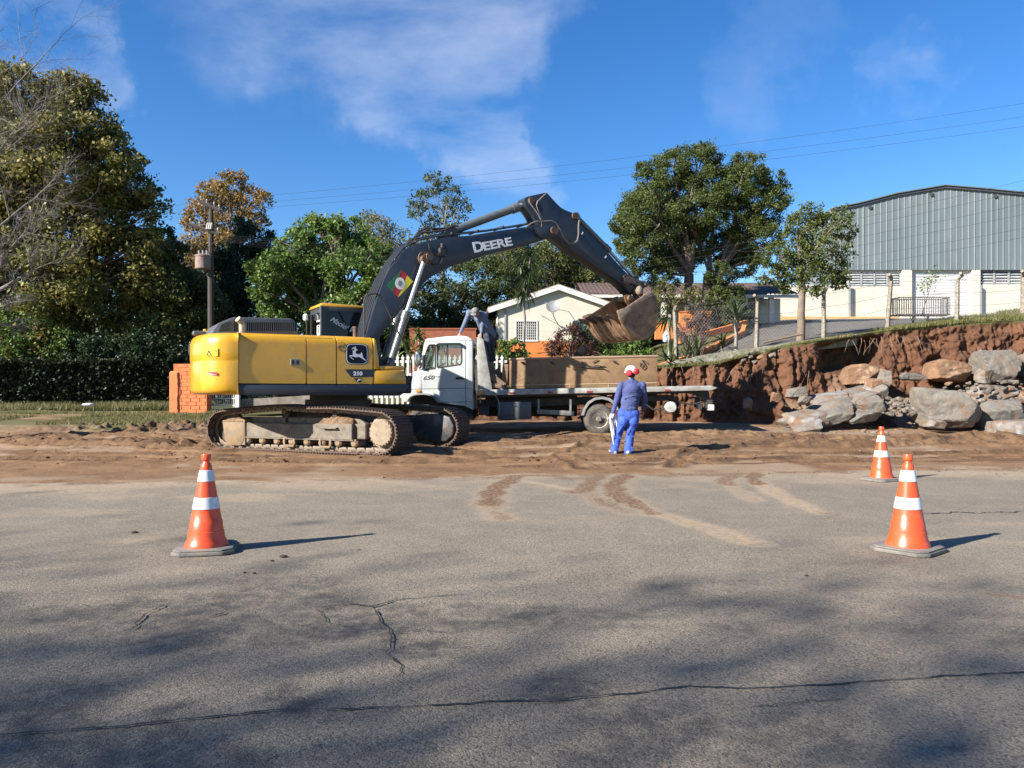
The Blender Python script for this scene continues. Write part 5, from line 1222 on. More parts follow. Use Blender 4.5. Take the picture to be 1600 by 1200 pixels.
def roadz(x, y): return float(fbm(x*.35, y*.35, 3, 2))*.012+float(fbm(x*1.7, y*1.7, 3, 5))*.006
for i, (x, y, rz, lb) in enumerate([(-2.40, 6.03, 12, 'orange and white traffic cone standing alone on the left of the road'), (3.12, 6.05, 40, 'nearer of the two orange and white traffic cones on the right'), (5.22, 10.85, 20, 'farther orange and white traffic cone at the dirt edge on the right')]):
    c = c0 if i == 0 else copy_tree(c0); c.location = (x, y, roadz(x, y)+.003); c.rotation_euler = (0, 0, R(rz)); tag(c, lb, 'traffic cone', 'traffic cones on the road')

# ================================================================== PEOPLE
SKIN = mat('skin', (.34, .18, .12), rough=.55); DKSK = mat('tanned_skin', (.25, .13, .085), rough=.55)
def hand(q, wrist, d, side, palm_n, curl=.5, s=1.0):
    """palm plus five fingers; d points along the forearm, side points to the thumb, palm_n out of the palm"""
    d = Vector(d).normalized(); side = Vector(side); side = (side-d*side.dot(d)).normalized(); n_ = Vector(palm_n); n_ = (n_-d*n_.dot(d)-side*n_.dot(side)).normalized()
    w_ = Vector(wrist); cap(q, w_, w_+d*.03*s, .026*s, .027*s, n=10)
    for k in range(4):
        b0 = w_+d*.03*s+side*(.027-.018*k)*s; b1 = w_+d*.088*s+side*(.03-.02*k)*s; cap(q, b0, b1, .016*s, .0125*s, n=8)
        L1 = (.040, .045, .042, .033)[k]*s; L2 = L1*.62
        dd = (d*math.cos(curl)+n_*math.sin(curl)).normalized(); m = b1+dd*L1; d2 = (d*math.cos(curl*2.1)+n_*math.sin(curl*2.1)).normalized()
        cap(q, b1, m, .0110*s, .0098*s, n=8); cap(q, m, m+d2*L2, .0096*s, .0082*s, n=8)
    t0 = w_+d*.03*s+side*.03*s; t1 = t0+(d*.55+side*.7+n_*.35).normalized()*.040*s; t2 = t1+(d*.85+side*.1+n_*.45).normalized()*.032*s
    cap(q, t0, t1, .0155*s, .012*s, n=8); cap(q, t1, t2, .012*s, .0095*s, n=8)
def head(q, c, up, fwd, s=1.0):
    """skull, jaw, nose, ears; c is the centre of the head"""
    up = Vector(up).normalized(); fwd = Vector(fwd); fwd = (fwd-up*fwd.dot(up)).normalized(); lf = up.cross(fwd); M_ = Matrix((lf, fwd, up)).transposed(); c = Vector(c)
    q.ell(c+up*.025*s, (.075*s, .092*s, .095*s), n=18, rot=M_, m=12); q.ell(c-up*.045*s+fwd*.018*s, (.058*s, .068*s, .072*s), n=16, rot=M_, m=10)
    q.ell(c-up*.093*s+fwd*.058*s, (.026*s, .02*s, .02*s), n=10, rot=M_)
    cap(q, c+up*.008*s+fwd*.088*s, c-up*.028*s+fwd*.104*s, .010*s, .014*s, n=8)
    for sg in (-1, 1):
        q.ell(c-up*.01*s+lf*sg*.077*s-fwd*.005*s, (.010*s, .020*s, .032*s), n=10, rot=M_); q.ell(c+up*.014*s+lf*sg*.032*s+fwd*.083*s, (.022*s, .012*s, .008*s), n=8, rot=M_)
    q.ell(c-up*.058*s+fwd*.083*s, (.026*s, .012*s, .008*s), n=8, rot=M_)
    return lf
def face_details(par, c, up, fwd, s=1.0):
    up = Vector(up).normalized(); fwd = Vector(fwd); fwd = (fwd-up*fwd.dot(up)).normalized(); lf = up.cross(fwd); c = Vector(c)
    for sg in (-1, 1):
        q = MB(); q.ell(c+lf*sg*.031*s+fwd*.084*s, (.012*s, .010*s, .007*s), n=10); q.build('eye', mat('eye', (.05, .035, .03), rough=.2), par)
    q = MB(); cap(q, c-up*.056*s+fwd*.096*s-lf*.02*s, c-up*.056*s+fwd*.096*s+lf*.02*s, .006*s); q.build('mouth', mat('lip', (.30, .10, .08), rough=.5), par)

def worker_standing():
    px, dd = 983.5, 14.85; x0 = (px-CX)/F*dd; gz = float(zl(x0, dd))+.02
    p = empty('person', (x0, dd, gz), 0, label='standing worker in blue clothes and white helmet with red ear muffs, seen from behind', cat='person')
    S = dd/F
    def Q(a, c, y=0): return Vector(((920+a/6.667-983.5)*S, y, CAMH+(HOR-(550+c/6.667))*S-gz))
    bd = MB()
    hp = Q(415, 640); 
    # joints (back to the viewer)
    sl_, sr = Q(338, 345, .01), Q(563, 345, .01); el, er = Q(292, 500, .03), Q(592, 500, .10); wl, wr = Q(250, 632, -.02), Q(583, 622, .20)
    hl, hr = Q(358, 665, .01), Q(470, 665, .01); kl, kr = Q(300, 870, .03), Q(430, 860, .02); al, ar = Q(262, 1028, -.03), Q(408, 1058, -.02)
    neck = Q(447, 300, .02); hc = Q(445, 225, .05)
    cap(bd, sl_, el, .052, .042); cap(bd, el, wl, .042, .027); cap(bd, sr, er, .052, .042); cap(bd, er, wr, .042, .027)
    hand(bd, wl, (-.05, .0, -1), (.25, .9, 0), (1, -.1, 0), .55); hand(bd, wr, (.0, .25, -1), (.1, .95, 0), (-1, 0, 0), .5)
    cap(bd, Q(445, 360, .03), Q(430, 600, .03), .105, .105); cap(bd, neck-Vector((0, 0, .05)), hc, .062, .058); cap(bd, Q(390, 350, .02), Q(510, 350, .02), .055, .055)
    cap(bd, hl, kl, .085, .058); cap(bd, kl, al, .055, .038); cap(bd, hr, kr, .085, .058); cap(bd, kr, ar, .055, .038)
    cap(bd, hl, hr, .085, .085)
    head(bd, hc, (0, 0, 1), (-.12, 1, -.12)); body_ = link('body', organic(bd, 'body', DKSK, .0075, 2), p)
    face_details(body_, hc, (0, 0, 1), (-.12, 1, -.12))
    # shirt
    sh_ = MB(); SH = mat('navy_shirt', (.045, .060, .165), (.056, .075, .20), sc=7, rough=.85, bump=.6, bsc=16, bdist=.03, stretch=(1, 1, 2.2))
    cap(sh_, sl_, el, .068, .058); cap(sh_, el, wl, .056, .038); cap(sh_, sr, er, .068, .058); cap(sh_, er, wr+Vector((0, -.02, .03)), .056, .040)
    sh_.ell(Q(447, 410, .03), (.205, .135, .23), n=20); sh_.ell(Q(430, 520, .03), (.185, .135, .21), n=20); sh_.ell(Q(422, 590, .03), (.178, .135, .12), n=20)
    cap(sh_, Q(385, 352, .02), Q(518, 352, .02), .080, .080); sh_.ell(Q(355, 362, .02), (.072, .072, .10)); sh_.ell(Q(548, 362, .02), (.072, .072, .10)); sh_.ell(Q(448, 390, .0), (.17, .125, .13), n=18); cap(sh_, Q(410, 322, .01), Q(484, 322, .01), .062, .062); cap(sh_, Q(447, 318, .015), Q(447, 298, .02), .074, .068)
    for i, zc in enumerate((470, 505, 540, 572, 600)):   # folds across the back
        cap(sh_, Q(360+i*16+(i%2)*30, zc+16, -.088), Q(455-i*6+(i%2)*40, zc-14+i*9, -.094), .010, .011)
    sm = organic(sh_, 'shirt', SH, .011, 3); link('shirt', sm, p)
    # trousers
    t_ = MB(); TRM = mat('bright_blue_trousers', (.028, .070, .34), (.04, .095, .42), sc=5, rough=.8, bump=.7, bsc=11, bdist=.04, stretch=(1, 1, 1.6))
    t_.ell(Q(412, 668, .02), (.185, .14, .15), n=20); t_.ell(Q(360, 720, -.02), (.11, .115, .13)); t_.ell(Q(462, 720, -.02), (.11, .115, .13))
    cap(t_, Q(352, 700, .01), kl, .108, .088); cap(t_, kl, al, .086, .080); cap(t_, Q(470, 700, .01), kr, .108, .088); cap(t_, kr, ar, .088, .080)
    cap(t_, Q(412, 645, .02)-Vector((.1, 0, 0)), Q(412, 645, .02)+Vector((.1, 0, 0)), .125, .125)
    for (a, c, a2, c2) in ((250, 990, 305, 1010), (238, 965, 300, 975), (380, 1015, 450, 1025), (390, 985, 455, 1000), (440, 780, 400, 850), (340, 780, 300, 840), (400, 830, 460, 880), (270, 880, 330, 900)):
        cap(t_, Q(a, c, -.07), Q(a2, c2, -.075), .016, .018)
    link('trousers', organic(t_, 'trousers', TRM, .011, 2), p)
    for (a_, sg) in ((al, -1), (ar, 1)):
        b_ = MB(); f_ = Vector((sg*.04-.02, .17, 0)).normalized(); bz = .035; base = Vector((a_.x, a_.y, 0))
        heel = base-f_*.05+Vector((0, 0, bz)); toe = base+f_*.15+Vector((0, 0, bz)); cap(b_, heel, toe, .042, .045); cap(b_, base+Vector((0, 0, .05)), base+Vector((0, 0, .13)), .05, .052); cap(b_, heel-Vector((0, 0, .012)), toe-Vector((0, 0, .01)), .040, .042)
        link('boot', organic(b_, 'boot', mat('dusty_boot', (.42, .37, .33), (.2, .15, .12), sc=9, rough=.8), .009, 2), p)
    # helmet with brim and ear muffs
    hm = MB(); HWm = mat('helmet_white', (.72, .71, .66), (.6, .55, .48), sc=5, rough=.35)
    up = Vector((0, -.05, 1)).normalized(); hcen = hc+Vector((0, -.012, .045)); pr = []
    for i in range(9):
        a = math.pi/2*i/8; pr.append((.122*math.cos(a), .118*math.sin(a)))
    hm.lathe([(.112, -.03), (.128, -.028), (.126, -.018)]+pr, hcen, up, 28)
    hm.ell(hcen+Vector((-.015, .12, -.015)), (.085, .075, .010), n=18); cap(hm, hcen+Vector((0, -.07, .095)), hcen+Vector((0, .07, .10)), .018, .018)
    h_ = hm.build('helmet', HWm, p)
    for a, c, nm in ((412, 218, -1), (489, 205, 1)):
        em = MB(); c_ = Q(a, c, -.075); ax = Vector((nm*.35, -1, -.1)).normalized(); em.lathe([(.03, .035), (.052, .03), (.062, .012), (.062, -.012), (.05, -.03), (.02, -.036)], c_, ax*-1, 20)
        em.build('ear_muff', mat('red_muff', (.55, .03, .04), rough=.35), h_)
        hb = MB(); hb.tube([c_, c_+Vector((-nm*.0, .05, .05)), hcen+Vector((nm*.11, .02, .03))], .006, n=5); hb.build('muff_arm', BLACK, h_)
    hr_ = MB(); hr_.ell(hc+Vector((0, -.02, -.015)), (.083, .085, .075), n=16); hr_.build('hair', mat('black_hair', (.015, .012, .01), rough=.7), p)
    # bundle of white straps hanging from the left hand
    gl = MB(); rr = random.Random(3); w_ = wl+Vector((0, -.0, -.085))
    for i in range(17):
        L_ = .18+.42*rr.random(); x_ = rr.uniform(-.045, .05); y_ = rr.uniform(-.05, .04); top = w_+Vector((x_*.4, y_*.4, .06*rr.random()))
        pts = [top, top+Vector((x_, y_, -.07)), top+Vector((x_*1.2+.02, y_*1.2, -L_*.5)), top+Vector((x_*1.0+.05*L_*2.2, y_, -L_))]
        gl.tube(pts, [.012, .011, .011, .009], n=5)
    for i in range(5):
        a = rr.uniform(-.06, .03); gl.tube([w_+Vector((0, -.02, .03)), w_+Vector((a, -.05, .06)), w_+Vector((a-.03, -.05, -.02)), w_+Vector((0, -.02, -.03))], .011, n=5)
    gm = gl.build('straps', mat('white_strap', (.66, .67, .66), (.5, .49, .46), sc=9, rough=.7), None)
    gm.location = p.location; tag(gm, 'bundle of white straps hanging from the left hand of the worker in blue', 'straps')
worker_standing()

def worker_bending():
    d0 = 20.15; zt_ = 0
    x0 = (752-CX)/F*d0; p = empty('person', (x0, d0, TZ+1.15), 0, label='worker in a grey cap and blue shirt leaning forward over the truck cab', cat='person'); S = d0/F
    def Q(a, c, y=0): return Vector(((700+a/12-752)*S*(1+y/d0), y, CAMH+(HOR-(460+c/12))*S*(1+y/d0)-TZ-1.15))
    bd = MB(); hc = Q(520, 335, -.18); up = Vector((-.10, -.62, .72)); fw = Vector((-.35, -.72, -.75))
    sL, eL, wL = Q(400, 350, -.02), Q(318, 540, -.10), Q(232, 728, -.10); sR, eR, wR = Q(690, 390, .05), Q(640, 580, -.05), Q(622, 740, -.12)
    hipc = Q(790, 770, .28); chest = Q(600, 420, .02); hl = hipc+Vector((-.06, -.06, -.02)); hr = hipc+Vector((.07, .07, -.02))
    kl = Q(735, 960, .1); kr = Q(810, 960, .3); fl_ = Q(760, 1190, .25); fr = Q(830, 1190, .42)
    cap(bd, sL, eL, .052, .042); cap(bd, eL, wL, .04, .028); cap(bd, sR, eR, .052, .042); cap(bd, eR, wR, .04, .028)
    hand(bd, wL, (-.45, -.2, -.55), (.5, -.7, 0), (0, 0, -1), .25); hand(bd, wR, (-.35, -.35, -.8), (-.8, .2, .2), (-.3, -.2, -1), .6)
    cap(bd, sL, sR, .06, .06); cap(bd, chest, hipc, .14, .14); cap(bd, chest+Vector((-.02, -.06, .03)), hc, .06, .055)
    cap(bd, hl, kl, .085, .055); cap(bd, kl, fl_, .052, .036); cap(bd, hr, kr, .085, .055); cap(bd, kr, fr, .052, .036)
    head(bd, hc, up, fw); bo = link('body', organic(bd, 'body', SKIN, .0085, 2), p); face_details(bo, hc, up, fw)
    s_ = MB(); cap(s_, sL, eL, .072, .058); cap(s_, eL, wL, .056, .040); cap(s_, sR, eR, .072, .058); cap(s_, eR, wR+Vector((.01, .01, .03)), .056, .042)
    cap(s_, sL+Vector((.03, 0, 0)), sR, .092, .095); s_.ell(sL, (.095, .095, .09), n=14); s_.ell(sR, (.095, .095, .09), n=14); cap(s_, sL, sR, .093, .093); cap(s_, chest, hipc, .165, .165); s_.ell(Q(600, 430, .04), (.19, .15, .15), n=18); cap(s_, Q(560, 470, -.08), Q(640, 640, .1), .06, .1)
    for (a, c, a2, c2) in ((440, 430, 560, 500), (300, 560, 360, 600), (620, 600, 690, 560), (650, 500, 740, 620)): cap(s_, Q(a, c, -.1), Q(a2, c2, -.05), .014, .014)
    link('shirt', organic(s_, 'shirt', mat('faded_blue_shirt', (.085, .11, .18), (.12, .145, .21), sc=8, rough=.85, bump=.5, bsc=16, bdist=.03), .012, 2), p)
    t_ = MB(); cap(t_, hl, hr, .155, .155); cap(t_, hl, kl, .11, .085); cap(t_, kl, fl_, .085, .075); cap(t_, hr, kr, .11, .085); cap(t_, kr, fr, .085, .075)
    link('trousers', organic(t_, 'trousers', mat('dark_trousers', (.022, .028, .05), (.035, .04, .06), sc=6, rough=.85, bump=.4, bsc=14), .013, 2), p)
    for f_ in (fl_, fr):
        b_ = MB(); cap(b_, f_+Vector((.04, .03, -.05)), f_+Vector((-.12, -.08, -.06)), .05, .045); link('boot', organic(b_, 'boot', mat('dark_boot', (.03, .025, .02), rough=.7), .011, 1), p)
    c_ = MB(); un = up.normalized(); fn = (fw-un*fw.dot(un)).normalized(); pr = [(.103*math.cos(math.pi/2*i/7), .1*math.sin(math.pi/2*i/7)) for i in range(8)]
    c_.lathe([(.098, -.02)]+pr, hc+un*.035, un, 22); vis = hc+un*.03+fn*.13; lf = un.cross(fn); c_.ell(vis, (.075, .06, .009), n=16, rot=Matrix((lf, fn, un)).transposed())
    c_.build('cap', mat('grey_cap', (.20, .20, .175), (.14, .14, .125), sc=20, rough=.9), p)
worker_bending()
# ================================================================== ROCKS AND RUBBLE
def fbm3(P, oct, seed):
    return (fbm(P[:, 0]+seed, P[:, 1]+P[:, 2]*.7, oct, seed % 19)+fbm(P[:, 2]-seed, P[:, 0]*.6+P[:, 1], oct, (seed+7) % 19)+fbm(P[:, 1]+seed*.5, P[:, 2]-P[:, 0]*.5, oct, (seed+3) % 19))/3
def rock_pts(size, seed, n, rough, boxy, level):
    r = np.random.default_rng(seed); b = bmesh.new(); bmesh.ops.create_icosphere(b, subdivisions=level, radius=1); D = np.array([v.co[:] for v in b.verts]); Fc = np.array([[v.index for v in f.verts] for f in b.faces]); b.free()
    pl = [np.array(a, float)+r.normal(0, .16, 3) for a in ((1, 0, 0), (-1, 0, 0), (0, 1, 0), (0, -1, 0), (0, 0, 1), (0, 0, -1))]; ds = [1-.0*boxy]*6
    for i in range(n): pl.append(r.normal(size=3)); ds.append(r.uniform(.80, 1.2)+.30*boxy)
    pl = np.array(pl); pl /= np.linalg.norm(pl, axis=1, keepdims=True); ds = np.array(ds)
    dt = D @ pl.T; rad_ = np.where(dt > .05, ds[None]/np.maximum(dt, .05), 9).min(1); P = D*np.minimum(rad_, 1.75)[:, None]; P = P/np.abs(P).max(0)
    S = np.array(size)/2; Q = P*S; m = min(size); u = Q/m
    k = fbm3(u*2.2, 4, seed)*rough*m*.8+np.abs(fbm3(u*5, 4, seed+5))*rough*m*-.9
    st = np.round(u[:, 2]*5+fbm3(u*1.2, 2, seed)*3)/5-u[:, 2]           # broken ledges
    Q = Q+D*(k+st*.05*m*rough*8)[:, None]
    return Q, Fc
def rock_mesh(name, size, m, seed, n=14, rough=.12, boxy=.6, sub=1, tilt=None, level=None):
    Q, Fc = rock_pts(size, seed, n, rough, boxy, level or (5 if sub else 2)); q = MB(); q.add([tuple(p) for p in Q], [tuple(f) for f in Fc]); return q.mesh(name, m, ang=28)
GRK = mat('grey_basalt', (.175, .155, .128), (.11, .10, .086), sc=2.4, rough=.85, bump=.8, bsc=11, bdist=.04, col3=(.15, .095, .06), sc3=3.6, lo3=.5, hi3=.66)
ORK = mat('ochre_rock', (.22, .125, .065), (.15, .08, .045), sc=2.4, rough=.85, bump=.5, bsc=11, bdist=.04, col3=(.42, .33, .22), sc3=4, lo3=.55, hi3=.75)
MRK = mat('mixed_rock', (.165, .14, .115), (.15, .09, .052), sc=3.2, rough=.85, bump=.5, bsc=12, bdist=.04, lo=.45, hi=.6, col3=(.25, .25, .25), sc3=3)
def rock(x0, x1, y0, y1, d, depth, m, seed, label, name='boulder', grp='boulders dug out of the bank', rot=0, **k):
    w_ = (x1-x0)/F*d; h = (y1-y0)/F*d; c = W((x0+x1)/2, (y0+y1)/2, d+depth*.35)
    me = rock_mesh(name, (w_*.93, depth, h*.98), m, seed, **k); o = link(name, me, None, c, R(rot)); tag(o, label, 'rock', grp); return o
rock(1425, 1528, 604, 672, 20.2, 1.3, GRK, 11, 'big pale grey block standing foremost at the foot of the bank', n=7, boxy=.9)
rock(1505, 1610, 622, 680, 20.7, 1.4, GRK, 23, 'grey boulder right of the biggest pale block, half behind the ochre one', n=14, boxy=.5)
rock(1545, 1640, 652, 694, 19.4, 1.2, MRK, 31, 'low ochre and grey boulder lying lowest at the right end of the dirt lot', n=14, boxy=.5)
rock(1308, 1376, 568, 604, 22.9, 1.2, ORK, 44, 'tan rounded boulder stuck in the bank above the flat layered slab', n=22, boxy=.6)
rock(1440, 1512, 558, 600, 23.3, 1.2, ORK, 52, 'orange brown slab set in the bank left of the grey cracked block', n=12, boxy=.4)
rock(1512, 1590, 545, 602, 23.4, 1.4, GRK, 65, 'cracked grey block high in the bank on the right', n=14, boxy=.8)
rock(1584, 1660, 545, 598, 23.6, 1.4, GRK, 72, 'grey block in the bank at the right edge of the photo', n=14, boxy=.7)
rock(1500, 1600, 598, 628, 22.0, 1.6, MRK, 83, 'flat broken slab between the grey bank block and the boulders below', n=18, boxy=.3)
def outcrop():
    q = MB(); r = random.Random(6); c0_ = W(1300, 640, 21.6)
    for i, (xa, xb_, ya, yb_, dy, th) in enumerate(((1222, 1300, 640, 664, -.7, .25), (1240, 1345, 628, 655, -.45, .3), (1270, 1375, 616, 645, -.1, .3), (1290, 1372, 604, 632, .25, .3), (1262, 1335, 612, 638, .1, .3), (1330, 1380, 612, 640, -.25, .25), (1228, 1290, 652, 668, -.95, .2), (1310, 1368, 634, 656, -.55, .2), (1345, 1382, 600, 624, .3, .4))):
        d = 21.6+dy; w_ = (xb_-xa)/F*d; h = (yb_-ya)/F*d; c = W((xa+xb_)/2, (ya+yb_)/2+3, d); Q, Fc = rock_pts((w_*.95, 1.1, th*.8+h*.4), 300+i, 9, .13, .4, 4)
        Rm = np.array(Matrix.Rotation(R(r.uniform(-6, 6)), 3, 'Z') @ Matrix.Rotation(R(-15+r.uniform(-6, 6)), 3, 'Y') @ Matrix.Rotation(R(16), 3, 'X')); Q = Q @ Rm.T+np.array((c-c0_)[:]); q.mi = i % 2; q.add([tuple(p) for p in Q], [tuple(f) for f in Fc])
    o = q.build('rock_outcrop', [MRK, GRK], None, c0_, ang=28); tag(o, 'wide layered grey and tan slab sloping out of the foot of the bank', 'rock')
outcrop()
rock(1228, 1266, 603, 627, 21.6, .7, GRK, 101, 'grey stone wedged above the left end of the layered slab', n=12)
rock(1247, 1268, 617, 633, 21.0, .4, GRK, 113, 'small pale angular stone lying on the layered slab', n=9)
rock(1160, 1176, 620, 642, 22.4, .35, MRK, 121, 'upright split stone at the left end of the rubble', n=9)
rock(1202, 1222, 612, 632, 22.0, .4, ORK, 133, 'ochre stone with a pale top beside the split stone', n=9)
rock(1350, 1376, 590, 618, 21.8, .6, ORK, 143, 'ochre and grey stone under the tan rounded boulder', n=11)
rock(1372, 1394, 575, 608, 22.0, .5, GRK, 151, 'dark grey stone beside the tan rounded boulder', n=11)
rock(1446, 1482, 655, 672, 19.8, .5, MRK, 163, 'small stone leaning on the foot of the biggest pale block', n=10)
rock(1400, 1450, 582, 596, 22.6, .5, GRK, 172, 'flat grey stone under the dark hollow of the bank', n=10)
rock(1522, 1552, 575, 600, 22.6, .5, MRK, 181, 'broken stone at the foot of the cracked grey block', n=10)
# stones one can count, small
stones = [rock_mesh('stone', (1, .8, .7), m, 200+i, n=10, sub=0) for i, m in enumerate((GRK, MRK, ORK, GRK, MRK))]
rr = random.Random(12)
def stone_at(px, py, d, s, lab, grp, zoff=0, cat_='stone'):
    o = bpy.data.objects.new('stone', stones[rr.randrange(5)]); COL.objects.link(o); p = W(px, py, d); o.location = (p.x, p.y, p.z+zoff); o.scale = (s*rr.uniform(.7, 1.3), s*rr.uniform(.7, 1.2), s*rr.uniform(.5, .95))
    o.rotation_euler = (rr.uniform(-.5, .5), rr.uniform(-.5, .5), rr.uniform(0, 6.28)); tag(o, lab, cat_, grp)
for i in range(90):
    t = rr.random(); px = 1368+60*t+rr.gauss(0, 6); py = 650-abs(rr.gauss(0, 1))*16*(1-.5*abs(t-.5)*2)-2; d = 21.9-(650-604)/46*.0-(py-604)/46*1.1
    stone_at(px, max(py, 606), d, rr.uniform(.10, .26), 'broken grey stone in the rubble pile between the layered slab and the biggest block', 'stones of the rubble pile')
for i in range(60):
    px = rr.uniform(1465, 1620); py = rr.uniform(596, 628); stone_at(px, py, 22.3-(py-596)/32*1.2, rr.uniform(.06, .26), 'broken stone strewn between the boulders of the bank', 'stones strewn between the bank boulders')
def on_ground(n, xr, yr, smin, smax, lab, grp, seed):
    r_ = np.random.default_rng(seed); x = r_.uniform(*xr, n); y = r_.uniform(*yr, n); H, _ = lot_relief(x, y); z = zl(x, y)+H
    for a, c, d_ in zip(x, y, z):
        s = smin+(smax-smin)*r_.random()**2; o = bpy.data.objects.new('stone', stones[int(r_.integers(5))]); COL.objects.link(o); o.location = (a, c, d_+s*.15); o.scale = (s, s*.8, s*.7); o.rotation_euler = (r_.uniform(-.4, .4), r_.uniform(-.4, .4), r_.uniform(0, 6)); tag(o, lab, 'stone', grp)
for i in range(46):
    px = rr.uniform(1222, 1385); py = 664-(px-1222)*.16-rr.random()*14; stone_at(px, py, 21.0+(664-py)/40*.7, rr.uniform(.08, .34), 'broken ochre or grey stone lying over the edge of the wide layered slab', 'stones over the layered slab')
on_ground(46, (7.0, 10.8), (19.9, 21.3), .05, .22, 'small stone lying on the dirt before the wide layered slab', 'stones before the layered slab', 3)
on_ground(26, (10.8, 14.5), (18.4, 19.9), .04, .16, 'small stone lying on the dirt before the big pale boulders', 'stones before the big boulders', 4)
for (px, py, s) in ((1162, 563, .22), (1172, 557, .3), (1180, 565, .26), (1188, 558, .34), (1196, 566, .24), (1203, 556, .3), (1178, 550, .2), (1210, 553, .26), (1218, 548, .2), (1168, 552, .18), (1193, 551, .2)):
    stone_at(px, py, 23.75, s, 'pale stone of the collapsed dry wall at the top edge of the bank', 'stones of the collapsed dry wall')
# loose crumbs of earth and gravel: more than anyone could count
def crumbs():
    r = np.random.default_rng(5); me = MB(); base = bmesh.new(); bmesh.ops.create_icosphere(base, subdivisions=1, radius=1); bv = np.array([v.co[:] for v in base.verts]); bf = np.array([[v.index for v in f.verts] for f in base.faces]); base.free()
    def scat(n, xr, yr, smin, smax, m, name, wfun=None):
        x = r.uniform(*xr, n*3); y = r.uniform(*yr, n*3)
        H, ch = lot_relief(x, y); keep = r.random(n*3) < (wfun(x, y, ch) if wfun else .4); x = x[keep][:n]; y = y[keep][:n]; H = H[keep][:n]
        z = zl(x, y)+H; s = smin+(smax-smin)*r.random(len(x))**3
        co = []; k = len(x); d = bv[None]*(1+.5*(r.random((k, len(bv), 1))-.5)); d = d*s[:, None, None]*np.array([1, 1, .7]); co = d+np.stack([x, y, z+s*.2], -1)[:, None]
        q = bf[None]+np.arange(k)[:, None, None]*len(bv); raw_mesh(name, co.reshape(-1, 3), q.reshape(-1, 3), m, kind='stuff', label='loose crumbs scattered over the churned dirt lot', cat='rubble')
    scat(5200, (-13, 15), (12.0, 22.3), .006, .042, M_BANK, 'clods', lambda x, y, c: .08+.9*np.clip(c, 0, 1))
    scat(1500, (-12, 15), (11.2, 22), .006, .028, GRK, 'gravel', lambda x, y, c: .25+.4*(x > 4))
crumbs()
def road_bits():
    for i, (px, py, s) in enumerate(((443, 871, .022), (425, 877, .012), (382, 895, .010), (397, 896, .010), (561, 860, .010), (210, 833, .022), (1260, 900, .01))):
        p = G(px, py); q = MB(); q.bm((lambda b: (bmesh.ops.create_icosphere(b, subdivisions=1, radius=s), b)[1])(bmesh.new())); o = q.build('clod', mat('dark_clod', (.04, .025, .018), rough=.95), None, (p.x, p.y, s*.4), flat=True); o.scale = (1.6, 1, .6)
        tag(o, 'small dark clod of mud on the asphalt near the left traffic cone' if i < 6 else 'small dark clod of mud on the asphalt in the middle of the road', 'clod', 'clods on the road')
road_bits()
# roots hanging from the cut
def roots():
    r = random.Random(9); q = MB()
    def hang(px, py, n, L_, d):
        for i in range(n):
            p = W(px+r.uniform(-6, 6), py+r.uniform(-4, 2), d-r.uniform(.05, .3)); pts = [p]; v = Vector((r.uniform(-.6, .6), r.uniform(-.5, 0), -1))
            for j in range(6): v += Vector((r.uniform(-.4, .4), r.uniform(-.25, .25), r.uniform(-.2, .1))); pts.append(pts[-1]+v.normalized()*L_/6*r.uniform(.6, 1.2))
            q.tube(pts, [.009, .008, .007, .006, .005, .004, .003][:len(pts)], n=4)
    for px in range(1332, 1440, 12): hang(px, 533+(px-1330)*-.09, 2, .6, yt((px-CX)/F*23.8)-.1)
    for px in (1160, 1175, 1190, 1240, 1265): hang(px, 578, 2, .7, 23.6)
    for px in range(1050, 1160, 18): hang(px, 575, 1, .45, 23.9)
    for px in range(1470, 1600, 45): hang(px, 512, 1, .35, 24.6)
    o = q.build('roots', mat('pale_root', (.20, .13, .085), (.12, .075, .05), sc=9), None, flat=True); tag(o, 'thin pale roots hanging out of the cut face of the bank', 'roots', kind='stuff')
roots()
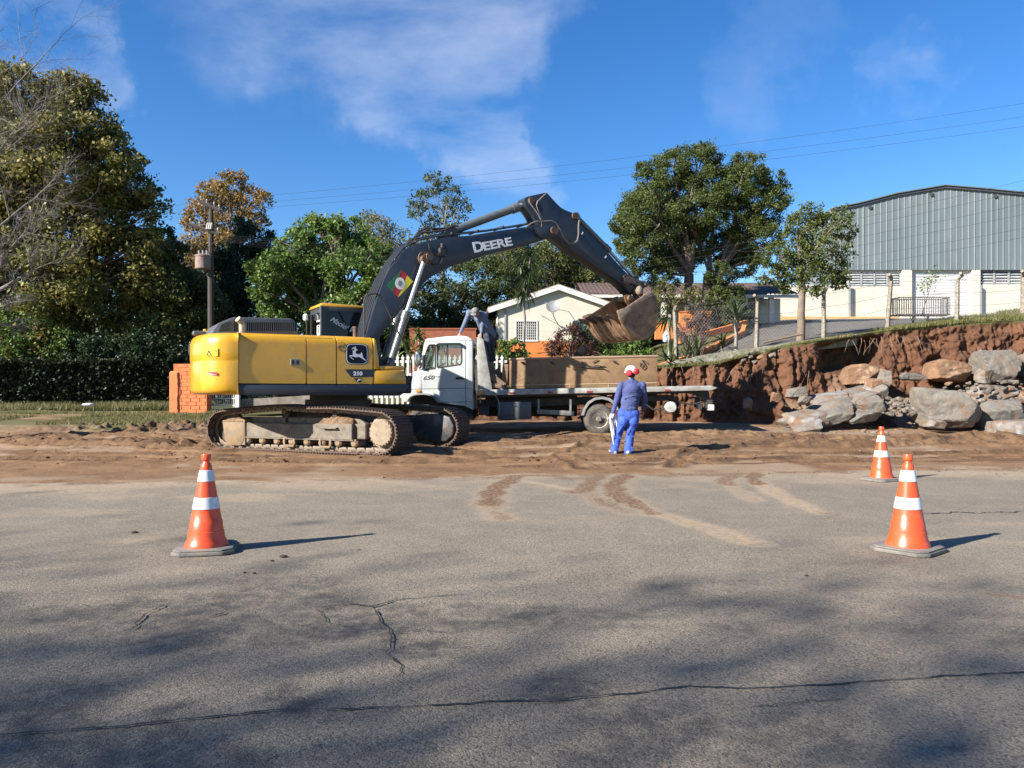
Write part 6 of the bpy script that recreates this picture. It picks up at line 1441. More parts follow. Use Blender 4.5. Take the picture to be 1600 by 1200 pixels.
# ================================================================== BUILDINGS
STUC = mat('cream_render', (.54, .51, .42), (.48, .45, .37), sc=1.2, rough=.9, bump=.08, bsc=40, col3=(.52, .47, .38), sc3=1.7, lo3=.62, hi3=.85)
ORNG = mat('orange_render', (.56, .185, .04), (.46, .15, .04), sc=2.5, rough=.9, bump=.1, bsc=40)
WPNT = mat('white_paint', (.58, .57, .53), (.48, .46, .42), sc=3, rough=.6)
def house():
    D = 34; HY = R(4); x0 = (778-CX)/F*D; h = VP(x0, D, 0, HY); root = empty('house', (x0, D, 0), HY, label='small cream house with an orange base and a satellite dish behind the truck', cat='house')
    gz = 2.0; xl = 0; xr = h(972, 500)[0]; pk = h(872, 449); sl = .35*1.0
    ez = h(778, 489)[1]; depth = 7
    pkx = pk[0]; z_eL = pk[1]-.12-(pkx-xl)*.33; z_eR = pk[1]-.12-(xr-pkx)*.33
    wz = h(822, 532.5)[1]
    q = MB(); q.prism([(xl, wz), (xr, wz), (xr, z_eR), (pkx, pk[1]-.12), (xl, z_eL)], 0, depth); w1 = (h(807, 0)[0], h(838, 0)[0]); wzz = (h(820, 531)[1], h(820, 502.5)[1]); w2 = (h(895, 0)[0], h(930, 0)[0])
    cs = []
    for a in (w1, w2): c = MB(); c.box2((a[0], -.3, wzz[0]), (a[1], .2, wzz[1])); cs.append(c)
    me = boolean(q, cs, [STUC], 'wall'); wl = link('wall', me, root)
    q = MB(); q.box2((xl-.0, -.02, gz-.6), (xr, depth, wz)); q.build('base', ORNG, root)
    for a in (w1, w2):
        q = MB(); t_ = .05; zb_, zt_ = wzz
        q.box2((a[0]-.08, -.05, zb_-.08), (a[1]+.08, .03, zb_)); q.box2((a[0]-.06, -.03, zt_), (a[1]+.06, .03, zt_+.06)); q.box2((a[0]-.06, -.03, zb_), (a[0], .03, zt_)); q.box2((a[1], -.03, zb_), (a[1]+.06, .03, zt_))
        fr_ = q.build('window', WPNT, root)
        q = MB(); q.box2((a[0], .10, zb_), (a[1], .12, zt_)); q.build('pane', mat('house_pane', (.03, .035, .04), rough=.1), fr_)
        q = MB()
        for i in range(1, 10): x = a[0]+(a[1]-a[0])*i/10; q.box2((x-.012, .0, zb_), (x+.012, .015, zt_))
        for i in range(1, 7): z = zb_+(zt_-zb_)*i/7; q.box2((a[0], -.012, z-.01), (a[1], .0, z+.01))
        xm = (a[0]+a[1])/2; q.box2((xm-.06, .03, zb_), (xm+.06, .07, zt_)); q.build('window_bars', WPNT, fr_)
    # roof with white fascia and tiled planes
    RT = mat('old_roof_tiles', (.13, .085, .07), (.20, .15, .12), sc=6, rough=.9, bump=.5, bsc=20)
    q = MB(); ov = .22; th = .14; exL = xl-.45; exR = xr+.5
    zL = pk[1]-(pkx-exL)*.33; zR = pk[1]-(exR-pkx)*.33
    q.prism([(exL, zL+.02), (pkx, pk[1]+.03), (exR, zR+.02), (exR, zR+.12), (pkx, pk[1]+.14), (exL, zL+.12)], -ov+.03, depth+.4)
    rf = q.build('roof', RT, root)
    q = MB(); q.prism([(exL, zL-.16), (pkx, pk[1]-.14), (exR, zR-.16), (exR, zR+.08), (pkx, pk[1]+.10), (exL, zL+.08)], -ov, -ov+.04); q.build('fascia', WPNT, rf)
    q = MB(); q.prism([(exL, zL-.05), (pkx, pk[1]-.03), (exR, zR-.05), (exR, zR+.01), (pkx, pk[1]+.02), (exL, zL+.01)], -ov+.04, .0); q.build('soffit', WPNT, rf)
    q = MB(); x = h(789, 500)[0]; q.box2((x-.03, -.05, gz), (x+.05, -.01, z_eL)); q.build('downpipe', mat('pipe_grey', (.25, .25, .24), rough=.6), root)
    # satellite dish
    q = MB(); c = Vector((h(861, 483)[0], -.75, h(861, 483)[1])); ax = Vector((-.25, -1, .55)).normalized()
    q.lathe([(.0, 0), (.12, .01), (.22, .032), (.30, .068), (.305, .063), (.22, .023), (.12, .0)], c, ax, 26); ds = q.build('satellite_dish', mat('dish_grey', (.20, .205, .205), (.16, .16, .16), sc=6, rough=.5), root)
    q = MB(); pm = Vector((h(866, 505)[0], -.02, h(866, 505)[1])); q.tube([c, c+Vector((.02, .1, -.35)), pm+Vector((0, -.4, .1)), pm+Vector((.2, 0, -.1))], .02, n=5); q.tube([c+ax*.05-Vector((0, 0, .35)), c+ax*.55-Vector((.25, 0, .15))], .012, n=4); q.tube([pm+Vector((0, -.4, .1)), pm+Vector((-.6, 0, .35))], .012, n=4); q.tube([c+Vector((.0, .05, -.05)), Vector((c.x+.8, 0, c.z-.1))], .012, n=4)
    q.box(c+ax*.56-Vector((.25, 0, .15)), (.07, .07, .07)); q.build('dish_arm', mat('pipe_grey', None), ds)
house()
def far_house():
    D = 40; x0 = (990-CX)/F*D; h = VP(x0, D, 0, 0); root = empty('house', (x0, D, 0), 0, label='long house with a dark tiled roof and white columns behind the big tree', cat='house')
    zr = h(1000, 428)[1]; ze = h(1000, 462)[1]; xl = h(925, 0)[0]; xr = h(1236, 0)[0]; gz = 4.2
    q = MB(); q.box2((xl, 1.6, gz-.5), (xr, 7.5, ze+.05)); q.build('wall', mat('grey_cream_render', (.52, .50, .44), (.46, .44, .38), sc=2, rough=.9), root)  # cream render slightly greyer than on the near house
    q = MB(); n = int((xr-xl)/.22)
    prof = []
    y0_, y1_ = -.3, 3.5
    vs = []; fs = []
    xs = np.linspace(xl-.5, xr+.4, n*4)
    for x in xs:
        b_ = .045*abs(math.sin(x/.22*math.pi)); vs += [(x, y0_, ze+.02+b_), (x, y1_, zr+b_), (x, y1_+3.8, ze+b_)]
    for i in range(len(xs)-1):
        for j in range(2): fs.append((3*i+j, 3*i+3+j, 3*i+4+j, 3*i+1+j))
    q.add(vs, fs); rf = q.build('roof', mat('dark_tiles', (.075, .042, .032), (.12, .075, .06), sc=5, rough=.9, col3=(.04, .035, .03), sc3=3), root, fixn=False)
    q = MB(); q.box2((xl-.5, -.32, ze-.14), (xr+.4, -.24, ze+.02)); q.build('fascia', WPNT, rf)
    for px in (1037, 1073, 1164, 1205): x = h(px, 0)[0]; q = MB(); q.box2((x-.12, -.1, gz-1.2), (x+.12, .14, ze-.1)); q.build('column', WPNT, root)
    for px in (1005, 1100, 1185): x = h(px, 0)[0]; q = MB(); q.box2((x-.6, 1.54, gz+.9), (x+.6, 1.62, gz+2.0)); w_ = q.build('window', WPNT, root); q = MB(); q.box2((x-.5, 1.5, gz+1.0), (x+.5, 1.55, gz+1.9)); q.build('pane', mat('house_pane', None), w_)
    q = MB(); x = h(1153, 0)[0]; 
    for i in range(12): q.box2((x-.9+i*.16, -.2, gz-.4), (x-.87+i*.16, -.16, gz+.5))
    q.box2((x-.95, -.21, gz+.48), (x+1., -.15, gz+.54)); q.build('railing', WPNT, root)
far_house()
def orange_walls():
    for (a, b_, t, bt, d, lab) in ((1062, 1111, 488, 512, 34.5, 'low orange wall on the slope below the big tree'), (1024, 1063, 505, 523, 32.5, 'low orange wall left of the other one, beside the hanging bucket'), (640, 744, 515, 566, 30, 'rust red brick wall seen through the cab windows of the truck')):
        p = W(a, bt, d); w_ = (b_-a)/F*d; h_ = (bt-t)/F*d; q = MB(); q.box2((0, 0, -.8 if a < 900 else -.2), (w_, .2, h_), bev=.01); q.box2((-.03, -.03, h_), (w_+.03, .23, h_+.06))
        o = q.build('garden_wall', ORNG if a > 900 else mat('rust_red_wall', (.25, .075, .035), (.18, .055, .03), sc=3, rough=.9), None, p); tag(o, lab, 'wall', None)
    # painted kerb along the ramp
    q = MB(); pts = [(1012, 580, 25.2), (1035, 574, 25.6), (1070, 563, 26.4), (1110, 546, 28), (1135, 534, 29.5), (1160, 522, 31.5), (1163, 512, 33)]
    P = [W(*p) for p in pts]
    for a, c in zip(P[:-1], P[1:]):
        d = (c-a); s_ = Vector((-d.y, d.x, 0)).normalized()*.09; up = Vector((0, 0, .14)); dn = Vector((0, 0, -.45)); q.add([a-s_+dn, a+s_+dn, c+s_+dn, c-s_+dn, a-s_+up, a+s_+up, c+s_+up, c-s_+up], [(0, 1, 2, 3), (7, 6, 5, 4), (0, 4, 5, 1), (2, 6, 7, 3), (1, 5, 6, 2), (0, 3, 7, 4)])
    o = q.build('kerb', ORNG, None, flat=True); tag(o, 'orange painted kerb climbing along the left side of the paved ramp', 'kerb')
    q = MB(); pts = [(1060, 532, 30), (1100, 524, 31), (1140, 513, 32.5), (1165, 505, 34)]; P = [W(*p) for p in pts]
    for a, c in zip(P[:-1], P[1:]):
        d = (c-a); s_ = Vector((-d.y, d.x, 0)).normalized()*.1; up = Vector((0, 0, .14)); dn = Vector((0, 0, -.12)); q.add([a-s_+dn, a+s_+dn, c+s_+dn, c-s_+dn, a-s_+up, a+s_+up, c+s_+up, c-s_+up], [(0, 1, 2, 3), (7, 6, 5, 4), (0, 4, 5, 1), (2, 6, 7, 3), (1, 5, 6, 2), (0, 3, 7, 4)])
    o = q.build('kerb', ORNG, None, flat=True); tag(o, 'second orange kerb higher up, behind the flowering shrub', 'kerb')
    # low stone curb along the lower side of the ramp
    q = MB(); pts = [(1028, 572, 24.6), (1090, 558, 24.5), (1150, 549, 24.4), (1215, 540, 24.3), (1262, 533, 24.3), (1320, 526, 24.4), (1345, 522, 24.5)]; P = [W(*p) for p in pts]; rr = random.Random(3); path = []
    for a, c in zip(P[:-1], P[1:]):
        k = int((c-a).length/.18)
        for i in range(k): path.append(a.lerp(c, i/k))
    vs = []; fs = []
    for p in path:
        j = float(fbm(p.x*3, 1.3, 3, 3))*.06; vs += [(p.x, p.y-.12+j, p.z-.32), (p.x, p.y-.12+j, p.z+.02+j*.6), (p.x, p.y+.10+j, p.z+.04+j*.6), (p.x, p.y+.12, p.z-.32)]
    for i in range(len(path)-1):
        for j in range(4): fs.append((4*i+j, 4*i+4+j, 4*i+4+(j+1) % 4, 4*i+(j+1) % 4))
    q.add(vs, fs); o = q.build('curb_wall', mat('mossy_concrete', (.20, .18, .14), (.11, .12, .06), sc=3, rough=.95, bump=.7, bsc=12, bdist=.05, col3=(.32, .30, .26), sc3=5), None, ang=60); tag(o, 'low mossy concrete wall along the top edge of the bank', 'wall')
    q = MB(); a = W(1192, 536, 24.45); c = W(1255, 522, 24.6); q.tube([a, a.lerp(c, .5)+Vector((0, 0, .01)), c], .035, n=6); o = q.build('wooden_rail', mat('weathered_wood', None), None); tag(o, 'thin wooden rail on the low wall left of the small street tree', 'rail')
orange_walls()
def shed():
    D = 50; x0 = (1212-CX)/F*D; h = VP(x0, D, 0, 0); root = empty('shed', (x0, D, 0), 0, label='large shed with grey corrugated metal upper walls and a cream lower wall', cat='warehouse')
    X = lambda px: h(px, 0)[0]; Z = lambda py: h(0, py)[1]
    zs = Z(421); zg = 5.2; x1 = X(1327); xe = X(1790); dep = 6
    LW = STUC
    # lower wall with bays: piers and panels
    q = MB(); q.box2((x1, .15, zg), (xe, .4, zs)); cs = []
    for (a, b_, t, bt) in ((1327.5, 1409, 425, 447), (1533, 1602, 419, 444), (1606, 1680, 419, 444)):
        c = MB(); c.box2((X(a), -1, Z(bt)), (X(b_), 1, Z(t))); cs.append(c)
    c = MB(); c.box2((X(1425), -1, zg-.2), (X(1518), 1, Z(423))); cs.append(c)
    me = boolean(q, cs, [LW], 'wall'); link('wall', me, root)
    q = MB(); q.box2((X(1212), .1, zg-.6), (x1-.02, .4, Z(448))); q.box2((X(1212)-.05, .05, Z(448)), (x1, .45, Z(445)), bev=.02); q.box2((X(1212), .4, zg-.6), (X(1212)+.25, 9, Z(448))); q.build('side_wall', LW, root)
    for (a, b_) in ((1410, 1425), (1519, 1532), (1602, 1606)): q = MB(); q.box2((X(a), 0, zg), (X(b_), .2, zs-.02)); q.build('pier', LW, root)
    for a in (1325, 1529.5): q = MB(); q.box2((X(a)-.0, -.12, zg), (X(a)+.13, -.0, Z(446))); q.build('downpipe', mat('pipe_grey', None), root)
    for (a, b_, t, bt, n) in ((1327.5, 1409, 425, 447, 4), (1533, 1602, 419, 444, 3), (1606, 1680, 419, 444, 4)):
        q = MB(); WF = mat('window_frame_grey', (.28, .29, .29), rough=.5)
        for i in range(n+1): x = X(a)+(X(b_)-X(a))*i/n; q.box2((x-.06, .16, Z(bt)), (x+.06, .26, Z(t)))
        q.box2((X(a), .16, Z(bt)-.04), (X(b_), .3, Z(bt)+.05)); q.box2((X(a), .16, Z(t)-.06), (X(b_), .3, Z(t)+.02)); wd = q.build('window', WF, root)
        q = MB()
        for i in range(n):
            xa_ = X(a)+(X(b_)-X(a))*i/n+.1; xb_ = X(a)+(X(b_)-X(a))*(i+1)/n-.1
            for k in range(5): z = Z(bt)+.08+(Z(t)-Z(bt)-.1)*k/5; q.add([(xa_, .16, z), (xb_, .16, z), (xb_, .27, z+.15), (xa_, .27, z+.15)], [(0, 1, 2, 3)])
        q.build('louvres', mat('louvre_glass', (.42, .43, .42), (.30, .31, .31), sc=2, rough=.35), wd, flat=True, fixn=False)
        q = MB(); q.box2((X(a), .5, Z(bt)), (X(b_), .52, Z(t))); q.build('dark_inside', mat('black_void', None), wd)
    q = MB(); n = 40; vs = []; fs = []; za, zb_ = zg-.1, Z(423)
    for i in range(n*2+1):
        z = za+(zb_-za)*i/(n*2); yv = .22+(.03 if i % 2 else 0); vs += [(X(1425), yv, z), (X(1518), yv, z)]
    for i in range(n*2): fs.append((2*i, 2*i+1, 2*i+3, 2*i+2))
    q.add(vs, fs); q.build('roller_door', mat('door_white', (.56, .56, .56), (.50, .49, .48), sc=2, rough=.5), root, flat=True, fixn=False)
    # corrugated gable
    top = [(1300, 326), (1340, 318.5), (1400, 303), (1475, 290.5), (1540, 296), (1600, 302), (1680, 311), (1790, 322)]
    xl = X(1300); xs = np.arange(xl, xe, .055); tz = np.interp(xs, [X(a) for a, _ in top], [Z(c) for _, c in top]); vs = []; fs = []
    pit = .38
    for x, z in zip(xs, tz):
        ph = (x/pit) % 1; yv = -.03 if ph < .15 else 0; vs += [(x, yv, zs-.03), (x, yv, z)]
    for i in range(len(xs)-1): fs.append((2*i, 2*i+2, 2*i+3, 2*i+1))
    q = MB(); q.add(vs, fs); sd_ = q.build('metal_cladding', mat('grey_cladding', (.115, .142, .148), (.14, .168, .174), sc=.6, rough=.6, metal=.05, col3=(.19, .215, .23), sc3=1.2, lo3=.55, hi3=.85, stretch=(1, 1, .3)), root, flat=True, fixn=False)
    q = MB(); P = [(X(a), Z(c)) for a, c in top]; q.prism(P+[(a, c-.16) for a, c in P[::-1]], -.12, -.06); 
    q.build('verge', mat('dark_verge', (.05, .055, .06), rough=.5), root)
    q = MB(); q.prism([(a, c+.06) for a, c in P]+[(a, c) for a, c in P[::-1]], -.2, dep); q.build('roof', mat('grey_cladding', None), root)
    q = MB(); q.box2((xl, 0.05, zs), (xl+.1, dep, Z(326))); q.box2((xl, .6, zg-.5), (xl+.2, dep, zs)); q.box2((xl, dep-.2, zg), (xe, dep, Z(330))); q.build('far_wall', mat('grey_cladding', None), root)
    for a in (1356, 1452, 1552):
        q = MB(); q.box2((X(a), -.10, np.interp(a, [p[0] for p in top], [Z(p[1]) for p in top])-.5), (X(a)+.2, -.06, np.interp(a, [p[0] for p in top], [Z(p[1]) for p in top])-.3)); q.build('bracket', mat('dark_verge', None), root)
    q = MB(); q.box2((X(1200), -.45, zg-.6), (X(1400), -.1, Z(495.5)), bev=.02); q.build('orange_plinth', mat('ochre_plinth', (.58, .33, .10), (.48, .28, .12), sc=2, rough=.9), root)
shed()
# ================================================================== FENCES, POLES, WIRES
CONC = mat('mottled_concrete', (.23, .20, .155), (.14, .12, .09), sc=9, rough=.9, bump=.4, bsc=30, col3=(.40, .36, .30), sc3=20)
def wire_fence():
    root = empty('wire_fence', (8, 24, 3), 0, label='wire mesh fence on leaning concrete posts along the top of the bank', cat='fence')
    posts = [(1057, 552, 478, 25.2, -3, 0), (1182, 536, 462, 24.9, 2, 1), (1287, 524, 450, 24.9, 0, 0), (1387, 505, 430, 25.3, 5, 1), (1495, 498, 428, 25.6, 1, -1), (1598, 492, 424, 26.0, 0, 1), (1710, 488, 420, 26.4, 0, 1)]
    tops = []; bots = []
    for (px, yb_, yt_, d, lean, hook) in posts:
        b0 = W(px, yb_, d); t0 = W(px+lean, yt_+9, d); q = MB()
        base = b0-Vector((0, 0, .4)); w_ = .062
        e1 = t0; e2 = t0+Vector((-.07*hook-.0, -.15, .12)); e3 = e2+Vector((-.13*abs(hook), -.12, .05)) if hook else e2+Vector((0, -.02, .05))
        q.tube([base, b0, e1, e2, e3], [w_*1.25, w_*1.2, w_*1.05, w_, w_*.9], n=4 if False else 6); o = q.build('post', CONC, root, (-8, -24, -3), ang=40); tops.append(t0); bots.append(b0)
    q = MB()
    for a, c, a0, c0_ in zip(tops[:-1], tops[1:], bots[:-1], bots[1:]):
        for t in (.06, .35, .68, 1.0, 1.12):
            p0 = a0.lerp(a, t); p1 = c0_.lerp(c, t); mid = p0.lerp(p1, .5)-Vector((0, 0, .05)); q.tube([p0, p0.lerp(mid, .5)-Vector((0, 0, .015)), mid, mid.lerp(p1, .5)-Vector((0, 0, .015)), p1], .0055, n=3)
    q.build('fence_wire', mat('galvanised', (.16, .16, .155), rough=.5, metal=.5), root, (-8, -24, -3), flat=True)
    q = MB()
    for a, c, a0, c0_ in zip(tops[:-1], tops[1:], bots[:-1], bots[1:]):
        L_ = (c-a).length; n = int(L_/.11); Hh = 1.25; k = int(Hh/.11)
        for i in range(-k, n):
            for sg in (0, 1):
                t0_ = i/n; t1_ = (i+k)/n
                lo, hi = (0, 1) if sg == 0 else (1, 0)
                ta, tb = t0_, t1_; va, vb = lo, hi
                if ta < 0: f_ = (0-ta)/(tb-ta); va = lo+(hi-lo)*f_; ta = 0
                if tb > 1: f_ = (1-t0_)/(t1_-t0_); vb = lo+(hi-lo)*f_; tb = 1
                P = lambda t, v: a0.lerp(c0_, t).lerp(a.lerp(c, t), v)
                p0, p1 = P(ta, va), P(tb, vb)
                if (p1-p0).length > .05: q.tube([p0, p1], .0022, n=3, cap=False)
    q.build('wire_mesh', mat('mesh_wire', (.30, .30, .29), rough=.5, metal=.3), root, (-8, -24, -3), flat=True, fixn=False)
wire_fence()
def basket():
    D = 26.2; p = W(1405, 492, D); q0 = VP(p.x, D, 0, R(2)); root = empty('waste_basket', (p.x, D, 0), R(2), label='raised iron bar waste basket on legs in front of the roller door', cat='waste basket')
    M_ = mat('dark_bars', (.06, .055, .055), (.12, .08, .06), sc=9, rough=.6); x0, x1 = 0, q0(1484, 0)[0]; zt_, zb_ = q0(1440, 464)[1], q0(1440, 492)[1]; dp = .55
    q = MB()
    for y in (0, dp):
        q.box2((x0, y-.015, zt_-.03), (x1, y+.015, zt_)); q.box2((x0, y-.015, zb_), (x1, y+.015, zb_+.03))
        for i in range(23): x = x0+(x1-x0)*i/22; q.box2((x-.008, y-.008, zb_), (x+.008, y+.008, zt_))
    for x in (x0, x1):
        q.box2((x-.015, 0, zt_-.03), (x+.015, dp, zt_)); q.box2((x-.015, 0, zb_), (x+.015, dp, zb_+.03))
        for i in range(1, 6): q.box2((x-.008, dp*i/6-.008, zb_), (x+.008, dp*i/6+.008, zt_))
    for i in range(14): x = x0+(x1-x0)*i/13; q.box2((x-.01, 0, zb_-.01), (x+.01, dp, zb_+.01))
    q.build('cage', M_, root, flat=True)
    for px in (1434, 1457): q = MB(); x = q0(px, 0)[0]; q.cyl((x, dp*.5, zb_-1.2), (x, dp*.5, zb_), .04, n=8); q.tube([(x, dp*.5, zb_-.25), (x-.25, .1, zb_)], .012, n=4); q.build('leg', M_, root)
basket()
def twig_bush(px, py, d, h, lab):
    p = W(px, py, d); q = MB(); r = random.Random(px)
    root = empty('sapling', p, 0, label=lab, cat='sapling'); leaves = []
    def br(a, v, L_, rad_, k):
        pts = [a]; 
        for i in range(4): v = (v+Vector((r.uniform(-.2, .2), r.uniform(-.2, .2), r.uniform(-.05, .15)))).normalized(); pts.append(pts[-1]+v*L_/4)
        q.tube(pts, [rad_*(1-.15*i) for i in range(5)], n=4)
        if k > 0:
            for i in range(3): br(pts[2+i % 3], (v+Vector((r.uniform(-1, 1), r.uniform(-.6, .6), .3))).normalized(), L_*.5, rad_*.5, k-1)
        else: leaves.append(pts[-1])
    br(Vector((0, 0, 0)), Vector((.1, 0, 1)), h*.6, .02, 2); q.build('stem', mat('twig_bark', (.16, .11, .08), rough=.9), root, flat=True)
    leaf_cloud(root, 'foliage', np.array([l[:] for l in leaves]), .12, 14, .09, LEAF['green'], 3)
def power_pole():
    D = 30; p = W(330, 575, D); zt_ = CAMH+(HOR-313)/F*D; root = empty('power_pole', (p.x, D, 0), 0, label='wooden power pole with two crossarms and a rusty transformer at the left', cat='power pole'); s = D/F
    Zp = lambda py: CAMH+(HOR-py)*s; Xp = lambda px: (px-330)*s
    WD = mat('pole_wood', (.035, .03, .026), (.065, .055, .045), sc=6, rough=.9, stretch=(4, 4, .4))
    q = MB(); q.tube([(0, 0, .6), (-.02, 0, Zp(430)), (0, 0, Zp(316))], [.13, .11, .085], n=10); q.build('pole', WD, root)
    for (a, ya, b_, yb_) in ((314, 316, 346, 331), (297, 351, 345, 367)):
        q = MB(); A = Vector((Xp(a), -.12, Zp(ya))); B = Vector((Xp(b_), -.12, Zp(yb_))); q.tube([A, B], .07, n=5); arm_ = q.build('crossarm', WD, root)
        for t in (.05, .35, .7, .95):
            q = MB(); c = A.lerp(B, t); q.cyl(c, c+Vector((0, 0, .16)), .02, n=6); q.ell(c+Vector((0, 0, .18)), (.04, .04, .06), n=8); q.build('insulator', mat('insulator_pale', (.28, .26, .24), rough=.3), arm_)
    q = MB(); c = Vector((-.18, -.35, 0)); q.lathe([(.27, Zp(423)), (.29, Zp(422)), (.29, Zp(404)), (.31, Zp(404)), (.31, Zp(402)), (.2, Zp(400))], (c.x, c.y, 0), (0, 0, 1), 20); tf_ = q.build('transformer', mat('rusty_transformer', (.16, .07, .055), (.24, .20, .18), sc=4, rough=.7, stretch=(6, 6, 1)), root)
    for dx in (-.15, .0, .15): q = MB(); q.cyl((c.x+dx, c.y, Zp(401)), (c.x+dx, c.y, Zp(394)), .04, n=8); q.build('bushing', mat('insulator_pale', None), tf_)
    for t in (.35, .45, .55): q = MB(); x = Xp(316+30*t); q.cyl((x, -.2, Zp(360)), (x+.05, -.2, Zp(350)), .05, n=8); q.build('fuse', mat('insulator_pale', None), root)
    q = MB(); q.tube([(Xp(345), -.1, Zp(366)), (Xp(335), -.1, Zp(380)), (Xp(325), -.3, Zp(395))], .015, n=4); q.tube([(Xp(300), -.1, Zp(352)), (Xp(312), -.2, Zp(380)), (Xp(322), -.3, Zp(395))], .015, n=4); q.build('lead', BLACK, root)
power_pole()
def wires():
    WM = mat('line_wire', (.035, .035, .04), rough=.6); D = 30
    def line(pts, r_, lab, grp='overhead wires'):
        P = [W(*p) for p in pts]; path = []
        for a, c in zip(P[:-1], P[1:]):
            L_ = (c-a).length
            for i in range(24): t = i/24; path.append(a.lerp(c, t)-Vector((0, 0, .010*L_*4*t*(1-t))))
        path.append(P[-1]); q = MB(); q.tube(path, r_, n=4); o = q.build('power_line', WM, None, flat=True); tag(o, lab, 'wire', grp)
    g = 'overhead wires'
    line([(-60, 365, 34), (316, 314, 30), (1750, 138, 27)], .004, 'topmost overhead wire running from the pole crossarm to the right', g)
    line([(-60, 372, 34), (330, 322, 30), (1750, 160, 27)], .004, 'second overhead wire from the top, from the middle of the upper crossarm', g)
    line([(-60, 380, 34), (345, 329, 30), (1750, 176, 27)], .004, 'third overhead wire from the top, from the right end of the upper crossarm', g)
    for i, (y0, y1) in enumerate(((392, 258), (400, 276), (410, 300), (420, 318), (433, 342), (447, 356))):
        line([(345, 366+i*2, 30), (1000, y0+18, 31), (1760, y1-16, 26.5)], .0045, ['highest', 'second', 'third', 'fourth', 'fifth', 'lowest'][i]+' of the thin low wires crossing in front of the metal shed', g)
wires()
def picket():
    D = 25.0; x0 = (562-CX)/F*D; h = VP(x0, D, 0, 0); root = empty('picket_fence', (x0, D, 0), 0, label='white picket fence behind the cab of the tow truck', cat='fence')
    def rn(pa, pb):
        xa, xb_ = h(pa, 0)[0], h(pb, 0)[0]; zt_ = h(0, 559)[1]; zb_ = h(0, 636)[1]; n = int((xb_-xa)/.17)
        for i in range(n+1):
            x = xa+i*.17; q = MB(); q.prism([(x-.035, zb_), (x+.035, zb_), (x+.035, zt_-.03), (x+.065, zt_), (x+.03, zt_+.03), (x, zt_+.11), (x-.03, zt_+.03), (x-.065, zt_), (x-.035, zt_-.03)], 0, .03); q.build('picket', WPNT, root, flat=True)
        for z in (zt_-.16, zb_+.3): q = MB(); q.box2((xa-.05, .03, z), (xb_+.05, .06, z+.08)); q.build('rail', WPNT, root)
    rn(572, 790)
    for px in (572, 702, 786): q = MB(); x = h(px, 0)[0]; q.box2((x-.07, .06, h(0, 640)[1]-.3), (x+.07, .2, h(0, 560)[1])); q.build('post', WPNT, root)
picket()
def left_wall():
    D = 25.2; p = W(270, 640, D); w_ = (326-270)/F*D; zt_ = (640-568)/F*D; root = empty('brick_wall', (p.x, D, p.z), R(-6), label='end of an orange painted brick wall behind the rear of the excavator', cat='wall')
    OB = mat('orange_brick', (.58, .165, .055), (.48, .13, .045), sc=4, rough=.9, bump=.2)
    q = MB(); r = random.Random(1); bh = .125; rows = int(zt_/bh)+2
    q.mi = 1; q.box2((.02, .012, -.5), (w_-.012, .28, zt_-.012)); q.mi = 0
    for j in range(-3, rows-2):
        z = j*bh; off = .12 if j % 2 else 0; x = -off
        while x < w_-.02:
            xa_ = max(x, 0); xb_ = min(x+.30, w_)
            if xb_-xa_ > .04 and not (j > rows-5 and xa_ < .06): q.box2((xa_+.004, r.uniform(-.008, .004), z+.005), (xb_-.004, .3, z+bh-.004), bev=.006)
            x += .312
    q.box2((-.12, -.04, -.5), (.24, .34, zt_-.25), bev=.05)
    q.build('brickwork', [OB, mat('orange_mortar', (.42, .115, .04), rough=.95)], root, ang=30)
    q = MB(); rr_ = random.Random(4); pts = [(.20+rr_.uniform(-.03, .03), -.045, z) for z in np.linspace(0, zt_-.3, 14)]; q.tube(pts, .009, n=3); q.build('crack', mat('crack', None), root, flat=True)
    # barred gate beside it
    p2 = W(330, 641, D+.3); g = empty('gate', (p2.x, D+.3, p2.z), 0, label='small white barred gate seen under the rear of the excavator', cat='gate'); ww = (368-330)/F*D; hh = (640-606)/F*D; q = MB()
    for z in (.02, .16, hh*.55, hh): q.box2((0, 0, z-.015), (ww, .03, z+.015))
    q.build('rail', WPNT, g, flat=True); q = MB()
    for i in range(13): x = ww*i/12; q.box2((x-.008, .005, 0), (x+.008, .02, hh))
    q.box2((ww, -.05, -.1), (ww+.14, .1, hh+.1)); q.build('bars', WPNT, g, flat=True)
    # retaining wall slab further along
    p3 = W(372, 640, D+.5); q = MB(); L_ = (500-372)/F*D; q.prism([(0, -.4), (L_, -.4), (L_, .48), (L_*.9, .48), (.0, .34)], 0, .2); o = q.build('low_wall', mat('old_concrete', (.22, .19, .16), (.13, .11, .09), sc=4, rough=.95, bump=.3), None, p3); tag(o, 'low grey retaining wall seen between the body and track of the excavator', 'wall')
left_wall()
def garden_things():
    q = MB(); p = W(1042, 535, 27.5); s = 27.5/F; q.lathe([(.10, 0), (.14, .03), (.15, .2), (.13, .33), (.06, .38), (.06, .42)], (0, 0, 0), n=16); o = q.build('pot', mat('blue_white_pot', (.6, .65, .72), (.12, .22, .45), sc=9, lo=.48, hi=.55, rough=.4), None, p); tag(o, 'small blue and white pot standing among the plants beside the ramp', 'pot')
    q = MB(); p = W(138, 634, 26); q.lathe([(.14, 0), (.2, .03), (.17, .07), (.05, .09)], (0, 0, 0), n=10); o = q.build('litter', mat('white_litter', (.75, .75, .75), rough=.6), None, p); tag(o, 'crumpled white bag lying on the grass before the dark hedge', 'litter')
garden_things()
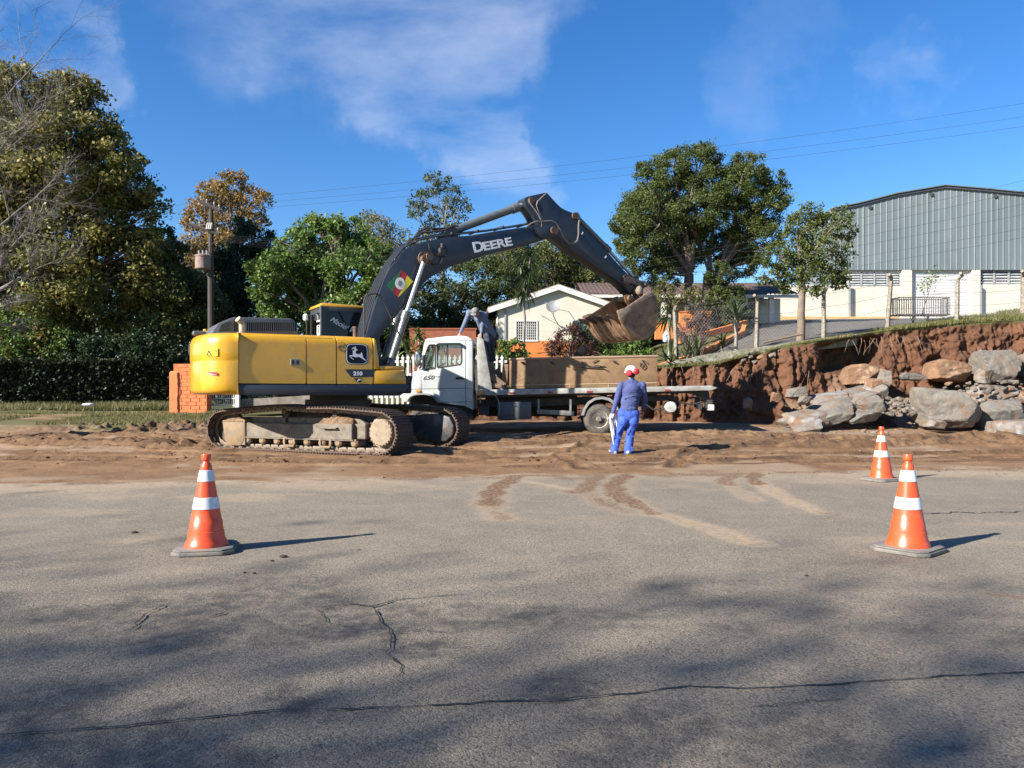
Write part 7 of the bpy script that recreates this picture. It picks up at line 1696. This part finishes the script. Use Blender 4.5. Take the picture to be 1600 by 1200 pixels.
# ================================================================== VEGETATION
LEAF = dict(
 plane=leafmat('autumn_leaves', [(.050, .070, .018), (.13, .13, .032), (.25, .215, .06), (.25, .16, .045)]),
 olive=leafmat('olive_leaves', [(.038, .055, .016), (.088, .104, .028), (.17, .165, .05)]),
 orange=leafmat('orange_leaves', [(.13, .14, .035), (.24, .15, .04), (.30, .20, .08), (.19, .095, .04)], trans=.35),
 dark=leafmat('dark_leaves', [(.014, .030, .012), (.025, .048, .018), (.040, .065, .022)]),
 green=leafmat('green_leaves', [(.042, .085, .018), (.10, .165, .032), (.20, .25, .07)]),
 wispy=leafmat('wispy_leaves', [(.10, .11, .035), (.17, .16, .06), (.20, .17, .08)], trans=.35),
 euc=leafmat('grey_green_leaves', [(.045, .070, .035), (.08, .105, .05), (.12, .13, .07)]),
 mid=leafmat('mid_leaves', [(.030, .050, .020), (.060, .080, .028), (.11, .12, .045)]),
 big=leafmat('big_tree_leaves', [(.032, .050, .013), (.072, .096, .024), (.14, .16, .045)]),
 grass=leafmat('grass_blades', [(.06, .075, .02), (.13, .13, .04), (.22, .19, .09)]),
 red=leafmat('red_leaves', [(.10, .018, .02), (.035, .03, .02), (.16, .04, .03)]),
 grey=leafmat('dry_leaves', [(.10, .09, .07), (.17, .15, .12), (.08, .09, .05)]),
 hedge=leafmat('hedge_leaves', [(.010, .018, .006), (.018, .028, .010), (.030, .040, .014)]),
 flower=leafmat('flowering_leaves', [(.05, .06, .03), (.12, .12, .06), (.26, .10, .16), (.16, .14, .10)]))
BARK = mat('bark', (.085, .065, .05), (.14, .11, .085), sc=5, rough=.95, bump=.6, bsc=18, stretch=(3, 3, .6))
PALEB = mat('pale_bark', (.26, .235, .20), (.16, .14, .12), sc=6, rough=.95)
def leaf_arr(P, tint, size, r, up=.25, droop=0, asp=.55):
    """rhombic leaves at points P (n,3): verts, quads"""
    n = len(P); nrm = r.normal(size=(n, 3)); nrm[:, 2] = np.abs(nrm[:, 2])*.6+up; nrm /= np.linalg.norm(nrm, axis=1, keepdims=True)
    a = r.normal(size=(n, 3)); a[:, 2] -= droop; a -= nrm*(a*nrm).sum(1, keepdims=True); a /= np.linalg.norm(a, axis=1, keepdims=True)+1e-9
    b = np.cross(nrm, a); s = size*(.6+.8*r.random((n, 1))); L_ = a*s*.5; B_ = b*s*.5*asp
    co = np.stack([P-L_, P-B_+L_*.15, P+L_, P+B_+L_*.15], 1); return co.reshape(-1, 3), np.arange(n*4).reshape(n, 4)
def leaf_cloud(parent, name, centers, spread, per, size, m, seed=1, tint_noise=.5, squash=(1, 1, .8), up=.25, droop=0, asp=.55, ctint=None, **k):
    r = np.random.default_rng(seed); n = len(centers); P = np.repeat(centers, per, 0)+r.normal(size=(n*per, 3))*spread*np.array(squash)
    ct = r.random(n) if ctint is None else ctint; t = np.clip(np.repeat(ct, per)*tint_noise+r.random(n*per)*(1-tint_noise), 0, 1)
    co, q = leaf_arr(P, t, size, r, up, droop, asp); return raw_mesh(name, co, q, m, face_attrs=dict(tint=t), parent=parent, **k)
def branch_path(a, b, r, wob=.08, n=6, sag=0):
    a = Vector(a); b = Vector(b); L_ = (b-a).length; pts = []
    o1 = Vector((r.uniform(-1, 1), r.uniform(-1, 1), r.uniform(-.3, 1)))*L_*wob
    for i in range(n+1):
        t = i/n; p = a.lerp(b, t)+o1*math.sin(math.pi*t)+Vector((r.uniform(-1, 1), r.uniform(-1, 1), r.uniform(-1, 1)))*L_*.015; pts.append(p)
    return pts
def tree(name, label, d, base, blobs, leaf, lm, bark=BARK, cover=4.5, depth=1.0, tr=.2, group=None, seed=1, clump=.30, zjit=.8, cat='tree', trunks=None, lean=0, maxleaf=60000, up=.25, droop=0, asp=.6, shell=.55, nbr=1.0, skew=0):
    """base: px of the foot; blobs (px,py,r px[,dy]): crown masses at distance d"""
    r = random.Random(seed); nr = np.random.default_rng(seed); s = d/F
    bx = (base[0]-CX)/F*d; bz = float(zu(bx, d) if d > 24 else zl(bx, d))
    root = empty(name, (bx, d, bz), 0, label=label, cat=cat, group=group)
    C = []; RR = []
    for bl in blobs:
        dy = bl[3] if len(bl) > 3 else nr.uniform(-zjit, zjit)*bl[2]*s*1.1*depth
        dd = d+dy; p = W(bl[0], bl[1], dd); C.append((p.x-bx, p.y-d, p.z-bz)); RR.append(bl[2]*dd/F)
    C = np.array(C); RR = np.array(RR)
    # trunk and limbs
    q = MB(); top = C.mean(0); zmin = (C[:, 2]-RR).min()
    trs = trunks or [(0, 0)]
    forks = []
    for (ox, lx) in trs:
        ft = Vector((ox*s, 0, -.3)); fz = max(zmin+.25*(C[:, 2].max()-zmin), 1.0); fk = Vector((ox*s+lx*s, r.uniform(-.2, .2), fz)); pts = branch_path(ft, fk, r, .03); q.tube(pts, [tr*(1.25-.45*i/(len(pts)-1)) for i in range(len(pts))], n=9); forks.append(fk)
    for c, R0 in zip(C, RR):
        fk = min(forks, key=lambda f: (Vector(c)-f).length); pts = branch_path(fk, Vector(c), r, .1); r0 = tr*.5*min(1, R0/1.5+.25); q.tube(pts, [r0*(1-.75*i/(len(pts)-1)) for i in range(len(pts))], n=6)
        for j in range(int(7*nbr)):
            v = Vector((r.gauss(0, 1), r.gauss(0, 1), r.gauss(.2, .8))).normalized(); st = pts[r.choice((3, 4, 5, 6))]; en = Vector(c)+v*R0*.95; pp = branch_path(st, en, r, .12, 4); q.tube(pp, [r0*.32*(1-.8*i/4) for i in range(5)], n=4)
    q.build('trunk', bark, root, ang=60, fixn=False)
    # crown
    lp = leaf/s; cen = []; per = []; ct = []; rads = []
    for c, R0 in zip(C, RR):
        nl = cover*math.pi*(R0/s)**2/(.5*lp*lp*asp*1.1); nc = max(5, int((1/clump)**2*1.6)); v = nr.normal(size=(nc, 3)); v /= np.linalg.norm(v, axis=1, keepdims=True)
        rad_ = shell+(1-shell)*nr.random((nc, 1))**.7; pp = c+v*R0*rad_*np.array([1, 1*depth, .95])*nr.uniform(.85, 1.08, (nc, 1))
        cen.append(pp); per += [max(2, int(nl/nc))]*nc; ct += list(np.clip(nr.random(nc)*.8+.15*v[:, 2], 0, 1)); rads += [R0*clump]*nc
    cen = np.concatenate(cen); per = np.array(per); tot = per.sum()
    if tot > maxleaf: per = np.maximum(1, (per*maxleaf/tot).astype(int))
    P = np.repeat(cen, per, 0)+nr.normal(size=(per.sum(), 3))*np.repeat(np.array(rads), per)[:, None]*np.array([.62, .62, .5])
    t = np.clip(np.repeat(np.array(ct), per)*.55+nr.random(per.sum())*.45+skew, 0, 1)
    co, qd = leaf_arr(P, t, leaf, nr, up, droop, asp); raw_mesh('crown', co, qd, lm, face_attrs=dict(tint=t), parent=root)
    return root

tree('plane_tree', 'tall plane tree with olive and yellowing leaves on the far left', 33, (60, 600),
     [(0,170,55),(25,135,38),(60,180,55),(120,150,42),(90,135,30),(135,195,55),(10,260,80),(80,260,75),(150,270,60),(180,250,38),(195,300,45),(205,335,50),(50,350,85),(130,360,75),(200,400,55),(20,440,80),(100,450,80),(170,470,60),(225,430,42),(235,380,30),(60,530,60),(150,530,55),(-60,250,90),(-60,400,90),(215,500,50)],
     .17, LEAF['plane'], cover=5.5, tr=.35, seed=3, maxleaf=130000, clump=.26, skew=-.05)
tree('plane_tree', 'darker olive tree with scattered brown leaves left of the power pole', 35, (262, 590),
     [(275,400,26),(300,440,30),(325,485,28),(250,410,34),(262,450,45),(240,480,45),(285,440,28),(300,480,42),(270,520,50),(305,530,40),(230,550,40),(318,455,22),(255,375,20),(200,555,40)], .15, LEAF['olive'], cover=5.6, tr=.28, seed=5, maxleaf=50000)
tree('plane_tree', 'tree with rusty orange autumn leaves behind the power pole', 48, (352, 560),
     [(362,296,30),(335,318,34),(392,318,32),(350,350,44),(312,345,28),(404,345,20),(340,395,42),(305,395,36),(372,277,14),(325,300,18),(300,440,34),(345,450,40)], .17, LEAF['orange'], cover=2.8, tr=.28, seed=8, maxleaf=34000, clump=.22, bark=BARK)
tree('evergreen_tree', 'dark evergreen tree between the power pole and the bright green tree', 39, (385, 580),
     [(392,378,34),(368,412,40),(400,430,46),(360,465,42),(385,500,42),(345,505,26),(420,385,24),(378,350,14)], .16, LEAF['dark'], cover=5.5, tr=.22, seed=11, maxleaf=26000)
tree('evergreen_tree', 'dense bright green tree behind the cab of the excavator', 32, (500, 600),
     [(505,366,36),(460,388,36),(545,375,36),(580,398,32),(430,425,36),(485,420,50),(550,430,52),(590,440,30),(440,470,40),(500,480,52),(560,490,50),(598,480,26),(525,355,18),(415,455,24),(470,520,40),(540,530,40)], .14, LEAF['green'], cover=7.5, tr=.28, seed=13, maxleaf=95000, clump=.24)
tree('feathery_tree', 'pale feathery tree rising behind the bright green tree', 52, (600, 560),
     [(565,362,26),(590,352,22),(612,372,30),(640,398,30),(600,400,34),(640,430,30),(575,340,14)], .16, LEAF['wispy'], cover=1.6, tr=.16, seed=17, maxleaf=16000, clump=.28, bark=PALEB, nbr=2)
tree('eucalyptus_tree', 'slender tree with loose grey green clumps above the dark blue arm', 46, (690, 560),
     [(683,285,20),(663,312,20),(705,303,16),(715,325,20),(652,330,14),(688,335,18),(672,362,20),(715,362,18),(650,385,18),(700,395,22),(730,400,16),(665,410,22),(640,318,8)], .15, LEAF['euc'], cover=2.4, tr=.16, seed=19, maxleaf=16000, clump=.3, droop=.6, bark=PALEB, nbr=1.3)
tree('broadleaf_tree', 'airy tree with sky showing through, left of the bending worker', 37, (690, 560),
     [(650,455,30),(685,440,34),(720,470,34),(650,500,34),(690,510,40),(730,515,32),(640,420,24),(700,480,26),(622,470,24)], .12, LEAF['mid'], cover=3.2, tr=.18, seed=23, maxleaf=20000, clump=.26, nbr=1.4)
tree('broadleaf_tree', 'olive tree with many thin stems behind the bending worker', 38, (775, 560),
     [(760,430,38),(790,425,40),(745,470,32),(790,475,38),(820,430,34),(760,510,34),(730,410,26),(810,480,26)], .11, LEAF['big'], cover=3.8, tr=.14, seed=29, maxleaf=26000, trunks=[(-25, -5), (-5, 0), (18, 6), (30, 14)], clump=.26)
tree('broadleaf_tree', 'broad olive tree filling the gap above the roof of the cream house', 47, (880, 540),
     [(830,400,36),(868,395,40),(905,412,38),(850,430,46),(890,440,44),(925,440,34),(940,458,22),(800,395,26),(820,450,34),(915,470,24),(780,410,26),(955,470,22)], .13, LEAF['olive'], cover=4.4, tr=.26, seed=31, maxleaf=60000, clump=.24, skew=.1)
tree('fig_tree', 'big dense tree with two crown halves behind the hanging bucket', 36, (1084, 560),
     [(1000,335,40),(980,372,26),(1015,290,34),(1050,262,34),(1090,258,36),(1110,285,36),(1060,305,48),(1020,345,48),(1095,330,42),(1000,400,34),(1045,385,46),(1085,385,34),(1035,430,30),(965,350,14),(1095,236,14),(1010,265,16),
      (1170,265,30),(1205,285,26),(1150,290,36),(1190,320,40),(1215,315,18),(1150,340,38),(1185,370,36),(1140,385,34),(1160,410,28),(1125,430,24),(1185,405,18),(1125,470,22),(1140,455,24)],
     .10, LEAF['big'], cover=5.4, tr=.27, seed=37, maxleaf=190000, clump=.2, trunks=[(0, -6), (30, 8), (14, 10)], asp=.5, droop=.3)
tree('street_tree', 'small round street tree with a bare leaning trunk at the top of the bank', 24.9, (1252, 526),
     [(1268,338,24),(1250,355,26),(1312,345,22),(1290,355,26),(1235,385,28),(1215,400,24),(1275,395,34),(1318,385,20),(1250,415,30),(1300,418,26),(1205,428,20),(1230,440,22),(1270,440,26),(1312,438,16),(1332,360,10),(1190,438,10)],
     .085, LEAF['big'], cover=2.7, tr=.115, seed=41, maxleaf=36000, clump=.24, bark=mat('tan_bark', (.20, .15, .11), (.12, .09, .07), sc=6, rough=.9, bump=.4), skew=.1)  # lighter brown bark than the common one

# bare tree reaching in from the left
def bare_tree():
    d0 = 17.5; bx = (-70-CX)/F*d0; r = random.Random(21); root = empty('bare_tree', (bx, d0, 0), 0, label='leafless tree with grey twigs reaching in from the left edge', cat='tree'); q = MB(); segs = [0]
    def grow(a, v, L_, rad_, k):
        n = 5; pts = [a]; vv = v.copy()
        for i in range(n): vv = (vv+Vector((r.gauss(0, .13), r.gauss(0, .13), r.gauss(.03, .11)))).normalized(); pts.append(pts[-1]+vv*L_/n)
        q.tube(pts, [rad_*(1-.5*i/n) for i in range(n+1)], n=7 if rad_ > .04 else (4 if rad_ > .01 else 3), cap=False)
        if k <= 0: return
        m = 3 if k > 3 else (4 if k > 1 else 5)
        for j in range(m):
            p = pts[1+(j*2+r.randrange(2)) % n if k > 1 else r.randrange(1, n+1)]; ax = Vector((r.gauss(0, 1), r.gauss(0, 1), r.gauss(0, .7))).normalized(); nv = (vv*.75+ax*.75).normalized(); grow(p, nv, L_*r.uniform(.55, .78), rad_*r.uniform(.42, .6), k-1)
        grow(pts[-1], vv, L_*.75, rad_*.5, k-1)
    q.tube([(0, 0, -.2), (.1, 0, 1.5), (.15, .1, 3.0)], [.30, .25, .2], n=10); s = d0/F
    def tgt(px, py, dy=0): p = W(px, py, d0+dy); return Vector((p.x-bx, p.y-d0, p.z))
    fk = Vector((.15, .1, 3.0))
    for (px, py, dy, sc) in ((-10, 150, 1, 1), (30, 250, -.5, 1), (50, 330, .6, 1), (70, 400, -.8, .9), (40, 470, 0, .8), (-40, 60, 0, 1), (0, 350, -1, 1), (60, 520, .8, .7)):
        t = tgt(px, py, dy); v = (t-fk); L_ = v.length; pts = branch_path(fk, fk+v*.55, r, .08); q.tube(pts, [.06*(1-.4*i/6) for i in range(7)], n=7); grow(pts[-1], (v.normalized()+Vector((.25, 0, 0))).normalized(), L_*.30*sc, .030, 4)
    q.build('branches', mat('bare_bark', (.19, .17, .15), (.12, .11, .10), sc=8, rough=.95), root, flat=True, fixn=False)
bare_tree()

# hedge on the left
def hedge():
    r = np.random.default_rng(3); n = 15000; x0, x1 = -26, -11.6; 
    root = empty('hedge', (-17, 29.5, .5), 0, label='long dark clipped hedge across the left background', cat='hedge')
    a = W(-150, 648, 27.5); b_ = W(272, 626, 30.5); t = r.random(n); face = r.random(n)
    top0, top1 = W(-150, 566, 27.5).z, W(272, 562, 30.5).z
    px = a.x+(b_.x-a.x)*t; py = a.y+(b_.y-a.y)*t; zb_ = .2+.5*t; zt_ = top0+(top1-top0)*t
    dep = np.where(face < .62, r.normal(0, .05, n), r.uniform(0, 1.1, n)); z = np.where(face < .62, zb_+(zt_-zb_)*r.random(n), zt_+r.normal(0, .05, n))
    P = np.stack([px+17, py+dep+.12*fbm(px*1.3, z*1.3, 3, 3)-29.5, z-.5+.1*fbm(px*.8, py, 3, 9)], -1); tt = np.clip(r.random(n)*.6+.4*(fbm(px*2, z*2, 3, 5)+.5), 0, 1)
    co, q = leaf_arr(P, tt, .15, r, .3); raw_mesh('foliage', co, q, LEAF['hedge'], face_attrs=dict(tint=tt), parent=root)
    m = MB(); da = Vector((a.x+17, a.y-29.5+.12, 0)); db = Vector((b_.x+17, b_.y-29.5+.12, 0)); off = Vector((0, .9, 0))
    m.add([(da.x, da.y, -1), (db.x, db.y, -1), (db.x, db.y+.9, -1), (da.x, da.y+.9, -1), (da.x, da.y, top0-.6), (db.x, db.y, top1-.6), (db.x, db.y+.9, top1-.6), (da.x, da.y+.9, top0-.6)], [(0, 1, 2, 3), (7, 6, 5, 4), (0, 4, 5, 1), (2, 6, 7, 3), (1, 5, 6, 2), (0, 3, 7, 4)]); m.build('branches', mat('hedge_dark_core', (.012, .014, .008), rough=1), root, flat=True)  # near-black block instead of branches, the hedge's inner shade put into its colour
    # thin iron railing behind it
    g = empty('iron_fence', (-14, 31.5, 0), 0, label='thin dark iron railing rising behind the clipped hedge', cat='fence'); q = MB(); xs = np.arange((70-CX)/F*31.5, (300-CX)/F*31.5, .18); zt2 = W(0, 549, 31.5).z
    for i, x in enumerate(xs): q.box2((x+14-.009, -.009, .6), (x+14+.009, .009, zt2+(.1 if i % 9 == 0 else 0)))
    for z in (zt2-.12, 1.3): q.box2((xs[0]+14, -.012, z), (xs[-1]+14, .012, z+.03))
    q.build('bars', mat('iron_green', (.04, .042, .028), rough=.7), g, flat=True)
hedge()

# shrubs: leaf mounds
def shrub(name, label, d, blobs, leaf, lm, seed=1, cover=4, group=None, cat='shrub', maxleaf=9000, asp=.5, up=.3, bz=None, stems=8, skew=0):
    s = d/F; nr = np.random.default_rng(seed); r = random.Random(seed); cx0 = sum(b[0] for b in blobs)/len(blobs); bx = (cx0-CX)*s; gz = float(zu(bx, d)) if bz is None else bz
    root = empty(name, (bx, d, gz), 0, label=label, cat=cat, group=group); cen = []; per = []; rd = []; q = MB()
    for (px, py, r_) in blobs:
        p = W(px, py, d); c = np.array((p.x-bx, nr.uniform(-.3, .3)*r_*s, p.z-gz)); nc = 16; v = nr.normal(size=(nc, 3)); v /= np.linalg.norm(v, axis=1, keepdims=True); cen.append(c+v*r_*s*(.5+.5*nr.random((nc, 1)))); nl = cover*math.pi*r_**2/(.5*(leaf/s)**2*asp); per += [max(2, int(nl/nc))]*nc; rd += [r_*s*.3]*nc
        for j in range(stems//2): en = cen[-1][j]; q.tube(branch_path((nr.uniform(-.15, .15), 0, -.1), en, r, .1, 4), [.02, .018, .014, .010, .006], n=4)
    cen = np.concatenate(cen); per = np.array(per)
    if per.sum() > maxleaf: per = np.maximum(1, (per*maxleaf/per.sum()).astype(int))
    P = np.repeat(cen, per, 0)+nr.normal(size=(per.sum(), 3))*np.repeat(rd, per)[:, None]*.6; t = np.clip(nr.random(per.sum())*.7+np.repeat(nr.random(len(per)), per)*.3+skew, 0, 1)
    co, qd = leaf_arr(P, t, leaf, nr, up, 0, asp); raw_mesh('foliage', co, qd, lm, face_attrs=dict(tint=t), parent=root); q.build('stems', BARK, root, flat=True); return root
shrub('shrub', 'dark green leafy shrub between the headboard and the steel box', 25.5, [(785,548,16),(803,545,16),(775,570,18),(795,572,18),(815,558,14),(768,590,16),(800,592,16)], .12, LEAF['green'], 3, cover=4)
shrub('shrub', 'dark red and green shrub in front of the cream house', 28, [(872,535,18),(895,528,20),(880,552,18),(908,545,18),(862,548,10),(925,545,16)], .12, LEAF['red'], 4, cover=2.6, asp=.3)
shrub('shrub', 'green spiky shrub with bare pale twigs right of the red shrub', 28.5, [(905,520,16),(925,525,16),(945,535,18),(915,545,16),(960,545,16)], .13, LEAF['mid'], 5, cover=2.2, asp=.3)
shrub('shrub', 'low green shrubs under the hanging bucket', 27, [(970,552,14),(990,548,16),(1010,550,14),(950,556,12),(1000,562,12)], .11, LEAF['green'], 6, cover=3)
shrub('flowering_shrub', 'loose flowering shrub with pinkish leaves beside the ramp', 25.6, [(1078,500,12),(1090,508,14),(1070,520,14),(1095,525,12),(1080,538,12),(1092,495,9),(1100,512,9)], .055, LEAF['flower'], 7, cover=2.2)
shrub('creeper', 'pale leafy creeper hanging before the far tiled house', 33, [(1035,455,14),(1060,462,18),(1085,455,14),(1050,480,14),(1025,470,10)], .10, LEAF['wispy'], 8, cover=1.8, bz=5)
shrub('bush', 'dark dry bush under the right half of the big tree', 35, [(1110,480,18),(1135,485,20),(1150,475,16),(1120,500,16),(1145,502,16),(1165,490,14),(1095,470,14)], .11, LEAF['mid'], 9, cover=3, maxleaf=9000)
shrub('bush', 'grey twiggy bush behind the trunk of the big tree', 34, [(1095,485,14),(1110,500,12),(1080,480,10)], .08, LEAF['grey'], 10, cover=1.6)
shrub('bush', 'green bush against the left end of the metal shed', 44, [(1205,490,10),(1208,478,10),(1200,500,8)], .14, LEAF['dark'], 12, cover=4)
for i, (px, py, lab) in enumerate(((20, 505, 'bright green bamboo like bush above the left end of the hedge'), (70, 525, 'second green bush above the hedge, right of the bamboo like one'), (150, 545, 'dark bush behind the middle of the hedge'), (225, 540, 'dark bush behind the right end of the hedge'))):
    shrub('bush', lab, 30.9, [(px-25, py+6, 26), (px, py, 30), (px+28, py+8, 24), (px-10, py+30, 26), (px+20, py+34, 24)], .13, LEAF['green'] if i < 2 else LEAF['dark'], 20+i, cover=3.6, maxleaf=12000, bz=.8)
for i, (px, py, d, lm, lab) in enumerate(((640, 525, 33, 'dark', 'dark shrub mass behind the boom cylinders'), (700, 530, 36, 'mid', 'mid green shrub mass behind the truck cab'), (745, 520, 36.5, 'olive', 'olive shrub mass behind the truck headboard'), (600, 520, 34, 'dark', 'dark shrub mass left of the boom foot'), (540, 560, 31, 'dark', 'dark shrub mass behind the cab of the excavator'), (440, 560, 32, 'dark', 'dark shrub mass behind the engine cowl'), (360, 575, 30, 'dark', 'dark shrub mass behind the tail of the excavator'), (300, 575, 33, 'hedge', 'dark shrub mass right of the clipped hedge'), (1000, 500, 37, 'mid', 'shrub mass behind the hanging bucket'), (960, 520, 33, 'green', 'green shrub mass beside the right end of the cream house'))):
    shrub('bush', lab, d, [(px-28, py+4, 28), (px, py-4, 32), (px+30, py+4, 28), (px-16, py+34, 30), (px+18, py+36, 30)], .14, LEAF[lm], 40+i, cover=3.4, maxleaf=9000)
# strap-leaved plants
def rosette(name, label, px, py, d, h, n, L_, wd, lm, seed, droop=.9, trunk=.03, heads=((0, 0, 1.0),), bz=None, cat='plant', group=None):
    s = d/F; r = random.Random(seed); p = W(px, py, d); gz = p.z; root = empty(name, (p.x, d, gz), 0, label=label, cat=cat, group=group); vs = []; fs = []; tt = []; q = MB()
    for hi_, (ox, oz, sc) in enumerate(heads):
        c = Vector((ox, 0, h+oz)); fk = Vector((0, 0, h*.78)); q.tube(branch_path((0, 0, -.2) if hi_ == 0 else fk, c, r, .03, 5), trunk*(1 if hi_ == 0 else .7), n=6)
        for i in range(n):
            az = r.uniform(0, 6.283); el = r.uniform(-.25, 1.35); l_ = L_*sc*r.uniform(.7, 1.1); dirh = Vector((math.cos(az), math.sin(az), 0)); side = Vector((-math.sin(az), math.cos(az), 0)); k = 5; base = len(vs); z0 = r.uniform(-.25, .15)*L_
            for j in range(k+1):
                t = j/k; e_ = el-droop*t*t*1.3; ppt = c+Vector((0, 0, z0))+dirh*(l_*t*math.cos(el-droop*t*.5))+Vector((0, 0, l_*t*math.sin(el-droop*t*.75))); w_ = wd*.5*(math.sin(math.pi*min(1, t*.85+.12))**.7)*(1 if j < k else .1); vs += [ppt-side*w_, ppt+side*w_]
            for j in range(k): fs.append((base+2*j, base+2*j+1, base+2*j+3, base+2*j+2)); tt.append(r.random())
    raw_mesh('leaves', np.array([v[:] for v in vs]), np.array(fs), lm, face_attrs=dict(tint=tt), parent=root); q.build('stem', PALEB, root, ang=60); return root
rosette('dracaena', 'tall dracaena palm with a thin trunk before the cream house window', 822, 560, 29, 3.0, 60, .72, .055, LEAF['dark'], 3, droop=1.3, trunk=.05, heads=((-.05, -.45, .9), (.1, .15, 1), (-.25, .6, .9), (.15, .9, .8)))
for i, (px, h, lab) in enumerate(((622, 1.9, 'bright strap leaved plant behind the boom cylinders'), (636, 1.2, 'lower bright strap leaved plant behind the boom cylinders'), (655, 1.65, 'strap leaved plant directly above the truck bonnet'), (668, 1.1, 'lower strap leaved plant above the front of the cab'))):
    rosette('cordyline', lab, px, 600, 26.5, h, 34, .62, .08, LEAF['green'], 50+i, trunk=.03, heads=((0, 0, 1), (.1, -.4, .9)), group='strap leaved plants behind the truck cab')
rosette('agave', 'grey green agave on a short stem at the top of the bank', 1150, 542, 25.0, .95, 46, .75, .07, LEAF['euc'], 61, droop=.25, trunk=.06)
rosette('agave', 'low dark strap leaved clump left of the agave', 1128, 545, 24.9, .15, 30, .8, .05, LEAF['dark'], 62, droop=.5, trunk=.04)
rosette('palm', 'young palm with arching fronds beside the hanging bucket', 1046, 556, 26.5, 1.4, 26, 1.0, .08, LEAF['mid'], 63, droop=1.0, trunk=.06)
for i, px in enumerate((1040, 1048, 1074, 1082, 1090)): rosette('snake_plant', ['leftmost', 'second', 'third', 'fourth', 'rightmost'][i]+' tuft of upright leaves on the low wall below the palm', px, 566-i*3, 24.75, .05, 14, .75, .07, LEAF['mid'], 70+i, droop=.05, trunk=.02, group='upright leaf tufts')
twig_bush(1442, 494, 26.8, 1.6, 'thin leafy sapling growing behind the iron waste basket')
# grass: blades nobody could count
def grass(name, areas, label):
    r = np.random.default_rng(8); co = []; tt = []
    for (pts, n, h, zf) in areas:
        (xa, ya, xb_, yb_, wdt) = pts; t = r.random(n); x = xa+(xb_-xa)*t+r.normal(0, .01, n); y = ya+(yb_-ya)*t+(r.random(n)-.5)*wdt
        dens = fbm(x*.8, y*.8, 3, 4); k = dens > -.22; x = x[k]; y = y[k]; z = zf(x, y); m = len(x); az = r.random(m)*6.283; hh = h*(.5+.8*r.random(m)); w_ = .010+.012*r.random(m); ln = r.normal(0, .35, (m, 2))*hh[:, None]
        s_ = np.stack([np.cos(az)*w_, np.sin(az)*w_, np.zeros(m)], -1); b0 = np.stack([x, y, z-.02], -1); tp = b0+np.stack([ln[:, 0], ln[:, 1], hh], -1); co.append(np.stack([b0-s_, b0+s_, tp], 1).reshape(-1, 3)); tt.append(np.clip(r.random(m)*.6+dens[k]*.6+.25, 0, 1))
    co = np.concatenate(co); tt = np.concatenate(tt); raw_mesh(name, co, np.arange(len(co)).reshape(-1, 3), LEAF['grass'], face_attrs=dict(tint=tt), kind='stuff', label=label, cat='grass')
zt_ = lambda x, y: zu(x, y)+.0
zlo = lambda x, y: zl(x, y)+.0
grass('grass', [((4.4, 24.25, 8.5, 23.95, .45), 6000, .08, zt_), ((8.4, 23.95, 10.8, 24.35, .4), 2000, .08, zt_), ((12, 25.2, 19, 25.6, 1.6), 14000, .13, zt_), ((15, 26.8, 21, 27.2, 2.6), 9000, .16, zt_)], 'short grass along the top edge of the earth bank')
grass('grass', [((-13.5, 23.0, -8.5, 23.4, 2.8), 15000, .13, zlo), ((-24, 26.0, -11.3, 28.4, 2.4), 18000, .2, lambda x, y: zl(x, y)+.02), ((-18, 24.9, -10, 25.2, .8), 5000, .12, zlo), ((-20, 21.8, -15, 23.5, 1.5), 6000, .14, zlo), ((-9.9, 24.7, -8.5, 24.8, .5), 2500, .16, zlo)], 'patches of rough grass before the hedge and the orange wall')

# roadside trees behind the viewer: they throw the soft shade over the near road
def shade_tree(x, y, h, seed, leaves, lab, k=5, sp=.5):
    r = random.Random(seed); nr = np.random.default_rng(seed); root = empty('roadside_tree', (x, y, 0), 0, label=lab, cat='tree', group='roadside trees behind the viewer'); q = MB(); tips = []
    def grow(a, v, L_, rd, kk):
        n = 4; pts = [a]; vv = v.copy()
        for i in range(n): vv = (vv+Vector((r.gauss(0, .14), r.gauss(0, .14), r.gauss(.02, .1)))).normalized(); pts.append(pts[-1]+vv*L_/n)
        q.tube(pts, [rd*(1-.45*i/n) for i in range(n+1)], n=6 if rd > .03 else 3, cap=False)
        if kk <= 0: tips.append(pts[-1]); tips.append(pts[2]); return
        for j in range(3 if kk > 2 else 4):
            ax = Vector((r.gauss(0, 1), r.gauss(0, 1), r.gauss(.1, .6))).normalized(); grow(pts[r.randrange(2, n+1)], (vv*.6+ax*.8).normalized(), L_*r.uniform(.62, .82), rd*r.uniform(.45, .62), kk-1)
    grow(Vector((0, 0, 0)), Vector((0, 0, 1)), h*.36, .32, k); q.build('trunk', BARK, root, flat=True, fixn=False)
    T_ = np.array([t[:] for t in tips])
    if leaves: leaf_cloud(root, 'crown', T_[nr.random(len(T_)) < .85], sp, leaves, .22, LEAF['olive'], seed)
for (x, y, h, s_, lv, lab) in ((-22, -11.4, 18, 1, 3, 'tall roadside tree behind the viewer, leftmost of its row'), (-17.5, -12.8, 18, 2, 4, 'tall roadside tree behind the viewer, second of its row'), (-13, -13.4, 18, 3, 4, 'tall roadside tree behind the viewer, third of its row'), (-27, -16.2, 20, 4, 3, 'roadside tree farthest behind the viewer on the left'), (-8.5, -11.5, 17, 5, 3, 'roadside tree behind the viewer, nearest the middle of the road'), (-20, -18, 20, 6, 3, 'tallest roadside tree behind the others')):
    shade_tree(x, y, h, 90+s_, lv, lab)
